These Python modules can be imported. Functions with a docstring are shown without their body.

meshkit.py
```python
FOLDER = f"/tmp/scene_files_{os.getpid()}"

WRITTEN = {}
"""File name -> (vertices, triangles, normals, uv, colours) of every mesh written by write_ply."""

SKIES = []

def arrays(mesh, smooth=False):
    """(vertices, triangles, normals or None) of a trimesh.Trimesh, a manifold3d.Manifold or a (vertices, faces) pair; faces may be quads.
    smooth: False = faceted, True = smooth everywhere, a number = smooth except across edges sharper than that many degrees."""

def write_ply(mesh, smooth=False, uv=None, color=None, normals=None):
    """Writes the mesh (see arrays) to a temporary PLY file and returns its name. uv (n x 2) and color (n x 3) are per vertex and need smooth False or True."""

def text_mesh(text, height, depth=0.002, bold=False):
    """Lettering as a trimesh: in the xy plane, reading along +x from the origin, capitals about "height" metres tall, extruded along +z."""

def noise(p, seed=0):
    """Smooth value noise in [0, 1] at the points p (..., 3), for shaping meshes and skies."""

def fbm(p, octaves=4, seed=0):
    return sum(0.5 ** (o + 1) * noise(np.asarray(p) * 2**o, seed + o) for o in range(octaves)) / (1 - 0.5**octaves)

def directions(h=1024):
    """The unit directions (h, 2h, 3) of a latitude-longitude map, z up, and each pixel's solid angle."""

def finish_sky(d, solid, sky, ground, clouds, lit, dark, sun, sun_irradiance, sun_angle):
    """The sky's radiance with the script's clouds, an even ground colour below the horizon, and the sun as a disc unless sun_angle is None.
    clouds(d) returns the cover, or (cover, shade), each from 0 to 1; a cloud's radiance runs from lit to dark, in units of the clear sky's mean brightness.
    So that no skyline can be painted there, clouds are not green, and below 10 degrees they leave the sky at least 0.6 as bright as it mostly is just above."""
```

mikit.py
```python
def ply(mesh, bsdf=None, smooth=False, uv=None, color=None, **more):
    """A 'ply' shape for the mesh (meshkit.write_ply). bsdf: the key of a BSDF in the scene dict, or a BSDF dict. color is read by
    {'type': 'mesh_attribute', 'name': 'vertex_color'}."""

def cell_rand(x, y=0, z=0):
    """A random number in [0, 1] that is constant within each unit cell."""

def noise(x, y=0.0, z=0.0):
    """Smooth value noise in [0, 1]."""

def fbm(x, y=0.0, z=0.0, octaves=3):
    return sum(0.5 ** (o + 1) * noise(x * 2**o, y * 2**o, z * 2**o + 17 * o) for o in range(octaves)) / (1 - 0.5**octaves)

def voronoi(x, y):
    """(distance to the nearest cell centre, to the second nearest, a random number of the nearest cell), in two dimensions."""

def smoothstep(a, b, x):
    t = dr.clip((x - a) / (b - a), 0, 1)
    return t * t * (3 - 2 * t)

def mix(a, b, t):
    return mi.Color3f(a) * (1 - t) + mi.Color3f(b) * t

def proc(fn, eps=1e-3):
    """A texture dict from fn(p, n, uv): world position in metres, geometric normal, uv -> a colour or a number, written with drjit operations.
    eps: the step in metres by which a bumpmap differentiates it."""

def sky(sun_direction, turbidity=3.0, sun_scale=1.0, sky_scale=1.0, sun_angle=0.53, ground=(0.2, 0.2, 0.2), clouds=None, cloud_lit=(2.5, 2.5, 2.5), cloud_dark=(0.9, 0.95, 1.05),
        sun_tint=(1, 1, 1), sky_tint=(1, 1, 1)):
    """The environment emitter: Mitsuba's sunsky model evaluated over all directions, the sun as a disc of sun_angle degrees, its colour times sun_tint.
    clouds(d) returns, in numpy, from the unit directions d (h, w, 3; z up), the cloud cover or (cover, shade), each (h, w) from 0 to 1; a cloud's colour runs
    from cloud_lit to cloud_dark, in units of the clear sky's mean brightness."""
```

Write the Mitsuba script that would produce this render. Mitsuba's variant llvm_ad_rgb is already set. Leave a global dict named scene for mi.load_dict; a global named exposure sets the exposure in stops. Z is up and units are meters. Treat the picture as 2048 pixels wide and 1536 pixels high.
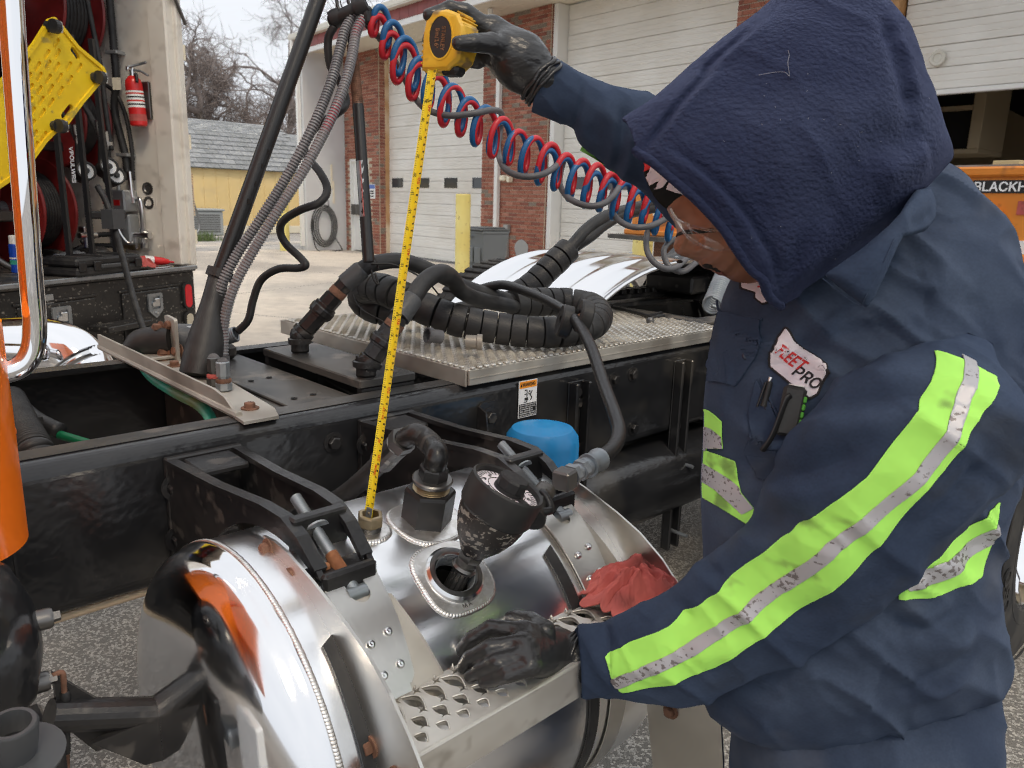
import math, random, numpy as np, trimesh, mitsuba as mi, drjit as dr, mikit, meshkit
from mikit import proc, noise, fbm, voronoi, cell_rand, smoothstep, mix
from meshkit import text_mesh
from manifold3d import Manifold, Mesh, CrossSection
from shapely import Polygon, LineString, Point, box as sbox, affinity, union_all, contains_xy
import shapely
from scipy.spatial import cKDTree
T4 = mi.ScalarTransform4f
scene, labels = {}, {}
CAM=(0.0,0.0,1.27); FWD=(0.6734,0.7023,-0.2309); UPV=(0.1383,0.1871,0.9725)
BU=np.array((0.0663,0.9978,0)); BN=np.array((0.9978,-0.0663,0))            # garage wall: along, away from the yard
SV=np.array((0.8729,0.4879,0)); SI=np.array((-0.4879,0.8729,0)); SO=np.array((2.235,5.799,0.7395))   # service truck: along its tail, into its body, corner of its tail
PO=np.array((0.8483,0.397,1.0537)); PR=np.array((0.7262,-0.6869,0.0289)); PU=np.array((0.1383,0.1871,0.9725)); PF=np.array((0.6734,0.7023,-0.2309))   # the mechanic: side to side, up, through the body
# ------------------------------------------------------------------ camera, sky, exposure
scene['camera'] = {'type': 'thinlens', 'fov': 67.33, 'fov_axis': 'x', 'aperture_radius': 0.0011, 'focus_distance': 1.25, 'near_clip': 0.02, 'far_clip': 900.0,
                   'to_world': T4().look_at(origin=list(CAM), target=[CAM[i] + FWD[i] for i in range(3)], up=list(UPV))}
def cloud_cover(d):
    n = meshkit.fbm(d * np.array([2.2, 2.2, 4.0]), 4, 3)
    return np.full(d.shape[:2], 1.0), np.clip(0.75 - 0.75 * np.clip(d[..., 2], 0, 1) + 0.8 * (n - 0.45), 0, 1)
scene['sky'] = mikit.sky((-0.25, -0.55, 0.8), turbidity=3, sun_scale=0.22, sun_angle=14, clouds=cloud_cover, cloud_lit=(3.1, 3.17, 3.28), cloud_dark=(2.55, 2.68, 2.86), ground=(0.2, 0.19, 0.18))
exposure = 1.85

# ------------------------------------------------------------------ helpers
V = lambda *a: np.array(a, float)
def unit(v): v = np.asarray(v, float); return v / np.linalg.norm(v)
def tm(v, f): return trimesh.Trimesh(np.asarray(v, float), np.asarray(f, int), process=False)
def cat(*ms):
    l = []
    for m in ms: l += list(m) if isinstance(m, (list, tuple)) else [m]
    return trimesh.util.concatenate(l) if len(l) > 1 else l[0]
used = {}
def key_of(parent, name):
    base = name if parent is None else parent + '__' + name
    n = used.get(base, 0); used[base] = n + 1
    return base if n == 0 else '%s_%03d' % (base, n)
def thing(name, label, category, group=None):
    k = key_of(None, name); labels[k] = {'label': label, 'category': category}
    if group: labels[k]['group'] = group
    return k
def put(key, mesh, bsdf, smooth=False, uv=None, color=None):
    if not len(mesh.faces): return key
    scene[key] = mikit.ply(mesh, bsdf, smooth=smooth, uv=uv, color=color); return key
def part(parent, name, mesh, bsdf, smooth=False, label=None, kind=None, color=None):
    k = key_of(parent, name); put(k, mesh, bsdf, smooth, color=color)
    if label or kind: labels[k] = {**({'label': label} if label else {}), **({'kind': kind} if kind else {})}
    return k
def single(name, mesh, bsdf, label, category, smooth=False, group=None, kind=None, color=None):
    k = thing(name, label, category, group)
    if kind: labels[k]['kind'] = kind
    return put(k, mesh, bsdf, smooth, color=color)
def struct(name, mesh, bsdf, smooth=False, kind='structure', color=None):
    k = key_of(None, name); labels[k] = {'kind': kind}; return put(k, mesh, bsdf, smooth, color=color)
def frame(n, up=(0, 0, 1)):
    n = unit(n); up = np.asarray(up, float)
    if abs(n @ unit(up)) > 0.99: up = V(1, 0, 0)
    a = unit(np.cross(up, n)); return a, np.cross(n, a), n
def box(c, size, ax=None):
    m = trimesh.creation.box(size); v = m.vertices
    if ax is not None: v = v @ np.array(ax)
    return tm(v + np.asarray(c), m.faces)
def cbox(c, size, ch=0.004, ax=None):
    'box with chamfered edges'
    h = np.asarray(size, float) / 2; p = []
    ch = min(ch, 0.45 * h.min() * 2)
    for s in np.ndindex(2, 2, 2):
        g = np.array(s) * 2 - 1
        for k in range(3):
            q = h - ch; q[k] = h[k]; p.append(g * q)
    m = trimesh.convex.convex_hull(np.array(p)); v = m.vertices
    if ax is not None: v = v @ np.array(ax)
    return tm(v + np.asarray(c), m.faces)
def bb(x0, x1, y0, y1, z0, z1, ch=0.0, ax=None, o=(0, 0, 0)):
    c = V(x0 + x1, y0 + y1, z0 + z1) / 2; s = V(abs(x1 - x0), abs(y1 - y0), abs(z1 - z0))
    m = cbox(V(0, 0, 0), s, ch) if ch else box(V(0, 0, 0), s)
    v = m.vertices + c
    if ax is not None: v = v @ np.array(ax)
    return tm(v + np.asarray(o), m.faces)
def spline(pts, n=8, closed=False):
    p = np.asarray(pts, float); N = len(p); out = []
    if N == 2 and not closed: return np.linspace(p[0], p[1], n + 1)
    ext = np.vstack([p[-1], p, p[0], p[1]]) if closed else np.vstack([2 * p[0] - p[1], p, 2 * p[-1] - p[-2]])
    segs = N if closed else N - 1
    for i in range(segs):
        a, b, c, d = ext[i:i + 4]
        for t in np.arange(n) / n:
            out.append(0.5 * (2 * b + (c - a) * t + (2 * a - 5 * b + 4 * c - d) * t * t + (3 * b - a - 3 * c + d) * t ** 3))
    if not closed: out.append(p[-1])
    return np.array(out)
def tube(path, r, sides=14, closed=False, caps=True, flat=1.0, ref=None):
    p = np.asarray(path, float); N = len(p)
    t = (np.roll(p, -1, 0) - np.roll(p, 1, 0)) if closed else np.gradient(p, axis=0)
    t /= np.linalg.norm(t, axis=1, keepdims=True) + 1e-12
    a = np.zeros_like(p)
    r0 = np.asarray(ref, float) if ref is not None else (V(0, 0, 1) if abs(t[0, 2]) < 0.9 else V(1, 0, 0))
    u = r0 - t[0] * (r0 @ t[0]); u /= np.linalg.norm(u)
    for i in range(N):
        u = (r0 if ref is not None else u) - 0; u = u - t[i] * (u @ t[i]); u /= np.linalg.norm(u) + 1e-12; a[i] = u
    b = np.cross(t, a); ang = np.arange(sides) * 2 * np.pi / sides
    rr = np.broadcast_to(r, (N,))[:, None, None]
    v = p[:, None] + rr * (np.cos(ang)[None, :, None] * a[:, None] + flat * np.sin(ang)[None, :, None] * b[:, None])
    M = N if closed else N - 1
    i, j = np.meshgrid(np.arange(M), np.arange(sides), indexing='ij'); i2 = (i + 1) % N; j2 = (j + 1) % sides
    q = np.stack([i * sides + j, i * sides + j2, i2 * sides + j2, i2 * sides + j], -1).reshape(-1, 4)
    f = np.vstack([q[:, [0, 1, 2]], q[:, [0, 2, 3]]]); v = v.reshape(-1, 3)
    if caps and not closed:
        n0 = len(v); v = np.vstack([v, p[:1], p[-1:]]); k = np.arange(sides); k2 = (k + 1) % sides
        f = np.vstack([f, np.stack([k2, k, k * 0 + n0], 1), np.stack([k + (N - 1) * sides, k2 + (N - 1) * sides, k * 0 + n0 + 1], 1)])
    return tm(v, f)
def cyl(a, b, r, sides=24, r2=None):
    return tube(np.array([a, b], float), np.array([r, r if r2 is None else r2]), sides)
def lathe(prof, o, n, sides=32, up=(0, 0, 1)):
    'prof: (radius, height along n) from bottom to top'
    a, b, n = frame(n, up); pr = np.asarray(prof, float); N = len(pr); ang = np.arange(sides) * 2 * np.pi / sides
    v = np.asarray(o) + pr[:, None, 1:2] * n + pr[:, None, :1] * (np.cos(ang)[None, :, None] * a + np.sin(ang)[None, :, None] * b)
    i, j = np.meshgrid(np.arange(N - 1), np.arange(sides), indexing='ij'); j2 = (j + 1) % sides
    q = np.stack([i * sides + j, i * sides + j2, (i + 1) * sides + j2, (i + 1) * sides + j], -1).reshape(-1, 4)
    m = tm(v.reshape(-1, 3), np.vstack([q[:, [0, 1, 2]], q[:, [0, 2, 3]]]))
    m.merge_vertices(); m.update_faces(m.nondegenerate_faces()); return m
def prism(poly, o, a, b, depth):
    'shapely polygon (or point list) in the plane o + x a + y b, extruded by depth along a x b'
    pg = poly if hasattr(poly, 'geom_type') else Polygon(poly)
    if not pg.is_valid: pg = pg.buffer(0)
    gs = getattr(pg, 'geoms', [pg]); a = np.asarray(a, float); b = np.asarray(b, float); n = np.cross(a, b); ms = []
    for g in gs:
        m = trimesh.creation.extrude_polygon(g, abs(depth), engine='earcut'); v = m.vertices.copy()
        if depth < 0: v[:, 2] -= abs(depth)
        ms.append(tm(np.asarray(o) + v[:, :1] * a + v[:, 1:2] * b + v[:, 2:] * n, m.faces))
    return cat(ms)
def xprism(poly, x0, x1): return prism(poly, V(x0, 0, 0), V(0, 1, 0), V(0, 0, 1), x1 - x0)     # polygon of (y, z)
def rpoly(x0, y0, x1, y1, r): return sbox(x0 + r, y0 + r, x1 - r, y1 - r).buffer(r, quad_segs=4)
def to_man(m):
    m = m.copy(); m.merge_vertices()
    return Manifold(Mesh(np.asarray(m.vertices, np.float32), np.asarray(m.faces, np.uint32)))
def from_man(m): q = m.to_mesh(); return tm(q.vert_properties[:, :3], q.tri_verts)
def hexbolt(p, n, r=0.012, h=0.009, washer=True, dome=False, rot=0.3):
    n = unit(n); a, b, _ = frame(n); p = np.asarray(p, float); ms = []
    z0 = 0
    if washer: ms.append(lathe([(0, 0), (r * 1.75, 0), (r * 1.75, 0.0025), (r * 1.1, 0.0027)], p, n, 20)); z0 = 0.0024
    if dome: ms.append(lathe([(r, z0), (r, z0 + h * .3), (r * .8, z0 + h * .75), (r * .4, z0 + h), (0, z0 + h)], p, n, 14))
    else: ms.append(lathe([(r * 1.12, z0), (r * 1.12, z0 + h * .85), (r * .95, z0 + h), (0, z0 + h)], p, a * 0 + n, 6, up=a * math.cos(rot) + b * math.sin(rot)))
    return cat(ms)
def clip(m, s, keep_attr=None):
    'part of the mesh where the vertex scalar s > 0, cut along s = 0'
    v, f = m.vertices, m.faces; s = np.asarray(s, float); pos = s > 0
    cnt = pos[f].sum(1); out = [f[cnt == 3]]; nv = [v]; at = len(v)
    for c in (1, 2):
        g = f[cnt == c]
        if not len(g): continue
        w = pos[g] if c == 1 else ~pos[g]; k = w.argmax(1); r = np.arange(len(g))
        i0, i1, i2 = g[r, k], g[r, (k + 1) % 3], g[r, (k + 2) % 3]
        ta = (s[i0] / (s[i0] - s[i1]))[:, None]; tb = (s[i0] / (s[i0] - s[i2]))[:, None]
        pa = v[i0] + (v[i1] - v[i0]) * ta; pb = v[i0] + (v[i2] - v[i0]) * tb
        ia = at + r; ib = at + len(g) + r; nv += [pa, pb]; at += 2 * len(g)
        if c == 1: out.append(np.stack([i0, ia, ib], 1))
        else: out += [np.stack([ia, i1, i2], 1), np.stack([ia, i2, ib], 1)]
    r = tm(np.vstack(nv), np.vstack(out)); r.merge_vertices(); r.remove_unreferenced_vertices(); return r
def vnormals(m):
    v, f = m.vertices, m.faces; n = np.zeros_like(v); c = np.cross(v[f[:, 1]] - v[f[:, 0]], v[f[:, 2]] - v[f[:, 0]])
    for k in range(3): np.add.at(n, f[:, k], c)
    return n / (np.linalg.norm(n, axis=1, keepdims=True) + 1e-20)
def shell(m, lift, thick):
    'a sheet lying on m: lifted by lift, thick metres thick, with side walls'
    n = vnormals(m); v, f = m.vertices, m.faces; N = len(v)
    e = np.sort(np.vstack([f[:, [0, 1]], f[:, [1, 2]], f[:, [2, 0]]]), 1); d = np.vstack([f[:, [0, 1]], f[:, [1, 2]], f[:, [2, 0]]])
    _, inv, c = np.unique(e, axis=0, return_inverse=True, return_counts=True); b = d[c[inv.ravel()] == 1]
    wall = np.vstack([np.stack([b[:, 1], b[:, 0], b[:, 0] + N], 1), np.stack([b[:, 1], b[:, 0] + N, b[:, 1] + N], 1)])
    return tm(np.vstack([v + n * (lift + thick), v + n * lift]), np.vstack([f, f[:, ::-1] + N, wall]))
def seg_dist(p, line):
    'distance of the points p (n, k) to a polyline, and the place along it from 0 to 1'
    line = np.asarray(line, float); best = np.full(len(p), 1e9); at = np.zeros(len(p)); L = np.linalg.norm(np.diff(line, axis=0), axis=1); S = np.concatenate([[0], np.cumsum(L)])
    for i in range(len(line) - 1):
        d = line[i + 1] - line[i]; t = np.clip(((p - line[i]) @ d) / (d @ d + 1e-12), 0, 1); q = np.linalg.norm(p - line[i] - t[:, None] * d, axis=1)
        k = q < best; best[k] = q[k]; at[k] = (S[i] + t[k] * L[i]) / S[-1]
    return best, at
def nets(fn, lo, hi, h):
    'surface nets: the zero surface of fn(points) (negative inside) on a grid of step h'
    lo, hi = np.asarray(lo, float), np.asarray(hi, float); n = np.ceil((hi - lo) / h).astype(int) + 1
    g = np.stack(np.meshgrid(*[lo[k] + h * np.arange(n[k]) for k in range(3)], indexing='ij'), -1)
    d = np.concatenate([fn(c.reshape(-1, 3)) for c in np.array_split(g, max(1, n[0] // 8))]).reshape(n)
    ins = d < 0; c = sum(ins[i:n[0] - 1 + i, j:n[1] - 1 + j, k:n[2] - 1 + k].astype(int) for i in (0, 1) for j in (0, 1) for k in (0, 1))
    act = (c > 0) & (c < 8); idx = np.full(act.shape, -1); idx[act] = np.arange(act.sum()); ii = np.argwhere(act); acc = np.zeros((len(ii), 3)); w = np.zeros(len(ii))
    corners = [np.array(x) for x in np.ndindex(2, 2, 2)]
    for a in range(8):
        for b in range(a + 1, 8):
            ca, cb = corners[a], corners[b]
            if abs(ca - cb).sum() != 1: continue
            da = d[tuple((ii + ca).T)]; db = d[tuple((ii + cb).T)]; x = (da < 0) != (db < 0); t = np.where(x, da / np.where(x, da - db, 1), 0)
            acc += np.where(x[:, None], ca + (cb - ca) * t[:, None], 0); w += x
    v = lo + h * (ii + acc / w[:, None]); q = []
    for ax in range(3):
        b, c2 = (ax + 1) % 3, (ax + 2) % 3; e = np.zeros(3, int); e[ax] = 1
        sl0 = [slice(1, n[k] - 1) for k in range(3)]; sl0[ax] = slice(0, n[ax] - 1); sl1 = list(sl0); sl1[ax] = slice(1, n[ax])
        p0, p1 = ins[tuple(sl0)], ins[tuple(sl1)]; x = np.argwhere(p0 != p1)
        if not len(x): continue
        s = p0[tuple(x.T)]; off = np.ones(3, int); off[ax] = 0; base = x + off; ub = np.zeros(3, int); ub[b] = 1; uc = np.zeros(3, int); uc[c2] = 1
        quad = np.stack([idx[tuple((base - k).T)] for k in (ub + uc, uc, 0 * ub, ub)], 1); quad[~s] = quad[~s][:, ::-1]; q.append(quad)
    q = np.vstack(q); q = q[(q >= 0).all(1)]
    return tm(v, np.vstack([q[:, [0, 1, 2]], q[:, [0, 2, 3]]]))
def capsule_d(p, a, b, ra, rb):
    a, b = np.asarray(a, float), np.asarray(b, float); d = b - a; t = np.clip(((p - a) @ d) / (d @ d), 0, 1); return np.linalg.norm(p - a - t[:, None] * d, axis=1) - (ra + (rb - ra) * t)
def ell_d(p, c, r, ax=None):
    q = p - np.asarray(c); q = q if ax is None else q @ np.array(ax).T
    r = np.asarray(r, float); k = np.linalg.norm(q / r, axis=1); k2 = np.linalg.norm(q / r ** 2, axis=1); return k * (k - 1) / (k2 + 1e-9)
def smin(a, b, k): h = np.clip(0.5 + 0.5 * (b - a) / k, 0, 1); return b + (a - b) * h - k * h * (1 - h)
def ring_pts(c, n, r, k=24, up=(0, 0, 1)):
    a, b, _ = frame(n, up); t = np.arange(k) * 2 * np.pi / k
    return np.asarray(c) + r * (np.cos(t)[:, None] * a + np.sin(t)[:, None] * b)
def text(parent, name, s, h, o, a, b, mat, depth=0.0012, bold=True, width=None, squeeze=1.0):
    'lettering from the point o, reading along a, up along b'
    m = text_mesh(s, h, depth, bold); v = m.vertices.copy(); v[:, 0] -= v[:, 0].min()
    if width: v[:, 0] *= width / v[:, 0].max()
    a, b = unit(a), unit(b); return part(parent, name, tm(np.asarray(o) + v[:, :1] * a + v[:, 1:2] * b + v[:, 2:] * np.cross(a, b), m.faces), mat)
def corrugated(path, r, amp, pitch, sides=14):
    p = np.asarray(path, float); s = np.concatenate([[0], np.cumsum(np.linalg.norm(np.diff(p, axis=0), axis=1))]); n = int(s[-1] / pitch) * 6
    t = np.linspace(0, s[-1], n); q = np.stack([np.interp(t, s, p[:, k]) for k in range(3)], 1); w = np.array([1, 1, .75, 0, 0, .75])[np.arange(n) % 6]
    return tube(q, r - amp + amp * w, sides)
def ribbed(path, r, pitch):
    'the ribs of a corrugated hose: one ring after the other'
    p = np.asarray(path, float); s = np.concatenate([[0], np.cumsum(np.linalg.norm(np.diff(p, axis=0), axis=1))]); t = np.arange(pitch, s[-1], pitch); q = np.stack([np.interp(t, s, p[:, k]) for k in range(3)], 1); d = np.stack([np.interp(t + .001, s, p[:, k]) for k in range(3)], 1) - q
    return cat([tube(np.stack([c - unit(e) * pitch * .27, c - unit(e) * pitch * .2, c + unit(e) * pitch * .2, c + unit(e) * pitch * .27]), np.array([.88, 1, 1, .88]) * r, 14, caps=False) for c, e in zip(q, d)])
def helix(path, r, turns, n=40, phase=0.0, up=(0, 0, 1), flat=1.0):
    p = np.asarray(path, float); s = np.concatenate([[0], np.cumsum(np.linalg.norm(np.diff(p, axis=0), axis=1))]); N = int(turns * n) + 1
    t = np.linspace(0, s[-1], N); q = np.stack([np.interp(t, s, p[:, k]) for k in range(3)], 1); d = np.gradient(q, axis=0); d /= np.linalg.norm(d, axis=1, keepdims=True)
    a = np.asarray(up, float) - d * (d @ np.asarray(up, float))[:, None]; a /= np.linalg.norm(a, axis=1, keepdims=True); b = np.cross(d, a); ang = phase + np.linspace(0, turns * 2 * np.pi, N)
    return q + (np.broadcast_to(r, (N,))[:, None]) * (np.cos(ang)[:, None] * a + flat * np.sin(ang)[:, None] * b)
def thread(a, b, r, pitch=0.0028):
    a, b = np.asarray(a, float), np.asarray(b, float); n = int(np.linalg.norm(b - a) / pitch) * 2; t = np.linspace(0, 1, n)[:, None]
    return tube(a + (b - a) * t, r * (1 - 0.09 * (np.arange(n) % 2)), 14)

# ------------------------------------------------------------------ materials
def rgb(*c): return {'type': 'rgb', 'value': list(c)}
def mat(name, color, rough=0.5, metal=0.0, spec=0.5, **kw):
    scene[name] = {'type': 'twosided', 'bsdf': {'type': 'principled', 'base_color': rgb(*color) if isinstance(color, tuple) else color, 'roughness': rough if not callable(rough) else proc(rough), 'metallic': metal, 'specular': spec, **kw}}
    return name
def bump(name, inner, fn, scale, eps=1e-3):
    scene[name] = {'type': 'twosided', 'bsdf': {'type': 'bumpmap', 'arbitrary': proc(fn, eps), 'scale': scale, 'bsdf': inner}}
    return name
def pr(color, rough=0.5, metal=0.0, spec=0.5, **kw):
    return {'type': 'principled', 'base_color': rgb(*color) if isinstance(color, tuple) else color, 'roughness': rough, 'metallic': metal, 'specular': spec, **kw}
def opaque(*v):
    'the same code with other numbers compiles once'
    o = [mi.Float(float(x)) for x in v]; dr.make_opaque(*o); return o
def speck(c1, c2, sc, lo=.35, hi=.65, c3=None, sc3=1.0, lo3=.5, hi3=.8):
    a1, a2, a3, b1, b2, b3, k, l, h = opaque(*c1, *c2, sc, lo, hi)
    if c3 is None:
        def fn(p, n, uv):
            t = smoothstep(l, h, fbm(p.x * k, p.y * k, p.z * k, 3)); return mi.Color3f(a1 + (b1 - a1) * t, a2 + (b2 - a2) * t, a3 + (b3 - a3) * t)
    else:
        e1, e2, e3, k3, l3, h3 = opaque(*c3, sc3, lo3, hi3)
        def fn(p, n, uv):
            t = smoothstep(l, h, fbm(p.x * k, p.y * k, p.z * k, 3)); u = smoothstep(l3, h3, fbm(p.x * k3 + 31, p.y * k3, p.z * k3 + 7, 3)); w = 1 - u
            return mi.Color3f((a1 + (b1 - a1) * t) * w + e1 * u, (a2 + (b2 - a2) * t) * w + e2 * u, (a3 + (b3 - a3) * t) * w + e3 * u)
    return proc(fn)
def asphalt_c(p, n, uv):
    a, b, r = voronoi(p.x * 150, p.y * 150); big = fbm(p.x * 1.3, p.y * 1.3, 0, 3)
    stone = mix((.2, .188, .168), (.56, .53, .48), smoothstep(.3, 1.0, r)); c = mix((.12, .11, .098), stone, smoothstep(0.0, .16, b - a))
    return c * (0.72 + 0.5 * big)
def asphalt_h(p, n, uv):
    a, b, r = voronoi(p.x * 150, p.y * 150); return smoothstep(0.0, .35, b - a) * (0.5 + 0.5 * r)
bump('asphalt', pr(proc(asphalt_c), .85, spec=.3), asphalt_h, 0.0018, 8e-4)
def concrete_c(p, n, uv):
    big = fbm(p.x * .35, p.y * .35, 0, 4); fine = fbm(p.x * 9, p.y * 9, 3, 3); wet = smoothstep(.56, .7, fbm(p.x * .5 + 9, p.y * .22 + 4, 5, 4))
    c = mix((.5, .45, .385), (.38, .35, .31), smoothstep(.35, .65, big)) * (.85 + .3 * fine); c = mix(c, (.2, .185, .17), wet * .55)
    w = 0.12 * fbm(p.x * 1.2, p.y * 1.2, 2, 3); jx = dr.abs((p.x * .94 + p.y * .35 + w) / 4.2 - dr.floor((p.x * .94 + p.y * .35 + w) / 4.2) - .5); jy = dr.abs((p.y * .94 - p.x * .35 + w) / 5.1 - dr.floor((p.y * .94 - p.x * .35 + w) / 5.1) - .5)
    return mix((.16, .15, .13), c, smoothstep(0.0, .004, dr.minimum(jx, jy)))
mat('concrete', proc(concrete_c), .8, spec=.3)
mat('tarmac_old', speck((.17, .165, .16), (.27, .26, .25), 3.0, c3=(.36, .34, .31), sc3=.5), .85, spec=.3)
BR = [mat('brick_%s' % c, speck(a, b, 60.), .85, spec=.25) for c, a, b in (('red', (.29, .105, .07), (.36, .15, .105)), ('dark', (.22, .08, .06), (.28, .11, .08)), ('pale', (.36, .16, .11), (.42, .2, .15)), ('grey', (.2, .165, .135), (.27, .21, .17)))]
mat('mortar', (.5, .44, .34), .9)
mat('door_white', speck((.78, .77, .73), (.71, .69, .64), 1.6, c3=(.66, .62, .55), sc3=.7, lo3=.55, hi3=.8), .45)
mat('trim_white', (.76, .76, .74), .45); mat('wall_white', speck((.66, .68, .7), (.6, .61, .62), 1.2), .6)
mat('wood', speck((.45, .24, .1), (.55, .33, .16), 3, c3=(.66, .52, .36), sc3=1.0, lo3=.45, hi3=.6), .6)
mat('fascia_red', speck((.26, .06, .055), (.21, .05, .045), 5), .5); mat('soffit', (.62, .57, .47), .6); mat('gutter', (.62, .6, .53), .45)
mat('pane_dark', (.05, .055, .06), .08, spec=.6); mat('black_void', (.006, .006, .006), .9)
SH = [mat('shingle_%s' % n, speck(a, b, 14.), .9) for n, a, b in (('grey', (.24, .25, .26), (.3, .31, .32)), ('pale', (.28, .29, .3), (.35, .36, .36)), ('dark', (.21, .22, .225), (.27, .28, .285)))]
mat('yellow_siding', speck((.74, .55, .24), (.79, .6, .29), .9, c3=(.7, .53, .26), sc3=3.), .6); mat('cream_trim', (.76, .7, .55), .6)
mat('yellow_bollard', speck((.78, .68, .25), (.74, .62, .2), 3, c3=(.5, .4, .16), sc3=23, lo3=.7, hi3=.76), .5)
mat('bark', speck((.12, .1, .085), (.2, .17, .15), 6.), .9); mat('twig', (.25, .21, .195), .9)
mat('bin_grey', (.16, .18, .2), .5); mat('bin_lid', (.1, .11, .12), .45); mat('green_cover', (.03, .3, .22), .6); mat('boat_white', (.75, .75, .72), .35)
mat('grey_box', (.33, .35, .35), .6); mat('grass', (.12, .17, .06), .8); mat('sign_white', (.8, .8, .8), .4); mat('sign_blue', (.1, .18, .5), .4)
mat('tan_wall', (.4, .33, .22), .8); mat('stripe_orange', (.6, .13, .02), .6); mat('stripe_black', (.012, .012, .012), .6); mat('cardboard', (.5, .38, .2), .8)
# metals and paints of the trucks
def grain(p, n, uv): return fbm(p.x * 160, p.y * 160, p.z * 160, 3)
def orange_peel(p, n, uv): return fbm(p.x * 70, p.y * 70, p.z * 70, 2)
bump('black_gloss', pr(speck((.013, .0135, .015), (.021, .0215, .023), 8, c3=(.05, .046, .04), sc3=5, lo3=.58, hi3=.8), .2, spec=.55), orange_peel, 0.0009)
mat('black_dusty', speck((.03, .03, .03), (.065, .06, .054), 7, c3=(.12, .105, .09), sc3=18, lo3=.55, hi3=.75), .42, spec=.5)
bump('black_cast', pr(speck((.011, .011, .012), (.022, .021, .021), 12, c3=(.06, .055, .05), sc3=24, lo3=.6, hi3=.75), .33, spec=.5), grain, 0.0006)
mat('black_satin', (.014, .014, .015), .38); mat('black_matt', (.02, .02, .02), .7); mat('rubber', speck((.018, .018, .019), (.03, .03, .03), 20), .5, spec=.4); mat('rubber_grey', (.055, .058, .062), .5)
def scratch(p, n, uv): return fbm(p.x * 14 + 3 * noise(p.y * 9, p.z * 9), p.y * 260, p.z * 260, 2)
def tank_rough(p, n, uv): return .2 + .16 * smoothstep(.42, .75, fbm(p.x * 7, p.y * 7, p.z * 7, 4))
scene['aluminium'] = {'type': 'twosided', 'bsdf': {'type': 'bumpmap', 'arbitrary': proc(scratch), 'scale': 0.00005, 'bsdf': pr((.9, .905, .915), proc(tank_rough), 1.0)}}
mat('chrome', (.9, .9, .91), .035, 1.0); mat('chrome_dull', (.72, .72, .72), .14, 1.0)
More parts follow.
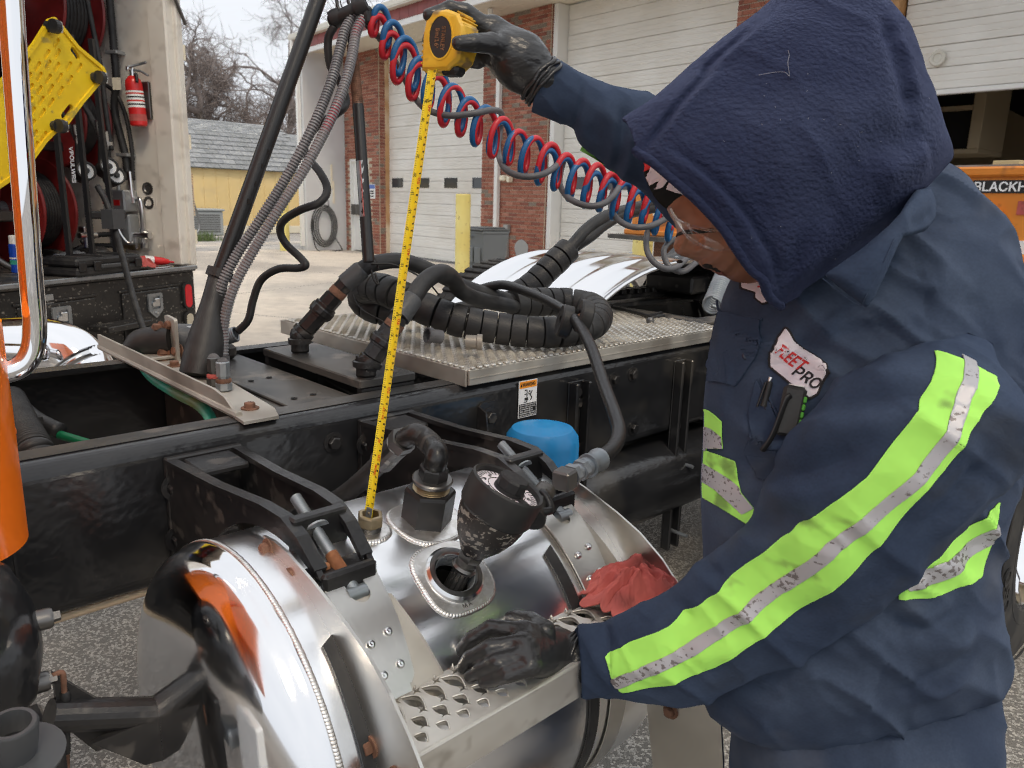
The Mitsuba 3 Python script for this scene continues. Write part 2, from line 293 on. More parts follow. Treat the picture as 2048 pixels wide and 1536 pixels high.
mat('polished', (.86, .86, .87), proc(lambda p, n, uv: .05 + .09 * smoothstep(.45, .7, fbm(p.x * 9, p.y * 9, p.z * 9, 3))), 1.0)
def brushed(p, n, uv): return fbm(p.x * 500, (p.y + p.z) * 14, (p.y - p.z) * 14, 2)
bump('stainless', pr(speck((.6, .59, .56), (.68, .67, .64), 9, c3=(.5, .47, .42), sc3=4, lo3=.55, hi3=.8), .34, 1.0), brushed, 0.00008, 4e-4)
mat('tread_alu', speck((.7, .68, .63), (.6, .57, .52), 16, c3=(.46, .43, .38), sc3=30, lo3=.58, hi3=.8), .4, .7)
mat('galv', speck((.3, .33, .35), (.38, .4, .42), 30), .45, .8); mat('steel_dark', (.16, .155, .15), .35, .9)
mat('rust', speck((.2, .075, .03), (.33, .14, .06), 60), .85); mat('rust_bolt', speck((.13, .065, .04), (.22, .11, .07), 70), .75, .2); mat('brass', speck((.3, .23, .14), (.42, .34, .22), 50), .4, .9)
mat('weld', speck((.84, .82, .8), (.7, .67, .63), 120), .34, 1.0)
mat('plate_dusty', speck((.42, .39, .34), (.55, .52, .46), 10, c3=(.3, .27, .23), sc3=6, lo3=.5, hi3=.75), .5, .6)
mat('orange_paint', (.85, .17, .012), .16, clearcoat=.6, clearcoat_gloss=.9); mat('orange_plow', speck((.62, .2, .02), (.7, .26, .035), 2, c3=(.35, .12, .02), sc3=9, lo3=.64, hi3=.74), .45)
mat('blue_can', (.02, .25, .55), .35); mat('hose_red', (.5, .018, .028), .36); mat('hose_blue', (.01, .1, .26), .36); mat('hose_green', speck((.03, .36, .26), (.06, .42, .32), 9, c3=(.2, .24, .08), sc3=6, lo3=.45, hi3=.7), .4)
mat('hose_green_dark', (.005, .12, .05), .4); mat('hose_grey', speck((.075, .077, .082), (.11, .11, .118), 15), .5); mat('conduit', speck((.19, .197, .21), (.25, .255, .265), 20), .45); mat('lint', (.3, .31, .35), .9); mat('conduit_red', speck((.2, .17, .17), (.34, .06, .08), 9, .5, .7), .45)
mat('tape_yellow', (.82, .62, .02), .35); mat('case_yellow', speck((.78, .48, .04), (.7, .41, .03), 30, c3=(.25, .16, .06), sc3=45, lo3=.58, hi3=.72), .4); mat('ink', (.012, .012, .012), .5); mat('ink_red', (.6, .03, .015), .5); mat('ink_white', (.8, .8, .8), .5); mat('ink_orange', (.85, .3, .02), .5)
bump('rag_red', pr(speck((.44, .1, .09), (.5, .13, .115), 22, c3=(.2, .06, .055), sc3=15, lo3=.56, hi3=.75), .95, spec=.2, sheen=.5), lambda p, n, uv: fbm(p.x * 420, p.y * 420, p.z * 420, 2), 0.002, 5e-4)
# service truck
mat('truck_white', speck((.72, .69, .62), (.64, .6, .53), 3, c3=(.5, .46, .4), sc3=9, lo3=.55, hi3=.85), .5)
mat('truck_black', speck((.014, .014, .014), (.024, .023, .022), 5, c3=(.16, .15, .13), sc3=60, lo3=.66, hi3=.74), .4); mat('reel_red', speck((.22, .02, .02), (.15, .014, .014), 6), .4)
mat('creeper_yellow', speck((.8, .56, .015), (.74, .5, .012), 6, c3=(.4, .3, .05), sc3=16, lo3=.62, hi3=.78), .4); mat('ext_red', (.6, .02, .02), .25); mat('lens_red', (.6, .02, .03), .2); mat('lens_clear', (.5, .46, .36), .3)
mat('can_blue', (.01, .06, .42), .3); mat('white_plastic', (.75, .75, .73), .4); mat('grey_metal', (.35, .36, .36), .4, .5); mat('blue_barrel', (.01, .04, .25), .4)
# clothes and skin
def weave(p, n, uv): return .5 * dr.sin(p.x * 5200 + p.z * 3000) * dr.sin(p.y * 5200 - p.z * 3000) + 1.2 * fbm(p.x * 220, p.y * 220, p.z * 220, 2)
def cloth_c(c1, c2, c3, s3):
    def fn(p, n, uv):
        t = fbm(p.x * 11, p.y * 11, p.z * 11, 4); c = mix(c1, c2, smoothstep(.35, .7, t)); c = c * (.85 + .3 * fbm(p.x * 420, p.y * 420, p.z * 420, 2))
        return mix(c, c3, s3 * smoothstep(.56, .72, fbm(p.x * 7 + 5, p.y * 7, p.z * 7 + 2, 4)))
    return proc(fn)
bump('navy_twill', pr(cloth_c((.026, .041, .077), (.037, .055, .095), (.03, .034, .042), .6), .85, spec=.25, sheen=.5, sheen_tint=.5), weave, 0.0006, 5e-4)
bump('navy_faded', pr(cloth_c((.031, .046, .082), (.045, .064, .105), (.08, .09, .115), .5), .88, spec=.25, sheen=.5), weave, 0.0006, 5e-4)
bump('hood_fleece', pr(cloth_c((.017, .023, .055), (.025, .033, .07), (.066, .058, .054), .85), .92, spec=.2, sheen=.9, sheen_tint=.4), lambda p, n, uv: fbm(p.x * 300, p.y * 300, p.z * 300, 3), 0.0028, 6e-4)
mat('hivis', proc(lambda p, n, uv: mix(mix((.41, .84, .13), (.36, .77, .12), fbm(p.x * 14, p.y * 14, p.z * 14, 3)), (.12, .2, .05), .75 * smoothstep(.62, .76, fbm(p.x * 17 + 3, p.y * 17, p.z * 23, 4)))), .75, sheen=.4)
mat('reflective', proc(lambda p, n, uv: mix((.42, .42, .44), (.17, .155, .155), smoothstep(.575, .63, fbm(p.x * 230, p.y * 230, p.z * 230, 3) * .6 + .4 * fbm(p.x * 26, p.y * 26, p.z * 26, 2)))), .45, .3)
bump('glove_black', pr((.022, .022, .023), .34, spec=.55), lambda p, n, uv: fbm(p.x * 90 + 2 * noise(p.z * 40, p.y * 40), p.y * 60, p.z * 130, 3), 0.0022, 6e-4)
mat('skin', speck((.23, .098, .055), (.28, .125, .072), 30, c3=(.17, .07, .038), sc3=12), .42, spec=.45); mat('lips', (.2, .07, .05), .4); mat('brow', (.012, .008, .006), .8); mat('eye_white', (.5, .45, .42), .2)
bump('beanie', pr((.014, .016, .015), .95, sheen=.8), lambda p, n, uv: dr.sin(p.x * 1500 + p.y * 1400) + fbm(p.x * 400, p.y * 400, p.z * 400, 2), 0.0015, 5e-4)
mat('patch_white', (.74, .68, .72), .8); mat('patch_red', (.62, .03, .03), .8); mat('patch_black', (.02, .018, .02), .8); mat('button', (.015, .02, .04), .3); mat('green_grip', (.07, .32, .03), .5)
scene['clear_lens'] = {'type': 'thindielectric', 'int_ior': 1.45}
scene['clear_rim'] = {'type': 'dielectric', 'int_ior': 1.3}
mat('tyre', speck((.025, .025, .026), (.045, .043, .04), 9), .75, spec=.3)

# ------------------------------------------------------------------ ground
def sheet(pts, z): return prism(pts, V(0, 0, z), V(1, 0, 0), V(0, 1, 0), -0.3)
R_ = np.array([BU[:2], BN[:2]])
def bpt(u, n): return tuple(u * BU[:2] + n * BN[:2])
G = 300.0
struct('ground', tm([[-G, -G, -.012], [G, -G, -.012], [G, G, -.012], [-G, G, -.012]], [[0, 1, 2], [0, 2, 3]]), 'tarmac_old')
struct('asphalt_lot', sheet([(-9, -9), (9, -9), (9, 2.6), (3.4, 3.3), (-9, 4.2)], -.004), 'asphalt')
struct('concrete_apron', sheet([(-14, 4.21), (3.4, 3.31), (9.1, 2.61), (9.1, -14), bpt(-14, 9.1), bpt(17.9, 9.1), bpt(17.95, 7.6), (6.9, 17.3), (-14, 15.2)], 0.0), 'concrete')
struct('gravel_strip', sheet([(4, 18.6), (14, 19.6), (14, 20.6), (4, 19.8)], -.008), 'concrete')

# ------------------------------------------------------------------ garage building, in wall coordinates (u along, n away from the yard, z)
BA = [BU, BN, V(0, 0, 1)]
def gb(u0, u1, n0, n1, z0, z1, ch=0.0): return bb(u0, u1, n0, n1, z0, z1, ch, BA)
def gp(u, n, z): return u * BU + n * BN + V(0, 0, z)
GB = thing('garage_building', 'brick repair garage with white roller doors and a red fascia across the yard', 'building')
NB, ND, ZT = 9.05, 9.30, 4.42
rng = np.random.default_rng(4)
all_bricks = []                                  # (depth, holder, mesh, material)
def bricks(holder, u0, u1, z0, z1, n, skip=None, side=None, stuff=False):
    'running bond on a front face (or, with side, on a return face at u = side between the n values u0 and u1)'
    row = 0; z = z0
    while z < z1 - .03:
        x = u0 - (.105 if row % 2 else 0)
        while x < u1 - .02:
            a, b = max(x, u0), min(x + .2, u1)
            if b - a > .03 and not (skip and skip(a, b, z)):
                d = .004 * rng.random()
                m = gb(a + .001, b - .001, n - .010 - d, n + .03, z + .001, z + .056) if side is None else gb(side - .010 - d, side + .03, a + .001, b - .001, z + .001, z + .056)
                c = gp((a + b) / 2, n, z) if side is None else gp(side, (a + b) / 2, z)
                all_bricks.append((np.inf if stuff else float((c - V(*CAM)) @ V(*FWD)), holder, m, BR[rng.choice(4, p=[.52, .22, .17, .09])]))
            x += .21
        z += .0667; row += 1
p1 = part(GB, 'brick_pier', cat(gb(15.62, 16.10, NB, 9.6, 0, ZT), gb(16.97, 17.19, NB, 9.6, 0, ZT), gb(16.10, 16.97, NB, 9.6, 2.12, ZT)), 'mortar')
p2 = part(GB, 'brick_pier', gb(10.06, 11.84, NB, 9.6, 0, ZT), 'mortar')
p3 = part(GB, 'brick_pier', gb(4.62, 6.47, NB, 9.6, 0, ZT), 'mortar')
bricks(p1, 15.62, 17.19, .006, ZT, NB, skip=lambda a, b, z: (b > 16.10 and a < 16.97 and z < 2.12)); bricks(p1, NB + .02, ND - .02, .006, ZT, 0, side=15.62)
bricks(p2, 10.06, 11.84, .006, ZT, NB); bricks(p2, NB + .02, ND, .006, ZT, 0, side=10.06, stuff=True)
bricks(p3, 4.62, 6.47, .006, ZT, NB, stuff=True); bricks(p3, NB + .02, ND, .006, ZT, 0, side=4.62, stuff=True)
all_bricks.sort(key=lambda b: b[0])
for d, holder, m, mt in all_bricks[:300]: part(holder, 'brick', m, mt)
rest = {}
for d, holder, m, mt in all_bricks[300:]: rest.setdefault((holder, mt), []).append(m)
for (holder, mt), ms in rest.items(): part(holder, 'bricks_beyond', cat(ms), mt, kind='stuff')
def slat(u0, u1, z0, z1, n):
    'a door slat: stepped profile with two shallow ribs, extruded along the wall'
    h = z1 - z0; g = .007
    pf = [(n + .045, z0 + g), (n + .004, z0 + g), (n, z0 + g + .008)]
    for t in (.36, .66): pf += [(n, z0 + h * t - .008), (n + .005, z0 + h * t), (n, z0 + h * t + .008)]
    pf += [(n, z1 - .008), (n + .004, z1), (n + .045, z1)]
    m = trimesh.creation.extrude_polygon(Polygon(pf), u1 - u0, engine='earcut'); v = m.vertices
    return tm((u0 + v[:, 2:3]) * BU + v[:, :1] * BN + v[:, 1:2] * V(0, 0, 1), m.faces)
def roller_door(u0, u1, z0, label, win=None, hole=None):
    d = part(GB, 'garage_door', gb(u0, u1, ND + .05, ND + .08, z0, ZT - .02), 'door_white', label=label)
    z = z0; k = 0
    while z < ZT - .05:
        part(d, 'panel', slat(u0 + .01, u1 - .01, z, min(z + .23, ZT - .02), ND + (.004 if k % 2 else 0)), 'door_white'); z += .23; k += 1
    for a, b, c, e in win or []:
        w = part(d, 'window', cat(gb(a, b, ND - .012, ND + .01, c, c + .025), gb(a, b, ND - .012, ND + .01, e - .025, e), gb(a, a + .025, ND - .012, ND + .01, c + .025, e - .025), gb(b - .025, b, ND - .012, ND + .01, c + .025, e - .025), gb(a + .02, b - .02, ND - .004, ND + .01, c + .02, e - .02)), 'pane_dark')
    return d
WIN1 = [(a, a + .44, 1.50, 1.70) for a in (15.03, 13.99, 12.98, 12.02)]
roller_door(11.9, 15.62, .02, 'white slatted garage door with a row of small dark windows, farthest left', WIN1)
WIN2 = [(a, a + .44, 1.50, 1.70) for a in (9.32, 8.4, 7.5, 6.7)]
roller_door(6.5, 9.92, .02, 'white slatted garage door behind the coiled air lines', WIN2)
d3 = roller_door(0.6, 4.42, 2.60, 'white slatted garage door rolled half open')
part(d3, 'bottom_rail', gb(.61, 4.41, ND - .02, ND + .06, 2.545, 2.598, .006), 'trim_white')
part(d3, 'vent_ring', cat(lathe([(.045, 0), (.075, .002), (.085, .012), (.075, .022), (.05, .018), (.045, .0)], (9.5241,3.3673,2.9272), -BN, 28), lathe([(0, .004), (.046, .004)], (9.5241,3.3673,2.9272), -BN, 28)), 'gutter', 40)
for q in [(1947, 80), (1985, 128), (1954, 167)]: pass
part(GB, 'door_jamb', gb(15.60, 15.86, ND - .10, ND + .05, 0, ZT - .02, .01), 'wood', label='wooden jamb with peeling orange paint')
part(GB, 'door_jamb', gb(9.93, 10.04, ND - .22, ND + .06, 0, ZT - .02, .006), 'trim_white', label='white door frame board')
part(GB, 'door_jamb', gb(4.44, 4.60, ND - .14, ND + .05, 0, ZT - .02, .006), 'wood', label='orange brown wooden jamb beside the half open door')
part(GB, 'door_jamb', gb(6.44, 6.50, ND - .1, ND + .05, 0, ZT - .02, .006), 'trim_white')
part(GB, 'door_jamb', gb(11.84, 11.9, ND - .1, ND + .05, 0, ZT - .02, .006), 'trim_white')
md = part(GB, 'side_door', cat(gb(16.14, 16.93, NB + .06, NB + .10, .03, 2.07, .004), gb(16.10, 16.14, NB - .01, NB + .1, 0, 2.12), gb(16.93, 16.97, NB - .01, NB + .1, 0, 2.12), gb(16.14, 16.93, NB - .01, NB + .1, 2.07, 2.12)), 'trim_white', label='white side door with a dark lock box')
part(md, 'lock_box', gb(16.62, 16.86, NB - .06, NB + .058, .86, 1.10, .01), 'steel_dark'); part(md, 'lever_handle', gb(16.22, 16.34, NB + .0, NB + .03, 1.0, 1.03, .006), 'galv')
sg = part(GB, 'notice', gb(15.78, 16.06, NB - .02, NB - .012, 1.24, 1.56, .003), 'sign_white', label='small white notice with a blue heading beside the side door')
part(sg, 'heading', gb(15.79, 16.05, NB - .023, NB - .0205, 1.46, 1.55), 'sign_blue')
for i, (a, b) in enumerate(((1.39, 1.42), (1.34, 1.37), (1.28, 1.305))): part(sg, 'print_line', gb(15.83, 16.0, NB - .023, NB - .0205, a, b), 'ink')
wing = part(GB, 'wing_wall', gb(17.22, 17.45, 8.03, 9.6, 0, ZT, .005), 'wall_white', label='pale grey end wall below the eave')
part(GB, 'yellow_rail', cat(gb(17.18, 17.216, 8.66, 8.70, 1.45, 2.0), gb(17.18, 17.216, 8.70, 8.74, 1.10, 1.62)), 'cream_trim')
part(GB, 'hose_hook', tube(spline([gp(17.21, 8.33, 1.02), gp(17.10, 8.34, 1.04), gp(17.06, 8.38, 1.16), gp(17.06, 8.50, 1.16), gp(17.1, 8.54, 1.04), gp(17.21, 8.55, 1.02)], 6), .012, 8), 'hose_grey', True)
part(GB, 'roof', cat(gb(-2, 17.5, 8.0, 12.5, ZT + .28, ZT + .34), gb(-2, 17.45, 9.32, 9.6, ZT, ZT + .28)), 'gutter')
part(GB, 'soffit', cat([gb(-2, 17.5, 8.05 + i * .125, 8.05 + i * .125 + .119, ZT - .012, ZT + .01, .004) for i in range(10)]), 'soffit')
fas = part(GB, 'fascia', cat(gb(-2, 17.5, 8.0, 8.045, ZT - .10, ZT + .0), gb(17.45, 17.5, 8.05, 12.4, ZT - .10, ZT + .0)), 'trim_white')
part(GB, 'red_fascia', cat([gb(-2 + i * .3, -2 + i * .3 + .292, 7.985, 8.04, ZT + .002, ZT + .20, .003) for i in range(65)] + [gb(17.46, 17.505, 8.05, 12.4, ZT + .002, ZT + .2)]), 'fascia_red')
part(GB, 'gutter', tm(*(lambda m: (m.vertices, m.faces))(cat(gb(-2, 17.5, 7.86, 7.985, ZT + .20, ZT + .225, .004), gb(-2, 17.5, 7.85, 7.875, ZT + .222, ZT + .325, .006)))), 'gutter')
def pipe(pts, r, mt, parent=GB, nm='downspout'):
    return part(parent, nm, tube(spline([gp(*q) for q in pts], 5), r, 4, ref=BN), mt)
part(GB, 'downspout', cat(gb(11.26, 11.36, NB - .10, NB - .02, .03, 3.7, .008), tube([gp(11.31, 9.0, 3.7), gp(11.22, 8.86, 4.05), gp(11.05, 8.6, 4.12), gp(11.05, 8.55, 4.4)], .05, 8)), 'trim_white')
part(GB, 'downspout', cat(gb(17.3, 17.39, 7.93, 8.02, .1, ZT - .45, .008), tube([gp(17.34, 7.97, ZT - .45), gp(17.36, 7.93, ZT - .3), gp(17.4, 7.88, ZT - .1), gp(17.4, 7.9, ZT + .2)], .05, 8)), 'trim_white')
part(GB, 'wall_light', cat(gb(11.0, 11.14, NB - .16, NB - .02, 1.62, 1.72, .02), gb(10.9, 10.98, NB - .12, NB - .02, 1.6, 1.70, .01)), 'cream_trim')
eb = part(GB, 'outlet_box', cat(gb(10.93, 11.06, NB - .10, NB - .02, .72, .86, .008), gb(10.97, 11.02, NB - .06, NB - .02, .42, .72), gb(10.95, 11.06, NB - .09, NB - .02, .28, .42, .008)), 'grey_metal')
part(GB, 'patched_hole', prism(Polygon([(.18 * math.cos(t) * (1 + .15 * math.sin(3 * t)), .2 * math.sin(t)) for t in np.arange(20) * .314]), gp(10.62, NB - .016, .42), -BU, V(0, 0, 1), .004), 'grey_metal')
# room behind the half open door
part(GB, 'room_wall', cat(gb(-3, 7, 15.0, 15.2, 0, 4.4), gb(6.9, 7.1, 9.6, 15, 0, 4.4), gb(-3.1, -3, 9.6, 15, 0, 4.4), gb(-3, 7, 9.62, 15, 4.3, 4.4), gb(-3, .6, ND, 9.6, 0, ZT)), 'tan_wall')
part(GB, 'room_floor', gb(-3, 7, 9.35, 15, -.05, .01), 'concrete')
def band(p, mt): part(GB, 'painted_stripe', prism([(-x, z) for x, z in p], gp(0, 14.98, 0), -BU, V(0, 0, 1), .012), mt)
band([(4.4, 4.2), (5.2, 4.2), (1.0, 1.75), (1.0, 2.3)], 'stripe_orange'); band([(5.6, 3.75), (6.1, 3.55), (1.6, .9), (1.2, 1.25)], 'stripe_black')
cab = part(GB, 'wall_cabinet', cat(gb(4.0, 6.7, 10.8, 11.6, 2.02, 2.08, .01), gb(4.0, 4.14, 10.8, 11.6, 2.08, 3.2, .01), gb(4.14, 6.7, 10.8, 11.6, 2.55, 2.6), gb(4.0, 6.7, 10.8, 11.6, 3.2, 3.26)), 'tan_wall')
part(cab, 'dark_front', gb(4.15, 6.69, 10.9, 11.5, 2.09, 3.19), 'black_void')
part(GB, 'shelf_pipe', cat(cyl(gp(3.4, 14.9, 1.9), gp(6.5, 14.9, 1.9), .03, 8), cyl(gp(4.6, 14.85, .8), gp(4.6, 14.85, 2.9), .03, 8)), 'black_matt')

# ------------------------------------------------------------------ yard things
hz = thing('hose_coil', 'dark water hose coiled on a wall hook on the pale end wall', 'hose')
hp = []
for k in range(4):
    for t in np.arange(14) / 14 * 2 * np.pi: hp.append(gp(17.15 - .012 * k, 8.44 + (.33 - .05 * k) * math.sin(t) , .58 + (.48 - .04 * k) * math.cos(t)))
put(hz, cat(tube(spline(hp, 4), .014, 7), tube(spline([gp(17.12, 8.70, .3), gp(17.0, 8.8, .06), gp(16.9, 8.7, .02), gp(17.0, 8.2, .015), gp(17.1, 8.12, .4), gp(17.14, 8.14, .8)], 8), .013, 7)), 'rubber', True)
bn = thing('trash_bin', 'grey wheeled trash bin with a darker lid beside the brick pier', 'trash bin')
BO = (8.3451,9.4003,0.4962); BO = V(BO[0], BO[1], 0); bx = [BU, BN, V(0, 0, 1)]
body = Manifold.hull_points(np.array([(s * (.2 + .05 * (z > .4)), t * (.2 + .06 * (z > .4)), z) for s in (-1, 1) for t in (-1, 1) for z in (.06, .80)]))
put(bn, tm(from_man(body).vertices @ np.array(bx) + BO, from_man(body).faces), 'bin_grey')
part(bn, 'rim', bb(-.262, .262, -.27, .27, .76, .805, .01, bx, BO), 'bin_grey'); part(bn, 'lid', cat(bb(-.27, .27, -.30, .28, .808, .84, .012, bx, BO), bb(-.22, .22, -.22, .22, .838, .862, .012, bx, BO)), 'bin_lid')
part(bn, 'panel', cat(bb(-.17, -.02, -.262, -.235, .30, .55, .01, bx, BO), bb(.02, .17, -.262, -.235, .30, .55, .01, bx, BO)), 'bin_grey'); part(bn, 'lift_bar', bb(.0, .22, -.30, -.27, .70, .72, .004, bx, BO), 'bin_lid')
for s in (-.2, .2): part(bn, 'wheel', cyl(BO + BU * s + BN * .25 + V(0, 0, .1), BO + BU * (s * 1.25) + BN * .25 + V(0, 0, .1), .1, 20), 'black_matt')
def bollard(p, r, h, label):
    k = thing('bollard', label, 'bollard', 'yellow bollards in the yard'); labels[k].pop('group'); o = V(p[0], p[1], 0)
    put(k, lathe([(r, -.05), (r, h - .03), (r * .985, h - .012), (r * .93, h)], o, V(0, 0, 1), 28), 'yellow_bollard', 40)
    part(k, 'concrete_fill', lathe([(r * .93, h - .001), (r * .6, h + .012), (0, h + .018)], o, V(0, 0, 1), 28), 'tarmac_old', True)
bollard((8.6923,16.8685,0), .114, 1.42, 'yellow steel bollard in front of the yellow shed, farthest from the brick'); bollard((7.7305,9.255,-0.0057), .114, 1.36, 'scuffed yellow bollard standing left of the grey trash bin'); bollard((7.1955,5.4224,0.2029), .115, 1.3, 'yellow bollard under the orange steel body, behind the chrome fender')

# ------------------------------------------------------------------ yellow shed
SHD = thing('storage_shed', 'yellow storage shed with a grey shingled barn roof at the far end of the yard', 'shed')
sx1, sx0, sy = 13.5, 2.0, 24.6; zb, ze = 0.0, 2.1
part(SHD, 'wall', cat(bb(sx0, sx1, sy, sy + 4.2, .25, ze), *[bb(sx0 + .02 + i * .4, sx0 + .02 + i * .4 + .385, sy - .012, sy, .26, ze - .02, .004) for i in range(29)]), 'yellow_siding')
part(SHD, 'base_board', bb(sx0, sx1 + .02, sy - .03, sy + 4.2, .0, .25, .01), 'cream_trim'); part(SHD, 'corner_board', bb(sx1 - .14, sx1 + .025, sy - .035, sy + .2, .25, ze - .02, .01), 'cream_trim')
gam = [(sy - .18, 2.0), (sy + 1.25, 3.2), (sy + 2.2, 3.62), (sy + 3.2, 3.2), (sy + 4.5, 2.0)]
rf = part(SHD, 'roof', xprism(gam, sx0 - .1, sx1 + .18), SH[2], label='grey shingle roof')
e = unit(V(0, gam[1][0] - gam[0][0], gam[1][1] - gam[0][1])); L0 = math.hypot(gam[1][0] - gam[0][0], gam[1][1] - gam[0][1]); nn = np.cross(V(1, 0, 0), e); o0 = V(0, *gam[0]); rg = random.Random(3)
shg = []; rows = 8; sh_h = L0 / rows
for r in range(rows):
    x = sx1 + .2 - (.2 if r % 2 else 0)
    while x > sx0 + 2.5:
        w = .40; a = o0 + V(x - w / 2, 0, 0) + e * (sh_h * (r + .5)) + nn * (.022 + .004 * rg.random())
        part(rf, 'shingle', box(a, (w - .012, sh_h * 1.06, .012), [V(1, 0, 0), unit(e - nn * .10), unit(nn + e * .10)]), rg.choice(SH)); x -= w
e2 = unit(V(0, gam[2][0] - gam[1][0], gam[2][1] - gam[1][1])); n2 = np.cross(V(1, 0, 0), e2); up_ = []
L1 = math.hypot(gam[2][0] - gam[1][0], gam[2][1] - gam[1][1]); byc = {}
for r in range(7):
    x = sx1 + .2 - (.2 if r % 2 else 0)
    while x > sx0 + 2.5:
        byc.setdefault(rg.choice(SH), []).append(box(V(x - .2, *gam[1]) + e2 * (L1 / 7 * (r + .5)) + n2 * .02, (.39, L1 / 7 * 1.06, .012), [V(1, 0, 0), unit(e2 - n2 * .1), unit(n2 + e2 * .1)])); x -= .4
for mt, ms in byc.items(): part(rf, 'upper_shingles', cat(ms), mt, kind='stuff')
ac = thing('air_conditioner', 'grey outdoor air conditioner box against the shed wall', 'air conditioner'); put(ac, cat(bb(8.9, 10.15, 23.6, 24.4, 0, .72, .02), bb(8.85, 10.2, 23.55, 24.45, .72, .79, .02)), 'grey_box')
part(ac, 'grille', cat([bb(9.0, 10.05, 23.585, 23.6, .1 + .07 * i, .13 + .07 * i) for i in range(8)]), 'steel_dark')
def tuft(x, y, n, h, seed, label):
    rr = np.random.default_rng(seed); vs, fs = [], []
    for i in range(n):
        c = V(x + rr.normal(0, .25), y + rr.normal(0, .12), 0); a = rr.random() * 6.28; d = V(math.cos(a), math.sin(a), 0); hh = h * (.5 + rr.random()); k = len(vs)
        vs += [c - d * .012, c + d * .012, c + V(rr.normal(0, .08), rr.normal(0, .08), hh)]; fs.append([k, k + 1, k + 2])
    single('grass_tuft', tm(vs, fs), 'grass', label, 'grass', kind='stuff')
tuft(8.45, 21.0, 260, .22, 5, 'green weeds at the foot of the white service truck post'); tuft(11.6, 17.6, 160, .14, 6, 'low dry weeds along the edge of the concrete')
sh2 = thing('far_shed', 'second yellow building mostly hidden behind the pale end wall', 'shed'); put(sh2, bb(14.8, 22, 31, 35, .2, 2.75), 'yellow_siding'); part(sh2, 'roof', xprism([(30.7, 2.75), (33, 3.9), (35.3, 2.75)], 14.6, 22.2), SH[2])
bt = thing('parked_boat', 'white boat under a green cover between the shed and the garage', 'boat'); put(bt, from_man(Manifold.hull_points(np.array([(15.4, 26.9, .5), (15.4, 28.2, .5), (19, 26.6, .5), (19, 28.5, .5), (15.1, 26.6, 1.05), (15.1, 28.5, 1.05), (19.4, 26.3, 1.05), (19.4, 28.8, 1.05)]))), 'boat_white')
part(bt, 'cover', from_man(Manifold.hull_points(np.array([(15.2, 26.7, 1.06), (15.2, 28.4, 1.06), (19.3, 26.4, 1.06), (19.3, 28.7, 1.06), (15.6, 27.5, 1.75), (16.6, 27.5, 1.8), (18.6, 27.5, 1.3)]))), 'green_cover')
part(bt, 'trailer', cat(bb(15.2, 19.2, 26.9, 27.0, .34, .44), bb(15.2, 19.2, 28.1, 28.2, .34, .44), cyl(V(17.4, 26.5, .3), V(17.4, 26.7, .3), .3, 20)), 'black_matt')

# ------------------------------------------------------------------ bare trees
def tree(name, label, base, h, seed, spread=1.0, lean=(0, 0, 0), r0=.34, levels=6, droop=.0, grp=None, lo=.26):
    rr = np.random.default_rng(seed); branches = []
    def grow(p, d, L, r, lev):
        n = 5; pts = [p]; q = p.copy(); dd = d.copy()
        for i in range(n):
            dd = unit(dd + rr.normal(0, .13 + .05 * lev, 3) + V(0, 0, .05 if lev < 3 else -droop)); q = q + dd * L / n; pts.append(q.copy())
        branches.append((lev, np.array(pts), np.linspace(r, r * .62, n + 1)))
        if lev >= levels: return
        kids = 3 if lev < 3 else (3 if rr.random() < .6 else 2)
        for k in range(kids):
            a = rr.random() * 6.28; perp = unit(np.cross(dd, V(math.cos(a), math.sin(a), .3))); ang = (.32 + .42 * rr.random()) * spread
            grow(q if k < 2 else pts[3], unit(dd * math.cos(ang) + perp * math.sin(ang)), L * (.62 + .22 * rr.random()), max(r * (.62 if k < 2 else .5), .008), lev + 1)
    b = V(base[0], base[1], 0); grow(b, unit(V(0, 0, 1) + V(*lean)), h * lo, r0, 0)
    tw = []
    for l, p, r in branches:
        if l >= levels - 2:
            for q in range(2):
                i = rr.integers(1, 6); d = unit(p[i] - p[i - 1] + rr.normal(0, .7, 3)); L = rr.uniform(.5, 1.3); e = p[i] + d * L * .5 + rr.normal(0, .06, 3); tw.append(tube(np.array([p[i], e, e + unit(d + rr.normal(0, .3, 3)) * L * .5]), np.array([.010, .008, .005]), 3, caps=False))
    k = thing(name, label, 'tree', grp)
    if grp: labels[k].pop('group')
    part(k, 'trunk', cat([tube(p, r, 9) for l, p, r in branches if l <= 1]), 'bark', True)
    part(k, 'crown', cat([tube(p, np.maximum(r, .012), 5 if l < 4 else 3, caps=False) for l, p, r in branches if l > 1] + tw), 'twig', True)
tree('bare_tree', 'large bare spreading tree behind the yellow shed', (17.5152,40.0461,0.915), 13.0, 11, 1.15, r0=.5, levels=7, lo=.24)
tree('bare_tree', 'tall thin bare tree between the shed and the garage eave', (23.3569,43.0124,0.9896), 16.0, 7, .75, (.02, 0, 0), r0=.24, levels=6, lo=.3)
tree('bare_tree', 'smaller bare tree partly behind the white service truck', (17.8124,45.4263,0.8217), 11.5, 23, 1.0, r0=.3, levels=6)
tree('bare_tree', 'forked bare tree right of the large spreading one', (20.047,41.8973,0.9368), 12.0, 31, .9, r0=.34, levels=6)
tree('bare_tree', 'low reddish bare tree above the right end of the shed roof', (19.287,36.9548,1.0117), 8.5, 44, 1.1, r0=.2, levels=6)
rr = np.random.default_rng(8); br = []
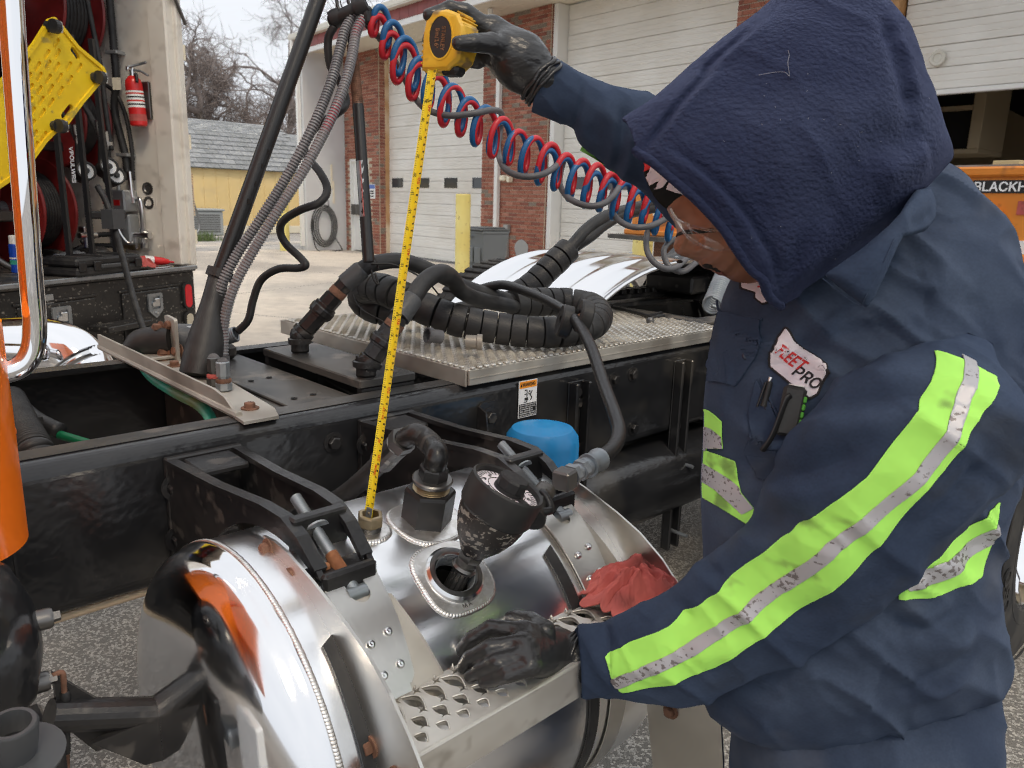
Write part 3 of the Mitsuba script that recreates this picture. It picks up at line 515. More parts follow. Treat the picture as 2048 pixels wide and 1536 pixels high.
for i in range(420):
    a = V(*[0, 0, 0]); c = V(*(21.5848,47.5193,0.8666)); x = rr.uniform(-7, 12); p = V(c[0] + x * .73 + rr.normal(0, 1.5), c[1] - x * .69 + rr.normal(0, 1.5), 0); hh = rr.uniform(3, 7.0)
    q = [p]; d = unit(V(rr.normal(0, .2), rr.normal(0, .2), 1))
    for j in range(4): d = unit(d + rr.normal(0, .22, 3)); q.append(q[-1] + d * hh / 4)
    br.append(tube(np.array(q), np.linspace(.022, .008, 5), 3, caps=False))
single('far_brush', cat(br), 'twig', 'tangle of bare brush behind the shed', 'brush', True, kind='stuff')

# ------------------------------------------------------------------ service truck, in its own coordinates (s along the tail, o into the body, z)
SA = [SV, SI, V(0, 0, 1)]; S0 = V(SO[0], SO[1], 0)
def so(s, o, z): return S0 + s * SV + o * SI + V(0, 0, z)
def sb(s0, s1, o0, o1, z0, z1, ch=0.0): return bb(s0, s1, o0, o1, z0, z1, ch, SA, S0)
def wl(pts, n=8): return spline([so(*p) for p in pts], n)
ST = thing('service_truck', 'white and black lube service truck with its rear bay open, hoses and red reels inside', 'truck')
part(ST, 'side_wall', cat(sb(-.08, -.0, .16, 3.4, .76, 3.0, .004), sb(-.083, -.0795, .20, 3.3, 1.15, 1.21)), 'truck_white', label='dirty white inner wall of the bay')
pst = part(ST, 'rear_post', cat(sb(-.10, .012, .0, .158, .745, 3.0, .012), sb(-.03, .03, -.03, .02, .745, 3.0, .008)), 'truck_white', label='scuffed white corner post')
for z in (2.22, 1.62, .95): part(pst, 'hinge', cat(cyl(so(.045, -.01, z - .05), so(.045, -.01, z + .05), .016, 10), sb(.0, .05, -.02, .01, z - .04, z + .03, .004)), 'cream_trim')
part(pst, 'latch_rod', tube(wl([(.045, -.01, 1.32), (.05, -.012, 1.2), (.09, -.015, 1.08), (.085, -.015, 1.0), (.04, -.01, .96)]), .008, 8), 'galv', True)
part(pst, 'door_seal', cat([sb(.028, .04, -.03, .0, 1.1 + i * .018, 1.112 + i * .018) for i in range(17)]), 'wood')
part(pst, 'rain_lip', cyl(so(-.08, -.04, 2.62), so(.04, -.05, 2.40), .012, 8), 'steel_dark')
for q in ((294, 377), (298, 411)): pass
for z in (1.285, 1.185): part(ST, 'wall_ring', cat(lathe([(.02, 0), (.045, .0), (.045, .008), (.03, .01), (.022, .002)], so(-.0795, .27, z), -SV, 20), lathe([(0, .003), (.022, .003)], so(-.0795, .27, z), -SV, 20)), 'steel_dark', 40)
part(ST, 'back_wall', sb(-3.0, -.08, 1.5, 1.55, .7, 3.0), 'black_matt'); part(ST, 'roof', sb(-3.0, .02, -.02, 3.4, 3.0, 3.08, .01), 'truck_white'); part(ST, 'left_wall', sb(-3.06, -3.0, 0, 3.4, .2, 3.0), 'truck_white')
part(ST, 'bay_floor', sb(-3.0, .02, -.02, 1.5, .70, .738, .006), 'black_dusty', label='worn black steel shelf of the open bay')
part(ST, 'shelf_edge', cat(sb(-3.0, .022, -.035, -.02, .715, .742, .004)), 'galv')
tail = part(ST, 'tail_panel', cat(sb(-3.0, .018, .0, .06, .16, .70, .008), sb(-3.0, .02, .06, 3.4, .2, .69)), 'truck_black', label='chipped black lower tail')
for a, b in ((-.70, -.165), (-1.47, -.92), (-2.3, -1.7)):
    dr_ = part(ST, 'locker_door', cat(sb(a, b, -.016, -.002, .2, .60, .006), sb(a - .02, b + .02, -.012, -.003, .606, .622, .003)), 'truck_black')
    c = {-.70: -.42, -1.47: -1.19, -2.3: -2.0}[a]; zc = .505
    part(dr_, 'latch', cat(prism(Polygon([(-.055, .06), (.055, .06), (.055, -.04), (.0, -.085), (-.055, -.04)]).buffer(.012).difference(rpoly(-.042, -.035, .042, .052, .006)), so(c, -.018, zc), SV, V(0, 0, 1), .012), sb(c - .042, c + .042, -.017, -.012, zc - .035, zc + .052)), 'galv')
    part(dr_, 'latch_paddle', cat(sb(c - .008, c + .036, -.034, -.02, zc - .02, zc + .036, .004), cyl(so(c - .022, -.016, zc), so(c - .022, -.036, zc), .016, 14), cyl(so(c, -.016, zc - .062), so(c, -.04, zc - .062), .008, 10)), 'chrome_dull')
part(ST, 'step_bracket', cat(prism([(-.99, .40), (-.63, .43), (-.63, .38), (-.78, .30), (-.99, .18)], so(0, -.004, 0), SV, V(0, 0, 1), -.01), sb(-.99, -.62, -.17, -.01, .395, .43, .004), prism([(-.17, .395), (-.01, .395), (-.01, .26)], so(-.64, 0, 0), SI, V(0, 0, 1), .012)), 'truck_black')
part(ST, 'tail_plate', sb(-1.35, -1.22, -.01, -.002, .60, .655, .003), 'grey_metal')
def lamp(zc, mt, label):
    pg = rpoly(-.035, -.085, .035, .085, .034); l = part(ST, 'tail_lamp', prism(pg.buffer(.014).difference(pg), so(-.078, -.004, zc), SV, V(0, 0, 1), .016), 'rubber')
    part(l, 'lens', prism(pg.buffer(-.001), so(-.078, -.004, zc), SV, V(0, 0, 1), .02), mt, label=label)
lamp(.525, 'lens_red', 'red oval tail lamp'); lamp(.31, 'lens_clear', 'yellowed clear oval reversing lamp')
def reel(s, o, z, R, w, label, nm='hose_reel'):
    k = part(ST, nm, cat(*[lathe([(.05, -.012), (R * .55, -.02), (R * .9, -.006), (R, -.012), (R + .008, 0), (R, .012), (R * .9, .006), (R * .55, .0), (.05, .006)], so(s + d, o, z), SV, 48) for d in (-w / 2, w / 2)], lathe([(R * .45, -w / 2), (R * .45, w / 2)], so(s, o, z), SV, 32)), 'reel_red', 40, label=label)
    hx = helix([so(s - w / 2 + .03, o, z), so(s + w / 2 - .03, o, z)], R * .72, 9, 40); part(k, 'wound_hose', tube(hx, .02, 8), 'rubber', True)
    part(k, 'hub', cat(cyl(so(s - w / 2 - .07, o, z), so(s - w / 2, o, z), .055, 20), cyl(so(s - w / 2 - .14, o, z), so(s - w / 2 - .07, o, z), .025, 14), cyl(so(s - w / 2 - .12, o, z - .12), so(s - w / 2 - .12, o, z + .05), .02, 12), cyl(so(s - w / 2 - .20, o, z - .05), so(s - w / 2 - .10, o, z - .05), .022, 12)), 'galv')
    return k
reel(-.32, .85, 2.46, .40, .32, 'large dark red hose reel at the top of the bay'); reel(-.25, .82, 1.74, .33, .22, 'dark red hose reel behind the yellow creeper'); reel(-.50, 1.0, 1.12, .36, .26, 'dark red hose reel in the shadow at the bottom of the bay'); reel(-1.1, 1.0, 1.3, .36, .3, 'dark red hose reel behind the chrome grab handle')
reel(-1.25, .9, 2.4, .38, .3, 'dark red hose reel at the upper left of the bay')
part(ST, 'blue_barrel', lathe([(0, .74), (.28, .74), (.28, 1.55), (.25, 1.6), (0, 1.6)], so(-1.75, .95, 0), V(0, 0, 1), 28), 'blue_barrel', 40)
for i, (a, b, o) in enumerate(((-.86, -.90, .18), (-.70, -.74, .16), (-.56, -.56, .14))):
    part(ST, 'rack_bar', cat(tube([so(a, o + .05, 2.2), so(b, o, .80)], .02, 4), tube([so(a + .012, o + .05, 2.2), so(b + .012, o, .80)], .012, 4)), 'black_satin')
part(ST, 'rack_foot', cat(sb(-.95, -.5, .12, .2, .74, .80, .006), sb(-1.3, -.6, .9, 1.0, 1.48, 1.56, .006), sb(-1.2, -.1, .7, .8, 1.52, 1.58, .006)), 'black_satin')
text(ST, 'stencil', 'VPOULWRS', .028, so(-.885, .115, 1.52), V(0, 0, -1), SV, 'ink_white', .0015)
def hose(parent, nm, pts, r, mt, sides=10, n=8, label=None): return part(parent, nm, tube(wl(pts, n), r, sides), mt, True, label)
W_ = [(0.4235,2.5679),(0.4223,2.1998),(0.427,2.0031),(0.4631,1.8368),(0.4367,1.6778),(0.4016,1.5137),(0.3935,1.3404)]
hose(ST, 'wall_hose', [(-.13, a, b) for a, b in W_], .026, 'rubber')
for q in (1, 5): part(ST, 'hose_clamp', sb(-.165, -.08, W_[q][0] - .05, W_[q][0] + .05, W_[q][1] - .012, W_[q][1] + .012, .003), 'grey_metal')
W2 = [(0.5383,1.9962),(0.4449,1.9283),(0.3809,1.7937),(0.3507,1.5835),(0.3584,1.3415)]; hose(ST, 'wall_hose', [(-.12, a, b) for a, b in W2], .014, 'rubber')
W3 = [(0.4527,2.5288),(0.4206,2.3111),(0.388,2.0898),(0.3751,1.8002),(0.364,1.6363),(0.3581,1.5369)]; hose(ST, 'wall_hose', [(-.3, a, b) for a, b in W3], .017, 'rubber')
part(ST, 'valve_block', cat(sb(-.22, -.085, .36, .56, 1.12, 1.27, .01), cyl(so(-.2, .5, 1.27), so(-.2, .5, 1.31), .014, 10), cyl(so(-.2, .42, 1.27), so(-.2, .42, 1.31), .014, 10)), 'grey_metal')
part(ST, 'valve_tag', cat(sb(-.225, -.221, .40, .46, 1.16, 1.2), sb(-.225, -.221, .50, .55, 1.17, 1.21)), 'ext_red')
jb = part(ST, 'junction_box', sb(-.19, -.085, .36, .56, .88, 1.10, .012), 'grey_metal'); part(jb, 'lever', tube(wl([(-.2, .50, 1.07), (-.23, .46, 1.06), (-.23, .40, .95), (-.22, .36, .90), (-.2, .33, .90)]), .011, 8), 'chrome_dull', True)
part(ST, 'chrome_pipe', cat(tube(wl([(-.14, .37, 1.40), (-.14, .36, 1.22), (-.13, .35, 1.20), (-.13, .30, 1.19), (-.13, .30, .9)], 4), .017, 10), cyl(so(-.13, .30, .96), so(-.13, .30, 1.0), .025, 10), cyl(so(-.13, .30, .86), so(-.13, .30, .9), .026, 10), cyl(so(-.13, .36, 1.18), so(-.13, .36, 1.22), .026, 10)), 'chrome_dull', 40)
for z, o in ((.955, .40), (.87, .52)):
    k = hose(ST, 'coupler_hose', [(-.35, o + .25, z - .06), (-.25, o + .2, z - .01), (-.16, o + .02, z)], .018, 'rubber'); part(k, 'coupler', cat(cyl(so(-.16, o + .02, z), so(-.13, o - .14, z - .002), .02, 12), cyl(so(-.135, o - .1, z), so(-.128, o - .16, z), .028, 12), cyl(so(-.14, o - .04, z), so(-.14, o - .04, z - .1), .014, 10)), 'chrome_dull' if z > .9 else 'brass', 40)
pm = part(ST, 'pump', cat(lathe([(0, 0), (.07, 0), (.085, .03), (.085, .09), (.06, .12), (0, .12)], so(-.50, .42, .80), unit(-SI + SV * .4), 24), sb(-.58, -.44, .42, .6, .74, .80, .006)), 'steel_dark', 40)
part(pm, 'outlet_pipe', cat(cyl(so(-.86, .34, .83), so(-.62, .36, .83), .026, 14), cyl(so(-.80, .344, .83), so(-.76, .346, .83), .034, 8), cyl(so(-.70, .352, .83), so(-.66, .354, .83), .036, 8)), 'galv')
part(pm, 'elbow', cat(cyl(so(-.54, .40, .88), so(-.54, .40, 1.0), .022, 12), cyl(so(-.60, .4, .96), so(-.46, .4, .96), .02, 12), sb(-.58, -.5, .37, .43, .98, 1.02, .006)), 'chrome_dull')
part(ST, 'manifold', cat(sb(-1.35, -.9, .6, .68, 1.05, 1.12, .01), cyl(so(-1.1, .58, .98), so(-1.1, .58, 1.06), .03, 12), tube(wl([(-1.1, .58, .98), (-1.1, .56, .84), (-1.02, .5, .76), (-.95, .5, .75)]), .022, 10), cyl(so(-1.5, .62, .85), so(-1.5, .62, 1.3), .05, 14), cyl(so(-1.35, .6, .80), so(-1.35, .6, 1.2), .03, 12)), 'steel_dark', 40)
# three dispensing meters hanging on the rack
for i, (a, b, zz, oo, lab) in enumerate(((-.59, .22, 1.385, .30, 'oil meter with a white dial hanging behind the rack bar'), (-.455, .20, 1.42, .24, 'oil meter with a white dial hanging in the middle'), (-.335, .26, 1.365, .30, 'oil meter with a white dial hanging nearest the wall'))):
    k = thing('oil_meter', lab, 'meter'); c = so(a, oo, zz); n = unit(-SI * .86 - SV * .35 + V(0, 0, .25))
    put(k, lathe([(.03, -.13), (.055, -.10), (.062, -.02), (.062, .012), (.052, .016), (.05, .0), (.0, .0)], c, n, 28), 'rubber', 40)
    part(k, 'dial', lathe([(0, .0015), (.049, .0015)], c, n, 24), 'white_plastic'); part(k, 'knob', lathe([(.018, .002), (.018, .02), (.015, .024), (0, .024)], c, n, 12), 'rubber')
    part(k, 'pointer', box(c + n * .004 + V(0, 0, -.03), (.014, .03, .002), frame(n)), 'ink')
    part(k, 'handle', tube(spline([c - n * .11, c - n * .12 + V(0, 0, .08), c - n * .09 + V(0, 0, .2)], 6), .018, 10), 'rubber', True)
    hs = part(k, 'hose', tube(spline([c - n * .09 + V(0, 0, .2), c + SI * .16 - SV * .03 + V(0, 0, .42), c + SI * .4 - SV * .10 + V(0, 0, .75)], 8), .013, 10), 'rubber', True)
    part(k, 'swivel', cat(cyl(c - n * .09 + V(0, 0, .2), c - n * .02 + SI * .04 - SV * .012 + V(0, 0, .30), .017, 10), cyl(c - n * .07 + V(0, 0, .225), c - n * .065 + V(0, 0, .245), .024, 8)), 'chrome_dull', 40)
dh = thing('dispensing_hose', 'long black hose reaching from the truck bay down past the shelf edge', 'hose')
put(dh, tube(wl([(-0.7022,0.1067,1.2895),(-0.7059,0.0489,1.2033),(-0.7622,-0.054,1.066),(-0.9135,-0.2507,0.8637),(-1.0617,-0.4353,0.6889),(-1.164,-0.5793,0.5324),(-1.2637,-0.7257,0.3835),(-1.3826,-0.8476,0.1869)], 8), .019, 12), 'rubber', True)
part(dh, 'clip', box(so(*(-0.7904,-0.0839,1.0892)), (.10, .09, .12), SA), 'rubber_grey'); part(dh, 'clip_arm', sb(-.72, -.42, .15, .2, 1.08, 1.13, .01), 'rubber')
# things lying in the bay
cp = thing('mechanics_creeper', 'yellow plastic mechanic creeper with black casters hung in the truck bay', 'creeper')
PC = np.array([(-1.1555,2.1792),(-1.1141,2.1983),(-1.0597,2.1576),(-0.9671,2.0743),(-0.7951,1.9878),(-0.7798,1.9562),(-0.8079,1.9121),(-0.9781,1.7544),(-1.1072,1.6187),(-1.1799,1.5793),(-1.2535,1.5191),(-1.357,1.4105),(-1.4605,1.3264),(-1.6801,1.1973),(-1.8663,1.3633),(-1.6722,1.6423),(-1.3541,1.9433),(-1.2689,2.0342)])
hole = lambda c, d, l, w: LineString([c - d * l, c + d * l]).buffer(w, quad_segs=4)
px_ = np.array([(-1.1171,2.0641),(-1.1873,1.9917),(-1.1172,2.0093),(-1.2567,1.918),(-1.1876,1.9373),(-1.1298,1.9359),(-1.0472,1.9519),(-0.9741,1.9552),(-1.3206,1.8519),(-1.2535,1.8648),(-1.1939,1.8627),(-1.1197,1.8793),(-1.0492,1.8784),(-1.3178,1.7964),(-1.2629,1.793),(-1.1872,1.8088),(-1.1215,1.8092),(-1.3303,1.7274),(-1.2568,1.7394),(-1.1933,1.7361),(-1.3211,1.6745),(-1.2587,1.6733),(-1.3298,1.6083),(-1.3238,1.5539),(-1.2646,1.5507),(-1.3251,1.4931),(-1.3983,1.5651),(-1.3752,1.6243),(-1.382,1.688),(-1.4064,1.5047)])
pg = Polygon(PC).buffer(.02).buffer(-.02)
dd = unit(np.array((-1.1095,2.0797)) - np.array((-1.1483,2.0333)))
for c in px_: pg = pg.difference(hole(c, dd, .024, .011))
hnd = [((-1.0066,2.0456), (-0.9779,2.0156)), ((-1.0625,1.7278), (-1.1175,1.6725)), ((-1.3114,1.9455), (-1.3479,1.899))]
for a, b in hnd: pg = pg.difference(LineString([a, b]).buffer(.017))
rim = Polygon(PC).buffer(.02).buffer(-.02).difference(Polygon(PC).buffer(-.022))
bk = Polygon(PC).buffer(-.008)
for a, b in hnd: bk = bk.difference(LineString([a, b]).buffer(.017))
co = so(0, -.10, 0)
put(cp, cat(prism(pg, co, SV, V(0, 0, 1), .014), prism(bk, co - SI * .003, SV, V(0, 0, 1), -.012), prism(rim, co - SI * .012, SV, V(0, 0, 1), .012)), 'creeper_yellow')
for q in ((-1.1606,2.1396), (-0.871,1.9169), (-1.1892,1.6109)):
    c = so(q[0], -.13, q[1]); w = part(cp, 'caster', cat(cyl(c - SV * .016 - SI * .03, c + SV * .016 - SI * .03, .038, 18), cyl(c + SI * .02, c - SI * .01, .03, 12)), 'rubber'); part(w, 'fork', cat(bb(.0, .02, -.055, -.0, -.03, .03, .006, SA, c + SV * .016), cyl(c + SV * .01 - SI * .03, c + SV * .045 - SI * .035, .012, 10)), 'chrome_dull')
fe = thing('fire_extinguisher', 'red fire extinguisher on the inner wall of the service truck', 'fire extinguisher'); fo = .235; fb = so(-.155, fo, 0); ax = unit(V(0, 0, 1) - SV * .03 + SI * .045)
put(fe, lathe([(0, 0), (.05, .0), (.056, .01), (.056, .27), (.05, .30), (.03, .325), (.02, .33), (0, .33)], fb + V(0, 0, 1.71), ax, 28), 'ext_red', 40)
part(fe, 'label_band', lathe([(.0566, .12), (.0566, .23)], fb + V(0, 0, 1.71), ax, 28), 'white_plastic', True); part(fe, 'lower_label', lathe([(.0566, .03), (.0566, .075)], fb + V(0, 0, 1.71), ax, 28), 'rag_red', True)
for i in range(4): part(fe, 'label_print', lathe([(.0569, .135 + i * .024), (.0569, .145 + i * .024)], fb + V(0, 0, 1.71), ax, 28), 'ink_red' if i % 2 else 'ink')
vt = fb + ax * .33 + V(0, 0, 1.71); part(fe, 'valve', cat(cyl(vt, vt + V(0, 0, .05), .018, 12), bb(-.05, .03, -.012, .012, .03, .055, .005, SA, vt)), 'chrome_dull')
part(fe, 'handle', cat(tube([vt + V(0, 0, .05) - SV * .04, vt + V(0, 0, .075) + SV * .01 - SI * .05, vt + V(0, 0, .085) - SI * .12], .009, 8), tube([vt + V(0, 0, .04), vt + V(0, 0, .03) - SI * .07, vt + V(0, 0, .0) - SI * .13], .008, 8)), 'galv', True)
part(fe, 'nozzle', tube(wl([(-.16, fo, 2.05), (-.2, fo - .05, 2.04), (-.21, fo - .06, 1.99)]), .011, 8), 'rubber', True); part(fe, 'inspection_tag', bb(-.012, -.010, .03, .10, -.06, .02, 0, SA, vt - SV * .06 + SI * .01 + V(0, 0, -.04)), 'cream_trim')
part(fe, 'bracket', cat(bb(.05, .075, -.06, .06, .05, .3, .004, SA, fb + V(0, 0, 1.71))), 'steel_dark')
cn = so(*(-1.0185,0.4858,0.6985)); cn = V(cn[0], cn[1], .742); sc_ = thing('spray_can', 'blue aerosol can with a white cap on the truck shelf', 'spray can'); put(sc_, lathe([(0, 0), (.034, 0), (.036, .006), (.036, .17), (.03, .178), (0, .178)], cn, V(0, 0, 1), 28), 'can_blue', 40)
part(sc_, 'cap', lathe([(.029, .178), (.03, .182), (.03, .225), (.027, .23), (0, .23)], cn, V(0, 0, 1), 24), 'white_plastic', 40); part(sc_, 'label_band', lathe([(.0364, .085), (.0364, .094)], cn, V(0, 0, 1), 28), 'white_plastic', True); part(sc_, 'green_patch', lathe([(.0364, .05), (.0364, .078)], cn, V(0, 0, 1), 28), 'green_cover', True)
tc = thing('tool_case', 'black plastic tool case on the truck shelf beside the red rag', 'case'); a_ = [unit(SV + .05 * SI), unit(SI - .05 * SV), V(0, 0, 1)]; tO = so(-.80, .10, .742)
put(tc, cat(bb(-.28, .28, -.14, .14, 0, .055, .014, a_, tO), bb(-.28, .28, -.14, .14, .06, .112, .014, a_, tO)), 'rubber')
for x in (-.24, -.12, .12, .24): part(tc, 'latch', bb(x - .03, x + .03, -.152, -.138, .03, .09, .005, a_, tO), 'black_satin')
part(tc, 'handle', cat(bb(-.09, .09, -.165, -.15, .045, .07, .006, a_, tO), bb(-.1, -.08, -.16, -.135, .045, .07, .004, a_, tO), bb(.08, .1, -.16, -.135, .045, .07, .004, a_, tO)), 'rubber_grey'); part(tc, 'ridge', cat(*[bb(x - .05, x + .05, -.12, .12, .11, .118, .004, a_, tO) for x in (-.2, 0, .2)]), 'rubber')
def rag(name, label, c, size, seed, ax, mt='rag_red', n=150):
    'a dropped cloth: one thin sheet gathered into folds that lean over each other, with a loose hem'
    g = np.linspace(-1, 1, n); u, v = np.meshgrid(g, g, indexing='ij'); P0 = np.column_stack([u.ravel(), v.ravel(), 0 * u.ravel()]); rr = np.random.default_rng(seed); off = rr.random(3) * 40
    W = P0 + .55 * np.column_stack([meshkit.fbm(P0 * 1.1 + off + 7 * k, 3, seed + k) - .5 for k in range(3)]); rd = lambda q, s_: 1 - np.abs(2 * meshkit.noise(q + off, s_) - 1)
    f1 = rd(W * 2.1, seed + 5) ** 2; f2 = rd(W * 4.3, seed + 6) ** 2; R = np.hypot(P0[:, 0], P0[:, 1]); sq = np.maximum(abs(P0[:, 0]), abs(P0[:, 1])); fall = np.clip(1.12 - sq ** 2.2, 0, 1)
    shift = np.column_stack([meshkit.fbm(P0 * 1.8 + off + 3, 3, seed + 11) - .5, meshkit.fbm(P0 * 1.8 + off + 19, 3, seed + 12) - .5])
    xy = P0[:, :2] * (sq / np.maximum(R, 1e-6))[:, None] ** .55 * (1 - .16 * f1[:, None] - .06 * f2[:, None]) + .42 * shift; z = .05 + fall * (.32 + .7 * f1 + .45 * f2 + .14 * rd(W * 8.5, seed + 8) ** 2) + (1 - fall) * .25 * f1 + .02 * meshkit.fbm(P0 * 9, 2, 3)
    vv = (np.column_stack([xy, z]) * np.asarray(size)) @ np.array(ax) + np.asarray(c); i, j = np.meshgrid(np.arange(n - 1), np.arange(n - 1), indexing='ij'); k = (i * n + j).ravel(); f = np.vstack([np.column_stack([k, k + n, k + n + 1]), np.column_stack([k, k + n + 1, k + 1])])
    key = single(name, shell(tm(vv, f), 0, .0016), mt, label, 'rag', 60); b = np.concatenate([np.arange(n), np.arange(n) * n + n - 1, np.arange(n)[::-1] + n * (n - 1), np.arange(n)[::-1] * n]); part(key, 'hem', tube(vv[b][::3], .0013, 6), mt, True); return key
rag('shop_rag', 'dirty red rag on the truck shelf behind the black hose', so(-.44, .08, .742), (.13, .09, .06), 3, SA)
tb = thing('sealant_tube', 'red and white sealant tube lying on the truck shelf', 'tube'); q0, q1 = so(-.36, .16, .80), so(-.17, .06, .775); put(tb, tube(np.linspace(q0, q1, 6), [.012, .028, .030, .030, .028, .018], 16), 'ext_red', True); dv = unit(q1 - q0)
part(tb, 'label_band', tube([q0 + dv * .05, q0 + dv * .11], .0306, 18, caps=False), 'white_plastic', True); part(tb, 'nozzle', tube([q1, q1 + dv * .04], [.010, .006], 10), 'lens_red', True)
wr_ = thing('wrench', 'small chrome wrench on the shelf edge in front of the red rag', 'wrench'); put(wr_, cat(bb(-.08, .08, -.008, .008, .742, .750, .003, SA, so(-.30, .0, 0)), lathe([(0, 0), (.022, 0), (.022, .012), (0, .012)], so(-.22, .0, .741), V(0, 0, 1), 16)), 'chrome_dull')
pn = thing('marker_pen', 'dark pen with a pale tip lying on the shelf in front of the tool case', 'pen'); put(pn, cyl(so(-.80, -.01, .748), so(-.68, .03, .748), .007, 10), 'rubber'); part(pn, 'tip', cyl(so(-.84, -.023, .748), so(-.80, -.01, .748), .006, 10, .003), 'white_plastic')
part(ST, 'wheel_box', cat(cyl(so(-.05, .9, .42), so(-.45, .9, .42), .42, 30), cyl(so(-2.9, .9, .42), so(-2.5, .9, .42), .42, 30)), 'tyre')

# ------------------------------------------------------------------ truck tractor: x runs to its rear, y across to its far side
TR = thing('truck_tractor', 'truck tractor with bare black frame rails, orange cab side and polished tank, being serviced', 'truck')
YR, ZR, ZB = 1.313, .853, .585
def rail(y, s):
    pf = LineString([(y + s * .085, ZR - .0045), (y + s * .0045, ZR - .0045), (y + s * .0045, ZB + .0045), (y + s * .085, ZB + .0045)])
    rnd = LineString([(y + s * .085, ZR - .0045), (y + s * .03, ZR - .0045)] + [(y + s * (.03 - .0255 * math.sin(t)), ZR - .03 + .0255 * math.cos(t)) for t in np.linspace(.1, 1.57, 8)] + [(y + s * .0045, ZB + .03)] + [(y + s * (.03 - .0255 * math.cos(t)), ZB + .03 - .0255 * math.sin(t)) for t in np.linspace(0, 1.57, 8)] + [(y + s * .085, ZB + .0045)])
    return xprism(rnd.buffer(.0045, cap_style='flat'), -1.5, 5.2)
rl = part(TR, 'frame_rail', rail(YR, 1), 'black_gloss', 35, label='glossy black near frame rail'); rl2 = part(TR, 'frame_rail', rail(2.08, -1), 'black_gloss', 35, label='black far frame rail')
part(TR, 'dusty_flange', prism([(-1.4, YR + .034), (5, YR + .034), (5, YR + .083), (-1.4, YR + .083)], V(0, 0, ZR + .001), V(1, 0, 0), V(0, 1, 0), .001), 'black_dusty'); part(TR, 'dusty_flange', prism([(-1.4, 1.998), (5, 1.998), (5, 2.05), (-1.4, 2.05)], V(0, 0, ZR + .001), V(1, 0, 0), V(0, 1, 0), .001), 'black_dusty')
for q in [(.765, .787), (1.735, .80), (1.653, .795), (1.50, .755), (1.755, .635), (1.50, .63)]:
    part(rl, 'bolt', hexbolt(V(q[0], YR, q[1]), V(0, -1, 0), .0125, .011), 'black_cast')
part(TR, 'rail_seam', box(V(.205, YR - .001, .72), (.004, .002, .25)), 'black_matt')
part(TR, 'lower_rail_liner', xprism(LineString([(YR + .03, .575), (YR + .1, .575)]).buffer(.008), -1, .9), 'wood')
# crossmembers, plates and pipe elbows between the rails
cm = part(TR, 'crossmember', cat(bb(.70, .88, YR + .07, 2.06, .828, .845, .003), bb(.70, .712, YR + .07, 2.06, .62, .827), bb(.716, .732, YR + .09, 1.97, .846, .852, .002)), 'black_dusty', label='dusty black plate between the rails')
for q in [(0.7651,1.6754,0.846),(0.8142,1.6845,0.846),(0.7659,1.4716,0.846),(0.8149,1.4784,0.846)]: part(cm, 'bolt_hole', lathe([(0, .001), (.0075, .001)], q, V(0, 0, 1), 14), 'black_void')
rp = part(TR, 'raised_plate', bb(.885, 1.035, 1.40, 1.86, .862, .882, .003), 'black_dusty', label='raised black plate carrying two pipe elbows'); part(rp, 'leg', bb(.89, 1.03, 1.40, 1.42, .62, .861), 'black_satin'); part(rp, 'leg', bb(.89, 1.03, 1.84, 1.86, .62, .861), 'black_satin')
part(cm, 'anchor_block', cat(bb(.70, .85, 1.93, 2.0, .846, .885, .01), hexbolt(V(.74, 1.965, .885), V(0, 0, 1), .016, .016)), 'black_dusty')
part(TR, 'under_beam', bb(1.05, 1.1, YR + .05, 2.06, .62, .82, .005), 'black_satin'); part(TR, 'under_pipe', tube([(.98, YR + .05, .80), (1.08, 2.0, .80)], .022, 10), 'black_satin'); part(TR, 'under_beam', bb(-.3, -.2, YR + .02, 2.05, .6, .8), 'black_satin')
def elbow(p, q1, q2, mt='rubber'):
    'a pipe elbow standing at p and leaving along q1 to q2 with collars'
    p, q1, q2 = [np.asarray(x, float) for x in (p, q1, q2)]; d = unit(q2 - q1); k = part(rp, 'pipe_elbow', tube(spline([p, p + V(0, 0, .045), q1 - d * .01, q1 + d * .015], 8), .022, 14), 'black_cast', True)
    part(k, 'collar', cat(lathe([(.024, 0), (.029, .0), (.029, .012), (.024, .014)], p + V(0, 0, .022), V(0, 0, 1), 20), lathe([(.023, .0), (.028, .002), (.028, .014), (.023, .016)], q1, d, 20)), 'black_cast', 40)
    part(k, 'base_nipple', cyl(p - V(0, 0, .004), p + V(0, 0, .024), .019, 14), 'black_dusty')
    L = np.linalg.norm(q2 - q1); part(k, 'coupling', cat(lathe([(.02, .016), (.024, .018), (.024, L * .36), (.029, L * .37), (.029, L * .56), (.024, L * .57), (.024, L * .74), (.021, L * .75), (.021, L)], q1, d, 8), lathe([(.03, L * .40), (.032, L * .42), (.032, L * .50), (.03, L * .52)], q1, d, 16)), 'black_cast'); part(k, 'rusty_collar', lathe([(.0225, L * .76), (.0225, L * .86), (.0215, L * .87)], q1, d, 16), 'rust_bolt', True); return k
E1 = [(0.93,1.7458,0.89), (0.9359,1.7462,0.9303), (1.0323,1.689,1.0589)]; E2 = [(0.9129,1.4188,0.8854), (0.9179,1.4158,0.9124), (0.98,1.3838,1.018)]
E1[0] = V(E1[0][0], E1[0][1], .886); E2[0] = V(E2[0][0], E2[0][1], .886)
elbow(*E1); elbow(*E2)
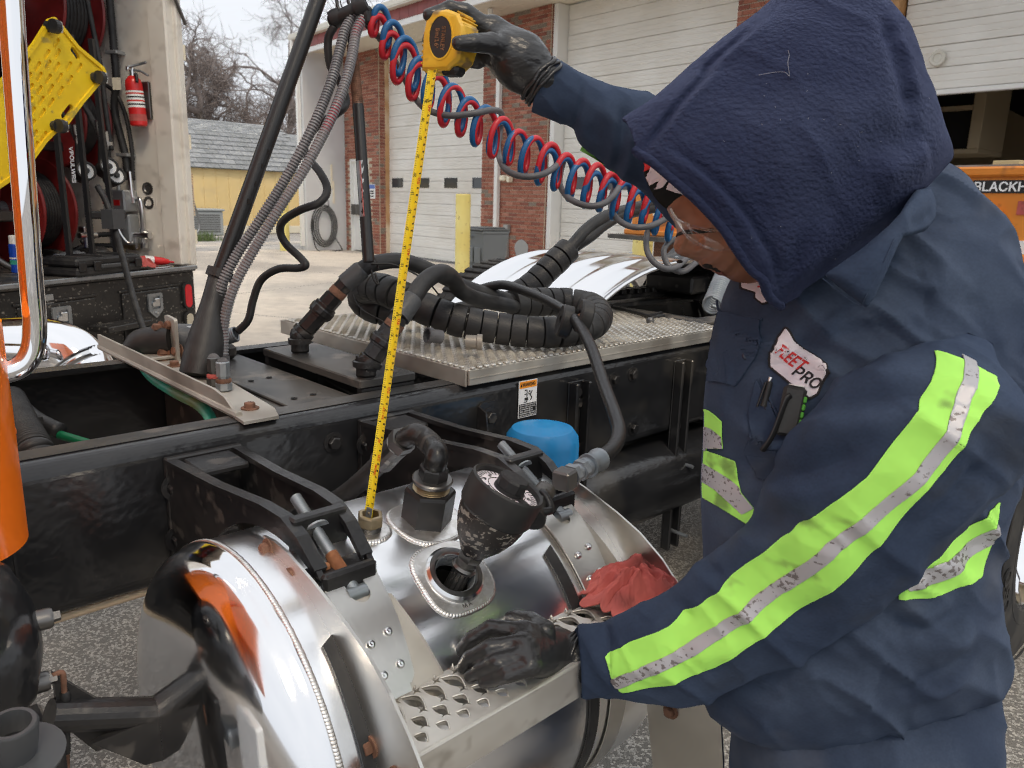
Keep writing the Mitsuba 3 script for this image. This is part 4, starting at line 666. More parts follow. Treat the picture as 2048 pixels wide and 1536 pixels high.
# stainless bracket across the rails with the hose pole and the plug holder
sb_ = part(TR, 'cross_bracket', cat(prism([(.583, YR + .003), (.652, YR + .003), (.672, YR + .06), (.70, 1.66), (.70, 2.21), (.60, 2.21), (.60, 1.5)], V(0, 0, .8565), V(1, 0, 0), V(0, 1, 0), .006), prism([(1.36, .858), (1.42, .886), (1.47, .893), (2.21, .896), (2.21, .858), (1.34, .858)], V(.598, 0, 0), V(0, 1, 0), V(0, 0, 1), -.006), tube([(.594, 1.36, .862), (.596, 2.21, .862)], .008, 8)), 'plate_dusty', label='bent stainless bracket across both rails')
for q in ((.632, 1.395), (.66, 1.86), (.655, 2.03), (.665, 1.95)): part(sb_, 'bolt', hexbolt(V(q[0], q[1], .8625), V(0, 0, 1), .010, .010), 'rust_bolt')
for i, q in enumerate(((0.6554,1.6141,0.864), (0.6521,1.5603,0.864))):
    q = V(*q); k = part(sb_, 'hose_fitting', cat(lathe([(.016, 0), (.018, .002), (.018, .016), (.012, .018), (.012, .03), (.015, .031), (.015, .06), (.012, .062)], q, V(0, 0, 1), 8)), 'galv' if i else 'steel_dark'); part(k, 'ring', lathe([(.015, .016), (.016, .018), (.016, .024), (.012, .026)], q, V(0, 0, 1), 16), 'rust_bolt' if i else 'rag_red', True)
pb = V(*(0.6588,1.7122,0.862)); pm_ = V(*(0.7468,1.7832,1.0758)); pt = V(*(1.0593,1.7997,1.7778))
pole = part(TR, 'hose_pole', tube(spline([pm_ - (pt - pm_) * .06, pm_, pt, pt + (pt - pm_) * .4], 6), .0185, 18), 'black_satin', True, label='black pole leaning up from the bracket')
part(pole, 'rubber_boot', tube(np.linspace(pb, pm_, 8), np.array([.043, .043, .042, .038, .033, .028, .025, .023]), 20), 'rubber', 40); part(pole, 'boot_ring', lathe([(.0, 0), (.03, .0), (.03, .02), (.0, .02)], pm_ + (pt - pm_) * .0, pt - pm_, 18), 'rubber')
for q in ((533,303,1.83), (521,331,1.825), (508,367,1.82), (495,403,1.815)): pass
for q in [(0.8765,1.7733,1.3678),(0.8597,1.7729,1.3351),(0.8409,1.7716,1.2934),(0.8217,1.7693,1.252)]: part(pole, 'bolt_hole', lathe([(0, 0), (.0065, 0)], V(*q) - PF * .001, -PF, 12), 'black_void')
ph = part(TR, 'plug_holder', cat(prism(rpoly(-.045, -.075, .045, .09, .008), (0.6901,1.9571,0.8766), unit(V(.1, 1, 0)), V(0, 0, 1), .008), bb(.62, .70, 1.93, 1.99, .866, .874, .002)), 'plate_dusty')
for q in [(0.6759,1.9765,0.9374),(0.6996,1.9564,0.9455),(0.6775,1.9556,0.8783),(0.7025,1.9331,0.8829)]: part(ph, 'bolt', hexbolt(q, (-1, -.1, .1), .010, .018), 'rust_bolt')
part(ph, 'rubber_boot', tube(spline([(0.6235,2.0158,0.8606),(0.6308,2.0172,0.8864),(0.6473,2.006,0.9004),(0.6826,1.9742,0.9066),(0.6964,1.9615,0.9084)], 6), np.interp(np.linspace(0, 1, 25), [0, .2, .4, 1], [.022, .034, .037, .036]), 16), 'rubber', True)
part(ph, 'socket', tube([(0.7069,1.98,0.9085),(0.7106,1.9765,0.9086),(0.7512,1.9648,0.905),(0.7549,1.9613,0.9051)], np.array([.03, .037, .037, .03]), 18), 'hose_grey', 40); part(ph, 'lid', bb(-.06, .06, -.02, .02, 0, .008, .003, [unit(V(.8, -.6, 0)), unit(V(.6, .8, 0)), V(0, 0, 1)], V(*(0.7419,1.9686,0.9325))), 'galv')
part(ph, 'cord_spring', tube(helix(np.array([(0.8094,1.9238,0.9065),(0.8352,1.9027,0.9175)]), .017, 7, 24), .0035, 6), 'galv', True)
# deck plate
dk = part(TR, 'deck_plate', cat(bb(1.112, 2.20, 1.305, 2.2, .885, .894, .002), bb(1.112, 2.20, 1.301, 1.309, .856, .8935, .002), bb(1.108, 1.114, 1.309, 2.2, .852, .8935, .002), bb(2.2, 2.206, 1.305, 2.2, .852, .8935), bb(1.112, 2.2, 1.299, 1.3015, .872, .874)), 'plate_dusty', label='dusty aluminium deck plate with raised tread')
tv, tf = [], []; rr = np.random.default_rng(2); us = np.linspace(-1, 1, 6)
def louver(cx, cy, z, lx, ly, hh):
    k = len(tv)
    for u in us: tv.append((cx + u * lx, cy - ly * .5, z + hh * (1 - u * u)))
    for u in us: tv.append((cx + u * lx * .9, cy + ly * .5, z))
    for u in us: tv.append((cx + u * lx, cy - ly * .45 + .001, z))
    for i in range(5): tf.extend([(k + i, k + i + 1, k + 7 + i), (k + i, k + 7 + i, k + 6 + i), (k + 12 + i, k + 13 + i, k + 1 + i), (k + 12 + i, k + 1 + i, k + i)])
for j in range(40):
    for i in range(33): louver(1.134 + i * .0325 + (.016 if j % 2 else 0), 1.318 + j * .0218, .894, .0135, .017, .0062 + .001 * rr.random())
part(dk, 'tread', tm(tv, tf), 'tread_alu', kind='stuff')
part(dk, 'serrated_lip', cat([cbox(V(1.125 + i * .0215, 1.305, .896), (.012, .010, .006), .002) for i in range(50)] + [cbox(V(1.113, 1.33 + i * .0215, .896), (.010, .012, .006), .002) for i in range(40)]), 'tread_alu', kind='stuff')
part(dk, 'hold_down_strap', cat(tube([(2.2712,1.9662,0.905),(2.1713,1.6723,0.905),(2.1151,1.5393,0.905),(2.2151,1.5709,0.907)], .007, 8), bb(-.035, .035, -.018, .018, .0, .01, .003, None, V(*(2.1738,1.5652,0.897)))), 'black_satin', 40); part(dk, 'strap_bolt', lathe([(0, 0), (.012, 0), (.014, .01), (.008, .018), (0, .02)], (2.0564,1.4988,0.895), V(0, 0, 1), 12), 'steel_dark', True)
# behind the deck: coupling rack, spring, rear crossmember, fender, wheels
part(TR, 'slide_plate', cat(bb(2.22, 4.6, 1.42, 1.50, .872, .89, .003), bb(2.22, 4.6, 1.90, 2.02, .872, .89, .003), bb(2.22, 2.34, 1.50, 1.90, .872, .889, .003), bb(2.95, 4.2, 1.5, 1.9, .85, .93, .01)), 'black_dusty')
rk = part(TR, 'slide_rack', bb(2.25, 2.95, 1.90, 1.97, .905, .925, .004), 'black_cast'); 
for i in range(14): part(rk, 'tooth', cbox(V(2.27 + i * .05, 1.93, .934), (.028, .07, .02), .003), 'black_cast')
part(TR, 'fifth_wheel', cat(prism([(2.7, .9), (2.78, 1.0), (2.95, 1.10), (4.3, 1.12), (4.3, .9)], V(0, 1.62, 0), V(1, 0, 0), V(0, 0, 1), -.42), bb(2.62, 2.75, 1.72, 1.95, .93, 1.0, .008), bb(2.7, 2.95, 1.2, 1.62, .9, 1.02, .02)), 'black_cast')
sp0, sp1 = V(*(1.9455,1.2045,0.9931)), V(*(2.2401,1.3471,1.0733)); part(TR, 'return_spring', cat(tube(helix([sp0, sp1], .026, 20, 20), .0042, 6), tube(spline([sp0 + V(0, 0, .0), sp0 + V(.04, -.03, -.01), sp0 + V(.1, -.06, -.01)], 5), .006, 8)), 'galv', True)
FX, FZ = 2.45, .47
def fender(y0, y1, label):
    rows = np.linspace(y0, y1, 41); ang = np.linspace(math.radians(176), math.radians(8), 40); v = []
    for i, y in enumerate(rows):
        rib = .010 * max(0, math.cos((y - y0) / (y1 - y0) * 4 * 2 * math.pi)) ** 3; prof = .60 + rib
        for a in ang: v.append((FX + 1.22 * prof * math.cos(a) * (1 if math.cos(a) < 0 else 1), y, FZ + prof * (abs(math.sin(a)) ** .8)))
    n = len(ang); f = []
    for i in range(len(rows) - 1):
        for j in range(n - 1): k = i * n + j; f += [(k, k + 1, k + n + 1), (k, k + n + 1, k + n)]
    m = tm(v, f); k = part(TR, 'fender', shell(m, -.003, .003), 'polished', True, label=label)
    for y in (y0, y1): part(k, 'rolled_edge', tube([(FX + 1.22 * .6 * math.cos(a), y, FZ + .6 * abs(math.sin(a)) ** .8) for a in ang], .008, 8), 'polished', True)
    for y in (y0 + .08, y0 + .3, y0 + .5): part(k, 'rivet', lathe([(0, .004), (.006, .003), (.009, 0)], V(FX + .05, y, FZ + .612), V(0, 0, 1), 10), 'galv', True)
    return k
fender(1.64, 2.30, 'polished ribbed half fender over the far wheels')
def wheel(yo, yi, label, parent=TR, cx=FX, cz=.5, R=.5):
    s = 1 if yi > yo else -1; w = abs(yi - yo)
    pf = [(.29, .03), (.30, .0), (.36, -.004), (.43, .004), (.47, .02), (.492, .04), (.5, .06), (.5, w - .06), (.47, w - .02), (.3, w)]
    k = part(parent, 'wheel', lathe([(r * R / .5, h) for r, h in pf], V(cx, yo, cz), V(0, s, 0), 64), 'tyre', 35, label=label)
    part(k, 'tread_block', cat([cbox(V(cx, yo + s * (w * t), cz) + .5 * V(math.cos(a), 0, math.sin(a)), (.02, .05, .03), .003, [V(math.cos(a), 0, math.sin(a)), V(0, 1, 0), V(-math.sin(a), 0, math.cos(a))]) for a in np.arange(64) * 2 * math.pi / 64 for t in (.3, .5, .7)]), 'tyre', kind='stuff')
    part(k, 'rim', lathe([(.295, .015), (.285, .01), (.275, .02), (.262, .05), (.245, .13), (.2, .15), (.15, .16), (.11, .12), (.10, .02), (.06, .0), (.0, .0)], V(cx, yo, cz), V(0, s, 0), 48), 'chrome', 40)
    for i in range(10): a = i * .628; part(k, 'lug_nut', hexbolt(V(cx + .18 * math.cos(a), yo + s * .152, cz + .18 * math.sin(a)), V(0, -s, 0), .018, .03), 'chrome')
    part(k, 'sidewall_line', cat(*[tube(ring_pts(V(cx, yo - s * .001, cz), V(0, 1, 0), r_, 60), .003, 6, closed=True) for r_ in (.335, .44)]), 'tyre'); return k
w1 = wheel(.40, .67, 'near outer drive wheel with a polished rim'); wheel(.70, .97, 'near inner drive wheel'); wheel(2.46, 2.73, 'far inner drive wheel')
for i, ch in enumerate('OSO'):
    a = math.radians(207 - i * 7); er = V(math.cos(a), 0, math.sin(a)); et = V(math.sin(a), 0, -math.cos(a)); text(w1, 'raised_letter', ch, .05, V(FX, .3985, .5) + er * .365 - et * .02, et, er, 'tyre', .004)
part(TR, 'axle', cat(cyl(V(FX, .6, .5), V(FX, 2.7, .5), .08, 20), lathe([(0, -.2), (.15, -.16), (.2, 0), (.15, .16), (0, .2)], V(FX, 1.7, .5), V(1, 0, 0), 24), bb(2.2, 2.7, 1.2, 2.1, .55, .75, .02)), 'black_satin', 40)
# polished tank
TY, TZ, RT, X0, X1 = .9095, .534, .28, .383, .955
tc_, tr_ = V(0, TY, TZ), lambda p: unit(V(0, p[1] - TY, p[2] - TZ))
FIL = V(*(0.6194,0.7512,0.7649)); fn_ = tr_(FIL)
outer = to_man(lathe([(0, 0), (RT, 0), (RT, X1 - X0), (0, X1 - X0)], V(X0, TY, TZ), V(1, 0, 0), 144)); inner = to_man(lathe([(0, .004), (RT - .004, .004), (RT - .004, X1 - X0 - .004), (0, X1 - X0 - .004)], V(X0, TY, TZ), V(1, 0, 0), 96)); drill = to_man(cyl(FIL - fn_ * .1, FIL + fn_ * .1, .031, 40))
TK = part(TR, 'hydraulic_tank', from_man(outer - inner - drill), 'aluminium', 30, label='polished aluminium tank with an open filler')
dome = [(RT - .001, .0), (RT + .002, -.006), (RT + .002, -.014), (RT - .003, -.022)] + [(RT * math.cos(t) ** .62 - .004, -.022 - .068 * math.sin(t)) for t in np.linspace(.12, 1.57, 26)]
part(TK, 'end_cap', lathe(dome[::-1], V(X0, TY, TZ), V(1, 0, 0), 120), 'polished', True, label='mirror polished domed tank end'); part(TK, 'end_cap', lathe([(RT, 0), (RT * .95, .02), (RT * .6, .035), (0, .04)], V(X1, TY, TZ), V(1, 0, 0), 80), 'polished', True)
def bead(parent, path, r, n, nrm, seed=1):
    'a stacked-coin weld: overlapping scales along the closed path'
    rr = np.random.default_rng(seed); p = np.asarray(path, float); s = np.concatenate([[0], np.cumsum(np.linalg.norm(np.diff(np.vstack([p, p[:1]]), axis=0), axis=1))]); q = np.vstack([p, p[:1]]); ms = []
    base = trimesh.creation.icosphere(1)
    for t in (np.arange(n) + .5) / n * s[-1]:
        c = V(*[np.interp(t, s, q[:, k]) for k in range(3)]); d = V(*[np.interp((t + .002) % s[-1], s, q[:, k]) for k in range(3)]) - c; d = unit(d); nn_ = nrm(c); b = np.cross(nn_, d); R = [unit(d + .35 * nn_), b, unit(nn_ - .35 * d)]
        ms.append(tm((base.vertices * V(s[-1] / n * 1.25, r * (1 + .15 * rr.random()), r * .62)) @ np.array(R) + c, base.faces))
    return part(parent, 'weld_bead', cat(ms), 'weld', True)
bead(TK, ring_pts(V(X0 - .004, TY, TZ), V(1, 0, 0), RT + .001, 200), .0042, 420, tr_, 2)
def onto(c, a, b):
    'points of the tank surface from offsets a along x and b along the girth from c'
    ph = math.atan2(c[1] - TY, c[2] - TZ) + b / RT; return V(c[0] + a, TY + RT * math.sin(ph), TZ + RT * math.cos(ph))
def octo(c, r, k=3.4): return [onto(c, r * math.cos(t) / (abs(math.cos(t)) ** k + abs(math.sin(t)) ** k) ** (1 / k), r * math.sin(t) / (abs(math.cos(t)) ** k + abs(math.sin(t)) ** k) ** (1 / k)) for t in np.arange(60) * 2 * math.pi / 60 + .3]
def wrap(poly, lift, thick, step=.012):
    'a sheet cut as poly in (x, girth from the top towards the viewer) and bent round the tank'
    m = trimesh.creation.extrude_polygon(poly, thick, engine='earcut'); v, f = trimesh.remesh.subdivide_to_size(m.vertices, m.faces, step); ph = -v[:, 1] / RT; r = RT + lift + v[:, 2]
    return tm(np.stack([v[:, 0], TY + r * np.sin(ph), TZ + r * np.cos(ph)], 1), f)
def port(c, r_weld, r_pad, prof, mt='stainless', k=2.6):
    c = V(*c); n = tr_(c); s0 = -RT * math.atan2(c[1] - TY, c[2] - TZ); oc = Polygon([(c[0] + (q[0] - c[0]), -RT * math.atan2(q[1] - TY, q[2] - TZ)) for q in octo(c, r_weld, k)]); pd = part(TK, 'port_pad', wrap(oc.difference(Point(c[0], s0).buffer(r_pad)), .0006, .0035, .006), 'weld', 30)
    bead(pd, octo(c, r_weld, k), .0052, int(2 * math.pi * r_weld / .0042), tr_, 3)
    if prof: part(pd, 'neck', lathe(prof, c, n, 48), mt, 35)
    return pd, c, n
pf, cf, nf = port(FIL, .053, .030, [(.0295, -.03), (.0295, .008), (.032, .011), (.039, .011), (.0425, .0075), (.0435, -.003)], 'chrome_dull', 3.0)
part(pf, 'neck_thread', tube(helix([cf - nf * .02, cf + nf * .008], .0292, 9, 40), .0011, 6), 'galv', True); part(pf, 'inner_wall', lathe([(.0298, -.09), (.0298, .005)], cf, nf, 36), 'black_void')
text(pf, 'stamp', 'M A', .006, onto(FIL, -.014, -.0475) + tr_(onto(FIL, -.014, -.0475)) * .0044, V(1, 0, 0), unit(np.cross(nf, V(1, 0, 0))), 'steel_dark', .0006)
p2_, c2, n2_ = port((0.6466,0.8495,0.8075), .052, .02, None, k=2.4)
ft = part(p2_, 'hex_nut', lathe([(.0, .001), (.0375, .001), (.0375, .05), (.035, .055), (.0, .055)], c2, n2_, 6, up=V(.5, -1, .1)), 'black_satin', label='large black hex fitting'); part(ft, 'collar', cat(lathe([(.027, .055), (.0275, .064), (.026, .065), (.029, .067), (.03, .072), (.028, .074), (.0, .074)], c2, n2_, 36), lathe([(.0, .074), (.021, .074), (.021, .09), (.019, .092), (.0, .092)], c2, n2_, 6, up=V(.2, -1, 0))), 'steel_dark') if 0 else None
part(p2_, 'threaded_collar', thread(c2 + n2_ * .055, c2 + n2_ * .066, .0275, .0025), 'brass', 40); part(p2_, 'flange_collar', lathe([(.02, .065), (.029, .066), (.03, .071), (.028, .073), (.0, .073)], c2, n2_, 36), 'steel_dark', 40)
part(p2_, 'small_hex', lathe([(.0, .073), (.0215, .073), (.0215, .089), (.0195, .092), (.0, .092)], c2, n2_, 6, up=V(.2, -1, 0)), 'black_satin')
et = c2 + n2_ * .092; eb = V(*(0.6833,0.9136,0.888)); e1, e2, e3 = V(*(0.6867,0.9156,0.9039)), V(*(0.6845,0.9465,0.9048)), V(*(0.6833,0.9805,0.8747))
part(p2_, 'elbow', tube(spline([et - n2_ * .004, et + n2_ * .02, V(*(0.6917,0.9044,0.9057)), V(*(0.6885,0.931,0.9127)), V(*(0.6837,0.9589,0.8969))], 7), np.interp(np.linspace(0, 1, 29), [0, .2, .5, 1], [.017, .0165, .0185, .0165]), 16), 'black_cast', True)
h0, h1 = V(*(0.6837,0.9589,0.8969)), V(*(0.6818,1.0155,0.8469)); hd = unit(h1 - h0)
part(p2_, 'hose_ferrule', cat(lathe([(.0, -.004), (.0225, -.004), (.0225, .014), (.0, .014)], h0, hd, 6), lathe([(.018, .014), (.021, .016), (.0205, .04), (.018, .042), (.021, .05), (.0215, .075), (.018, .08)], h0, hd, 18)), 'steel_dark')
part(p2_, 'suction_hose', tube(spline([h0 + hd * .07, V(*(0.6731,1.0541,0.8089)), V(*(0.6596,1.0968,0.7695)), V(*(0.6385,1.1466,0.7295)), V(*(0.6168,1.1814,0.6856))], 6), .0165, 14), 'rubber', True)
p3_, c3, n3_ = port((0.5574,0.8647,0.8104), .027, .010, None, k=2.1)
part(p3_, 'brass_bung', cat(lathe([(.0, -.002), (.016, .0), (.016, .012), (.0155, .012)], c3, n3_, 24), lathe([(.0145, .012), (.019, .012), (.019, .026), (.0175, .028), (.013, .028), (.0125, .02), (.0125, -.01)], c3, n3_, 6)), 'brass', label='open threaded brass bung with the tape end in it'); part(p3_, 'bung_thread', cat(tube(helix([c3 + n3_ * .002, c3 + n3_ * .011], .0162, 5, 30), .0009, 6), lathe([(0, .012), (.0125, .012)], c3, n3_, 20)), 'steel_dark', True)
def strap(dx, label):
    k = part(TK, 'tank_strap', wrap(Polygon([(.452 + dx, .19), (.49 + dx, .19), (.49 + dx, .62), (.452 + dx, .62)]), .0026, .002), 'stainless', 30, label=label)
    tab = Polygon([(.440 + dx, .122), (.514 + dx, .122), (.505 + dx, .20), (.496 + dx, .262), (.490 + dx, .268), (.447 + dx, .268), (.442 + dx, .262)]).buffer(.002); slot = LineString([(.478 + dx, .10), (.478 + dx, .147)]).buffer(.0135)
    part(k, 'strap_tab', wrap(tab.difference(slot), .006, .003, .008), 'stainless', 30)
    ms = []
    for sgn in ((.441, .4635), (.4925, .515)):
        c0 = onto(V(0, TY, TZ + RT), 0, -.122); c0[0] = 0; nn_ = tr_(c0); c0 = c0 + nn_ * .0075; ms.append(cyl(c0 + V(sgn[0] + dx, 0, 0), c0 + V(sgn[1] + dx, 0, 0), .0065, 16))
    part(k, 'rolled_loop', cat(ms), 'stainless', 40)
    part(k, 'liner', wrap(Polygon([(.438 + dx, .13), (.52 + dx, .16), (.545 + dx, .30), (.44 + dx, .30)]), .0012, .0012), 'plate_dusty', 30)
    for a, b in ((.458, .212), (.486, .206), (.458, .25), (.484, .246)):
        c = onto(V(0, TY, TZ + RT), 0, -b); c[0] = a + dx; n = tr_(c); part(k, 'rivet', lathe([(.0055, .009), (.0055, .011), (.004, .0135), (.0015, .0128), (.0, .0128)], c, n, 14), 'chrome_dull', True)
    part(k, 'rubber_pad', wrap(Polygon([(.405 + dx, .19), (.425 + dx, .18), (.425 + dx, .62), (.405 + dx, .62)]), .0005, .004), 'rubber', 30); return k
strap(.0, 'stainless strap at the near end of the tank'); strap(.375, 'stainless strap at the far end of the tank')
# cast brackets and their tie rods
def bracket(dx, label):
    arc = [(TY + .291 * math.cos(t), TZ + .291 * math.sin(t)) for t in np.linspace(math.radians(112), math.radians(42), 24)]
    web = Polygon([(YR - .002, .823), (1.1, .838), (.945, .856), (.885, .857), (.845, .844), (.80, .815), (.788, .805)] + arc + [(YR - .09, .70), (YR - .002, .62)]).buffer(.004).buffer(-.004)
    rimo = LineString([(YR - .004, .8195), (1.1, .8345), (.945, .8525), (.885, .8535), (.845, .8405), (.80, .8115)]).buffer(.0045, cap_style='flat')
    def sh(m, k): v = m.vertices.copy(); v[:, 0] += k * (YR - v[:, 1]) + dx; return tm(v, m.faces)
    W = [sh(xprism(web, .436, .444), 0), sh(xprism(web, .561, .569), -.10)]
    W += [sh(xprism(rimo, .434, .452), 0), sh(xprism(rimo, .553, .571), -.10)]
    W += [bb(.434 + dx, .571 + dx, YR - .016, YR - .001, .60, .827, .003), bb(.442 + dx, .522 + dx, .862, .882, .80, .858, .003), bb(.437 + dx, .515 + dx, .779, .793, .776, .812, .004), sh(bb(.462, .545, YR - .10, YR - .016, .81, .822, .003), 0), sh(bb(.45, .54, .80, .87, .795, .803, .002), -.05)]
    k = part(TR, 'tank_bracket', cat(W), 'black_cast', label=label)
    part(k, 'gusset', cat(prism([(YR - .016, .74), (YR - .13, .765), (YR - .016, .70)], V(.45 + dx, 0, 0), V(0, 1, 0), V(0, 0, 1), .012), bb(.452 + dx, .52 + dx, YR - .1, YR - .016, .70, .71, .003)), 'black_cast')
    for q in ((.412, .775), (.412, .68)): part(k, 'bolt', cat(hexbolt(V(q[0] + dx + .035, YR - .016, q[1]), V(0, -1, 0), .014, .016), cyl(V(q[0] + dx + .035, YR - .03, q[1]), V(q[0] + dx + .035, YR - .048, q[1]), .008, 10)), 'black_cast')
    a, b = V(.476 + dx, .921, .864), V(.476 + dx, .777, .784); u = unit(b - a)
    rd = part(k, 'tie_rod', thread(a, a + u * .11, .0085), 'galv', 30, label='threaded tie rod, rusty at its lower end'); part(rd, 'nut', cat(lathe([(.0, 0), (.0145, 0), (.0155, .003), (.0155, .014), (.0, .016)], a + u * .044, u, 6), lathe([(.0, .016), (.019, .016), (.019, .019), (0, .019)], a + u * .044, u, 18)), 'galv')
    part(rd, 'rust_sleeve', tube([a + u * .105, a + u * .15], [.009, .0092], 14), 'rust' if dx < .1 else 'galv', True); part(rd, 'cross_pin', cat(cyl(b - V(.013, 0, 0) + u * .006, b + V(.014, 0, 0) + u * .006, .0095, 16), tube([a + u * .14, b + u * .004], .009, 14)), 'galv', 40)
    part(k, 'small_bolt', cyl(V(.449 + dx, .815, .806), V(.463 + dx, .815, .806), .0055, 10), 'rust'); return k
bracket(0, 'black cast bracket over the near end of the tank'); bracket(.386, 'black cast bracket over the far end of the tank')
# step between two stainless side plates
inn = [(TY + .281 * math.cos(t), TZ + .281 * math.sin(t)) for t in np.linspace(math.radians(185), math.radians(94), 26)]
edge = [(.91, .826), (.88, .829), (.845, .826), (.78, .81), (.713, .789), (.665, .77), (.62, .742), (.585, .71), (.555, .675), (.527, .625), (.50, .555), (.484, .46), (.49, .37), (.52, .30)]
sp = Polygon(edge + [(.60, .36)] + inn).buffer(.001)
for xx, lab in ((.423, 'stainless side plate at the near end of the step'), (.925, 'stainless side plate at the far end of the step')):
    k = part(TK, 'step_plate', xprism(sp, xx - .002, xx + .002), 'stainless', label=lab)
    for y, z in ((.895, .815), (.838, .794), (.655, .655), (.605, .645), (.58, .50)): part(k, 'bolt', hexbolt(V(xx - .002, y, z), V(-1, 0, 0), .0075, .009), 'rust_bolt')
x0, x1, y0, y1, zs = .428, .921, .577, .692, .688
tp = sbox(x0, y0, x1, y1); holes, rims = [], []
def lens(cx, cy, ly, wx, rot=0.0):
    'a tear drop opening, ly half long across the step, wx half wide'
    p = [(wx * (1 - abs(t) ** 1.7), ly * t) for t in np.linspace(-1, 1, 11)] + [(-wx * .55 * (1 - abs(t) ** 1.7), ly * t) for t in np.linspace(1, -1, 11)][1:-1]; return affinity.translate(affinity.rotate(Polygon(p), rot, origin=(0, 0), use_radians=True), cx, cy)
for i in range(16):
    cx = x0 + .018 + i * .0305
    for j, (cy, w, h, o) in enumerate(((.679, .0075, .0085, .015), (.650, .0105, .0175, 0), (.617, .0085, .0115, .015), (.594, .0075, .009, 0))):
        X_ = cx + o
        if X_ + w > x1 - .004: continue
        g = lens(X_, cy, h, w, .35); holes.append(g); q = np.array(g.exterior.coords)[:11]; tt = np.linspace(0, math.pi, len(q)); rims.append(np.column_stack([q, zs + .0006 + .0026 * np.sin(tt)]))
        st = Polygon([(X_ - .0135 + r_ * math.cos(a), cy + .0165 + r_ * math.sin(a)) for a, r_ in zip(np.arange(8) * math.pi / 4 + .4, [.0085, .0024] * 4)])
        if cy + .024 < y1 and j in (1, 2, 3): holes.append(st)
stp = part(TK, 'step_tread', cat(prism(tp.difference(union_all(holes)), V(0, 0, zs), V(1, 0, 0), V(0, 1, 0), -.003), bb(x0, x1, y0 - .003, y0, zs - .05, zs - .0005, .001), tube([(x0, y0 - .0005, zs - .002), (x1, y0 - .0005, zs - .002)], .003, 8), bb(x0, x1, y0 - .002, y0 + .02, zs - .053, zs - .05)), 'tread_alu', label='perforated step with lifted tear drop openings')
lv, lf = [], []
for r_ in rims:
    k = len(lv); n = len(r_); base = r_.copy(); base[:, 2] = zs; out = r_.copy(); dirn = np.array([math.cos(.35), math.sin(.35)])
    out[:, :2] += dirn * .004 * np.sin(np.linspace(0, math.pi, n))[:, None]; out[:, 2] = zs
    lv += list(r_) + list(out); lf += [(k + i, k + i + 1, k + n + i + 1) for i in range(n - 1)] + [(k + i, k + n + i + 1, k + n + i) for i in range(n - 1)]
part(stp, 'lifted_edge', cat(tm(lv, lf), *[tube(r_, .0011, 5) for r_ in rims]), 'tread_alu', True, kind='stuff'); part(stp, 'drain_hole', lathe([(0, 0), (.0035, 0)], V(x0 + .012, y0 - .0035, zs - .03), V(0, -1, 0), 12), 'black_void')
# hanging parts along the near rail
def hanger(x, zt, zb, label):
    k = part(TR, 'air_tank_hanger', cat(bb(x - .03, x + .03, YR - .006, YR - .001, zb, zt, .002), bb(x - .03, x - .018, YR - .035, YR - .006, zb, zt, .003), bb(x + .018, x + .03, YR - .035, YR - .006, zb, zt, .003)), 'black_gloss', label=label)
    for z in (zt - .03, zt - .21): part(k, 'bolt', hexbolt(V(x, YR - .006, z), V(0, -1, 0), .011, .010), 'black_cast')
    return k
hanger(1.49, .815, .50, 'black channel hanger near the blue canister'); k = hanger(1.965, .815, .20, 'long black channel hanger near the mechanic'); part(k, 'stud', cat(cyl(V(1.965, YR - .02, .49), V(1.965, YR - .08, .49), .006, 8), cyl(V(1.965, YR - .02, .26), V(1.965, YR - .08, .26), .006, 8)), 'galv')
part(TR, 'tapered_bracket', cat(prism([(1.135, .60), (1.15, .80), (1.158, .808), (1.20, .808), (1.207, .80), (1.245, .60)], V(0, YR - .001, 0), V(1, 0, 0), V(0, 0, 1), .006), prism([(YR - .005, .80), (YR - .03, .79), (YR - .06, .60), (YR - .005, .60)], V(1.148, 0, 0), V(0, 1, 0), V(0, 0, 1), .005), hexbolt(V(1.18, YR - .007, .77), V(0, -1, 0), .013, .012)), 'black_cast')
part(TR, 'blue_canister', lathe([(0, .55), (.085, .55), (.085, .745), (.082, .766), (.07, .782), (.03, .790), (.02, .788), (0, .79)], V(*(1.16,1.134,0.7541)[:2], 0) if 0 else V(1.218, 1.165, -.012), V(0, 0, 1), 40), 'blue_can', 40, label='bright blue canister behind the bracket')
part(TR, 'air_tank', lathe([(0, -.02), (.09, .0), (.115, .03), (.12, .06), (.12, .80), (.115, .83), (.09, .86), (0, .88)], V(1.38, 1.36, .43), V(1, 0, 0), 48), 'black_gloss', 40, label='glossy black air tank under the rail')
part(TR, 'air_tank', lathe([(0, .0), (.1, .03), (.13, .07), (.135, .12), (.135, .5), (0, .5)], V(2.05, 1.6, .40), V(1, 0, 0), 40), 'black_satin', 40)
# warning decal on the rail
wd = part(TR, 'warning_decal', bb(1.279, 1.342, YR - .0045, YR - .003, .748, .842), 'sign_white', label='small warning decal with an orange heading')
part(wd, 'orange_heading', bb(1.281, 1.340, YR - .0052, YR - .0046, .823, .840), 'ink_orange'); text(wd, 'heading_text', 'WARNING', .0085, (1.290, YR - .0053, .8275), (1, 0, 0), (0, 0, 1), 'ink', .0005, width=.044); part(wd, 'heading_sign', prism([(1.283, .827), (1.289, .827), (1.286, .836)], V(0, YR - .0053, 0), V(1, 0, 0), V(0, 0, 1), .0005), 'ink')
part(wd, 'black_panel', bb(1.281, 1.340, YR - .0052, YR - .0046, .750, .783), 'ink')
for i, t in enumerate(('Do not step on bare fuel', 'tanks, use frame rails,', 'or battery/tool boxes.', 'Steps, handhold and', 'deckplate are required if', 'cab access is required.')): text(wd, 'print_line', t, .0032, (1.283, YR - .0054, .7785 - i * .0053), (1, 0, 0), (0, 0, 1), 'ink_white', .0004, bold=False, width=.054 if i not in (2, 3) else .045)
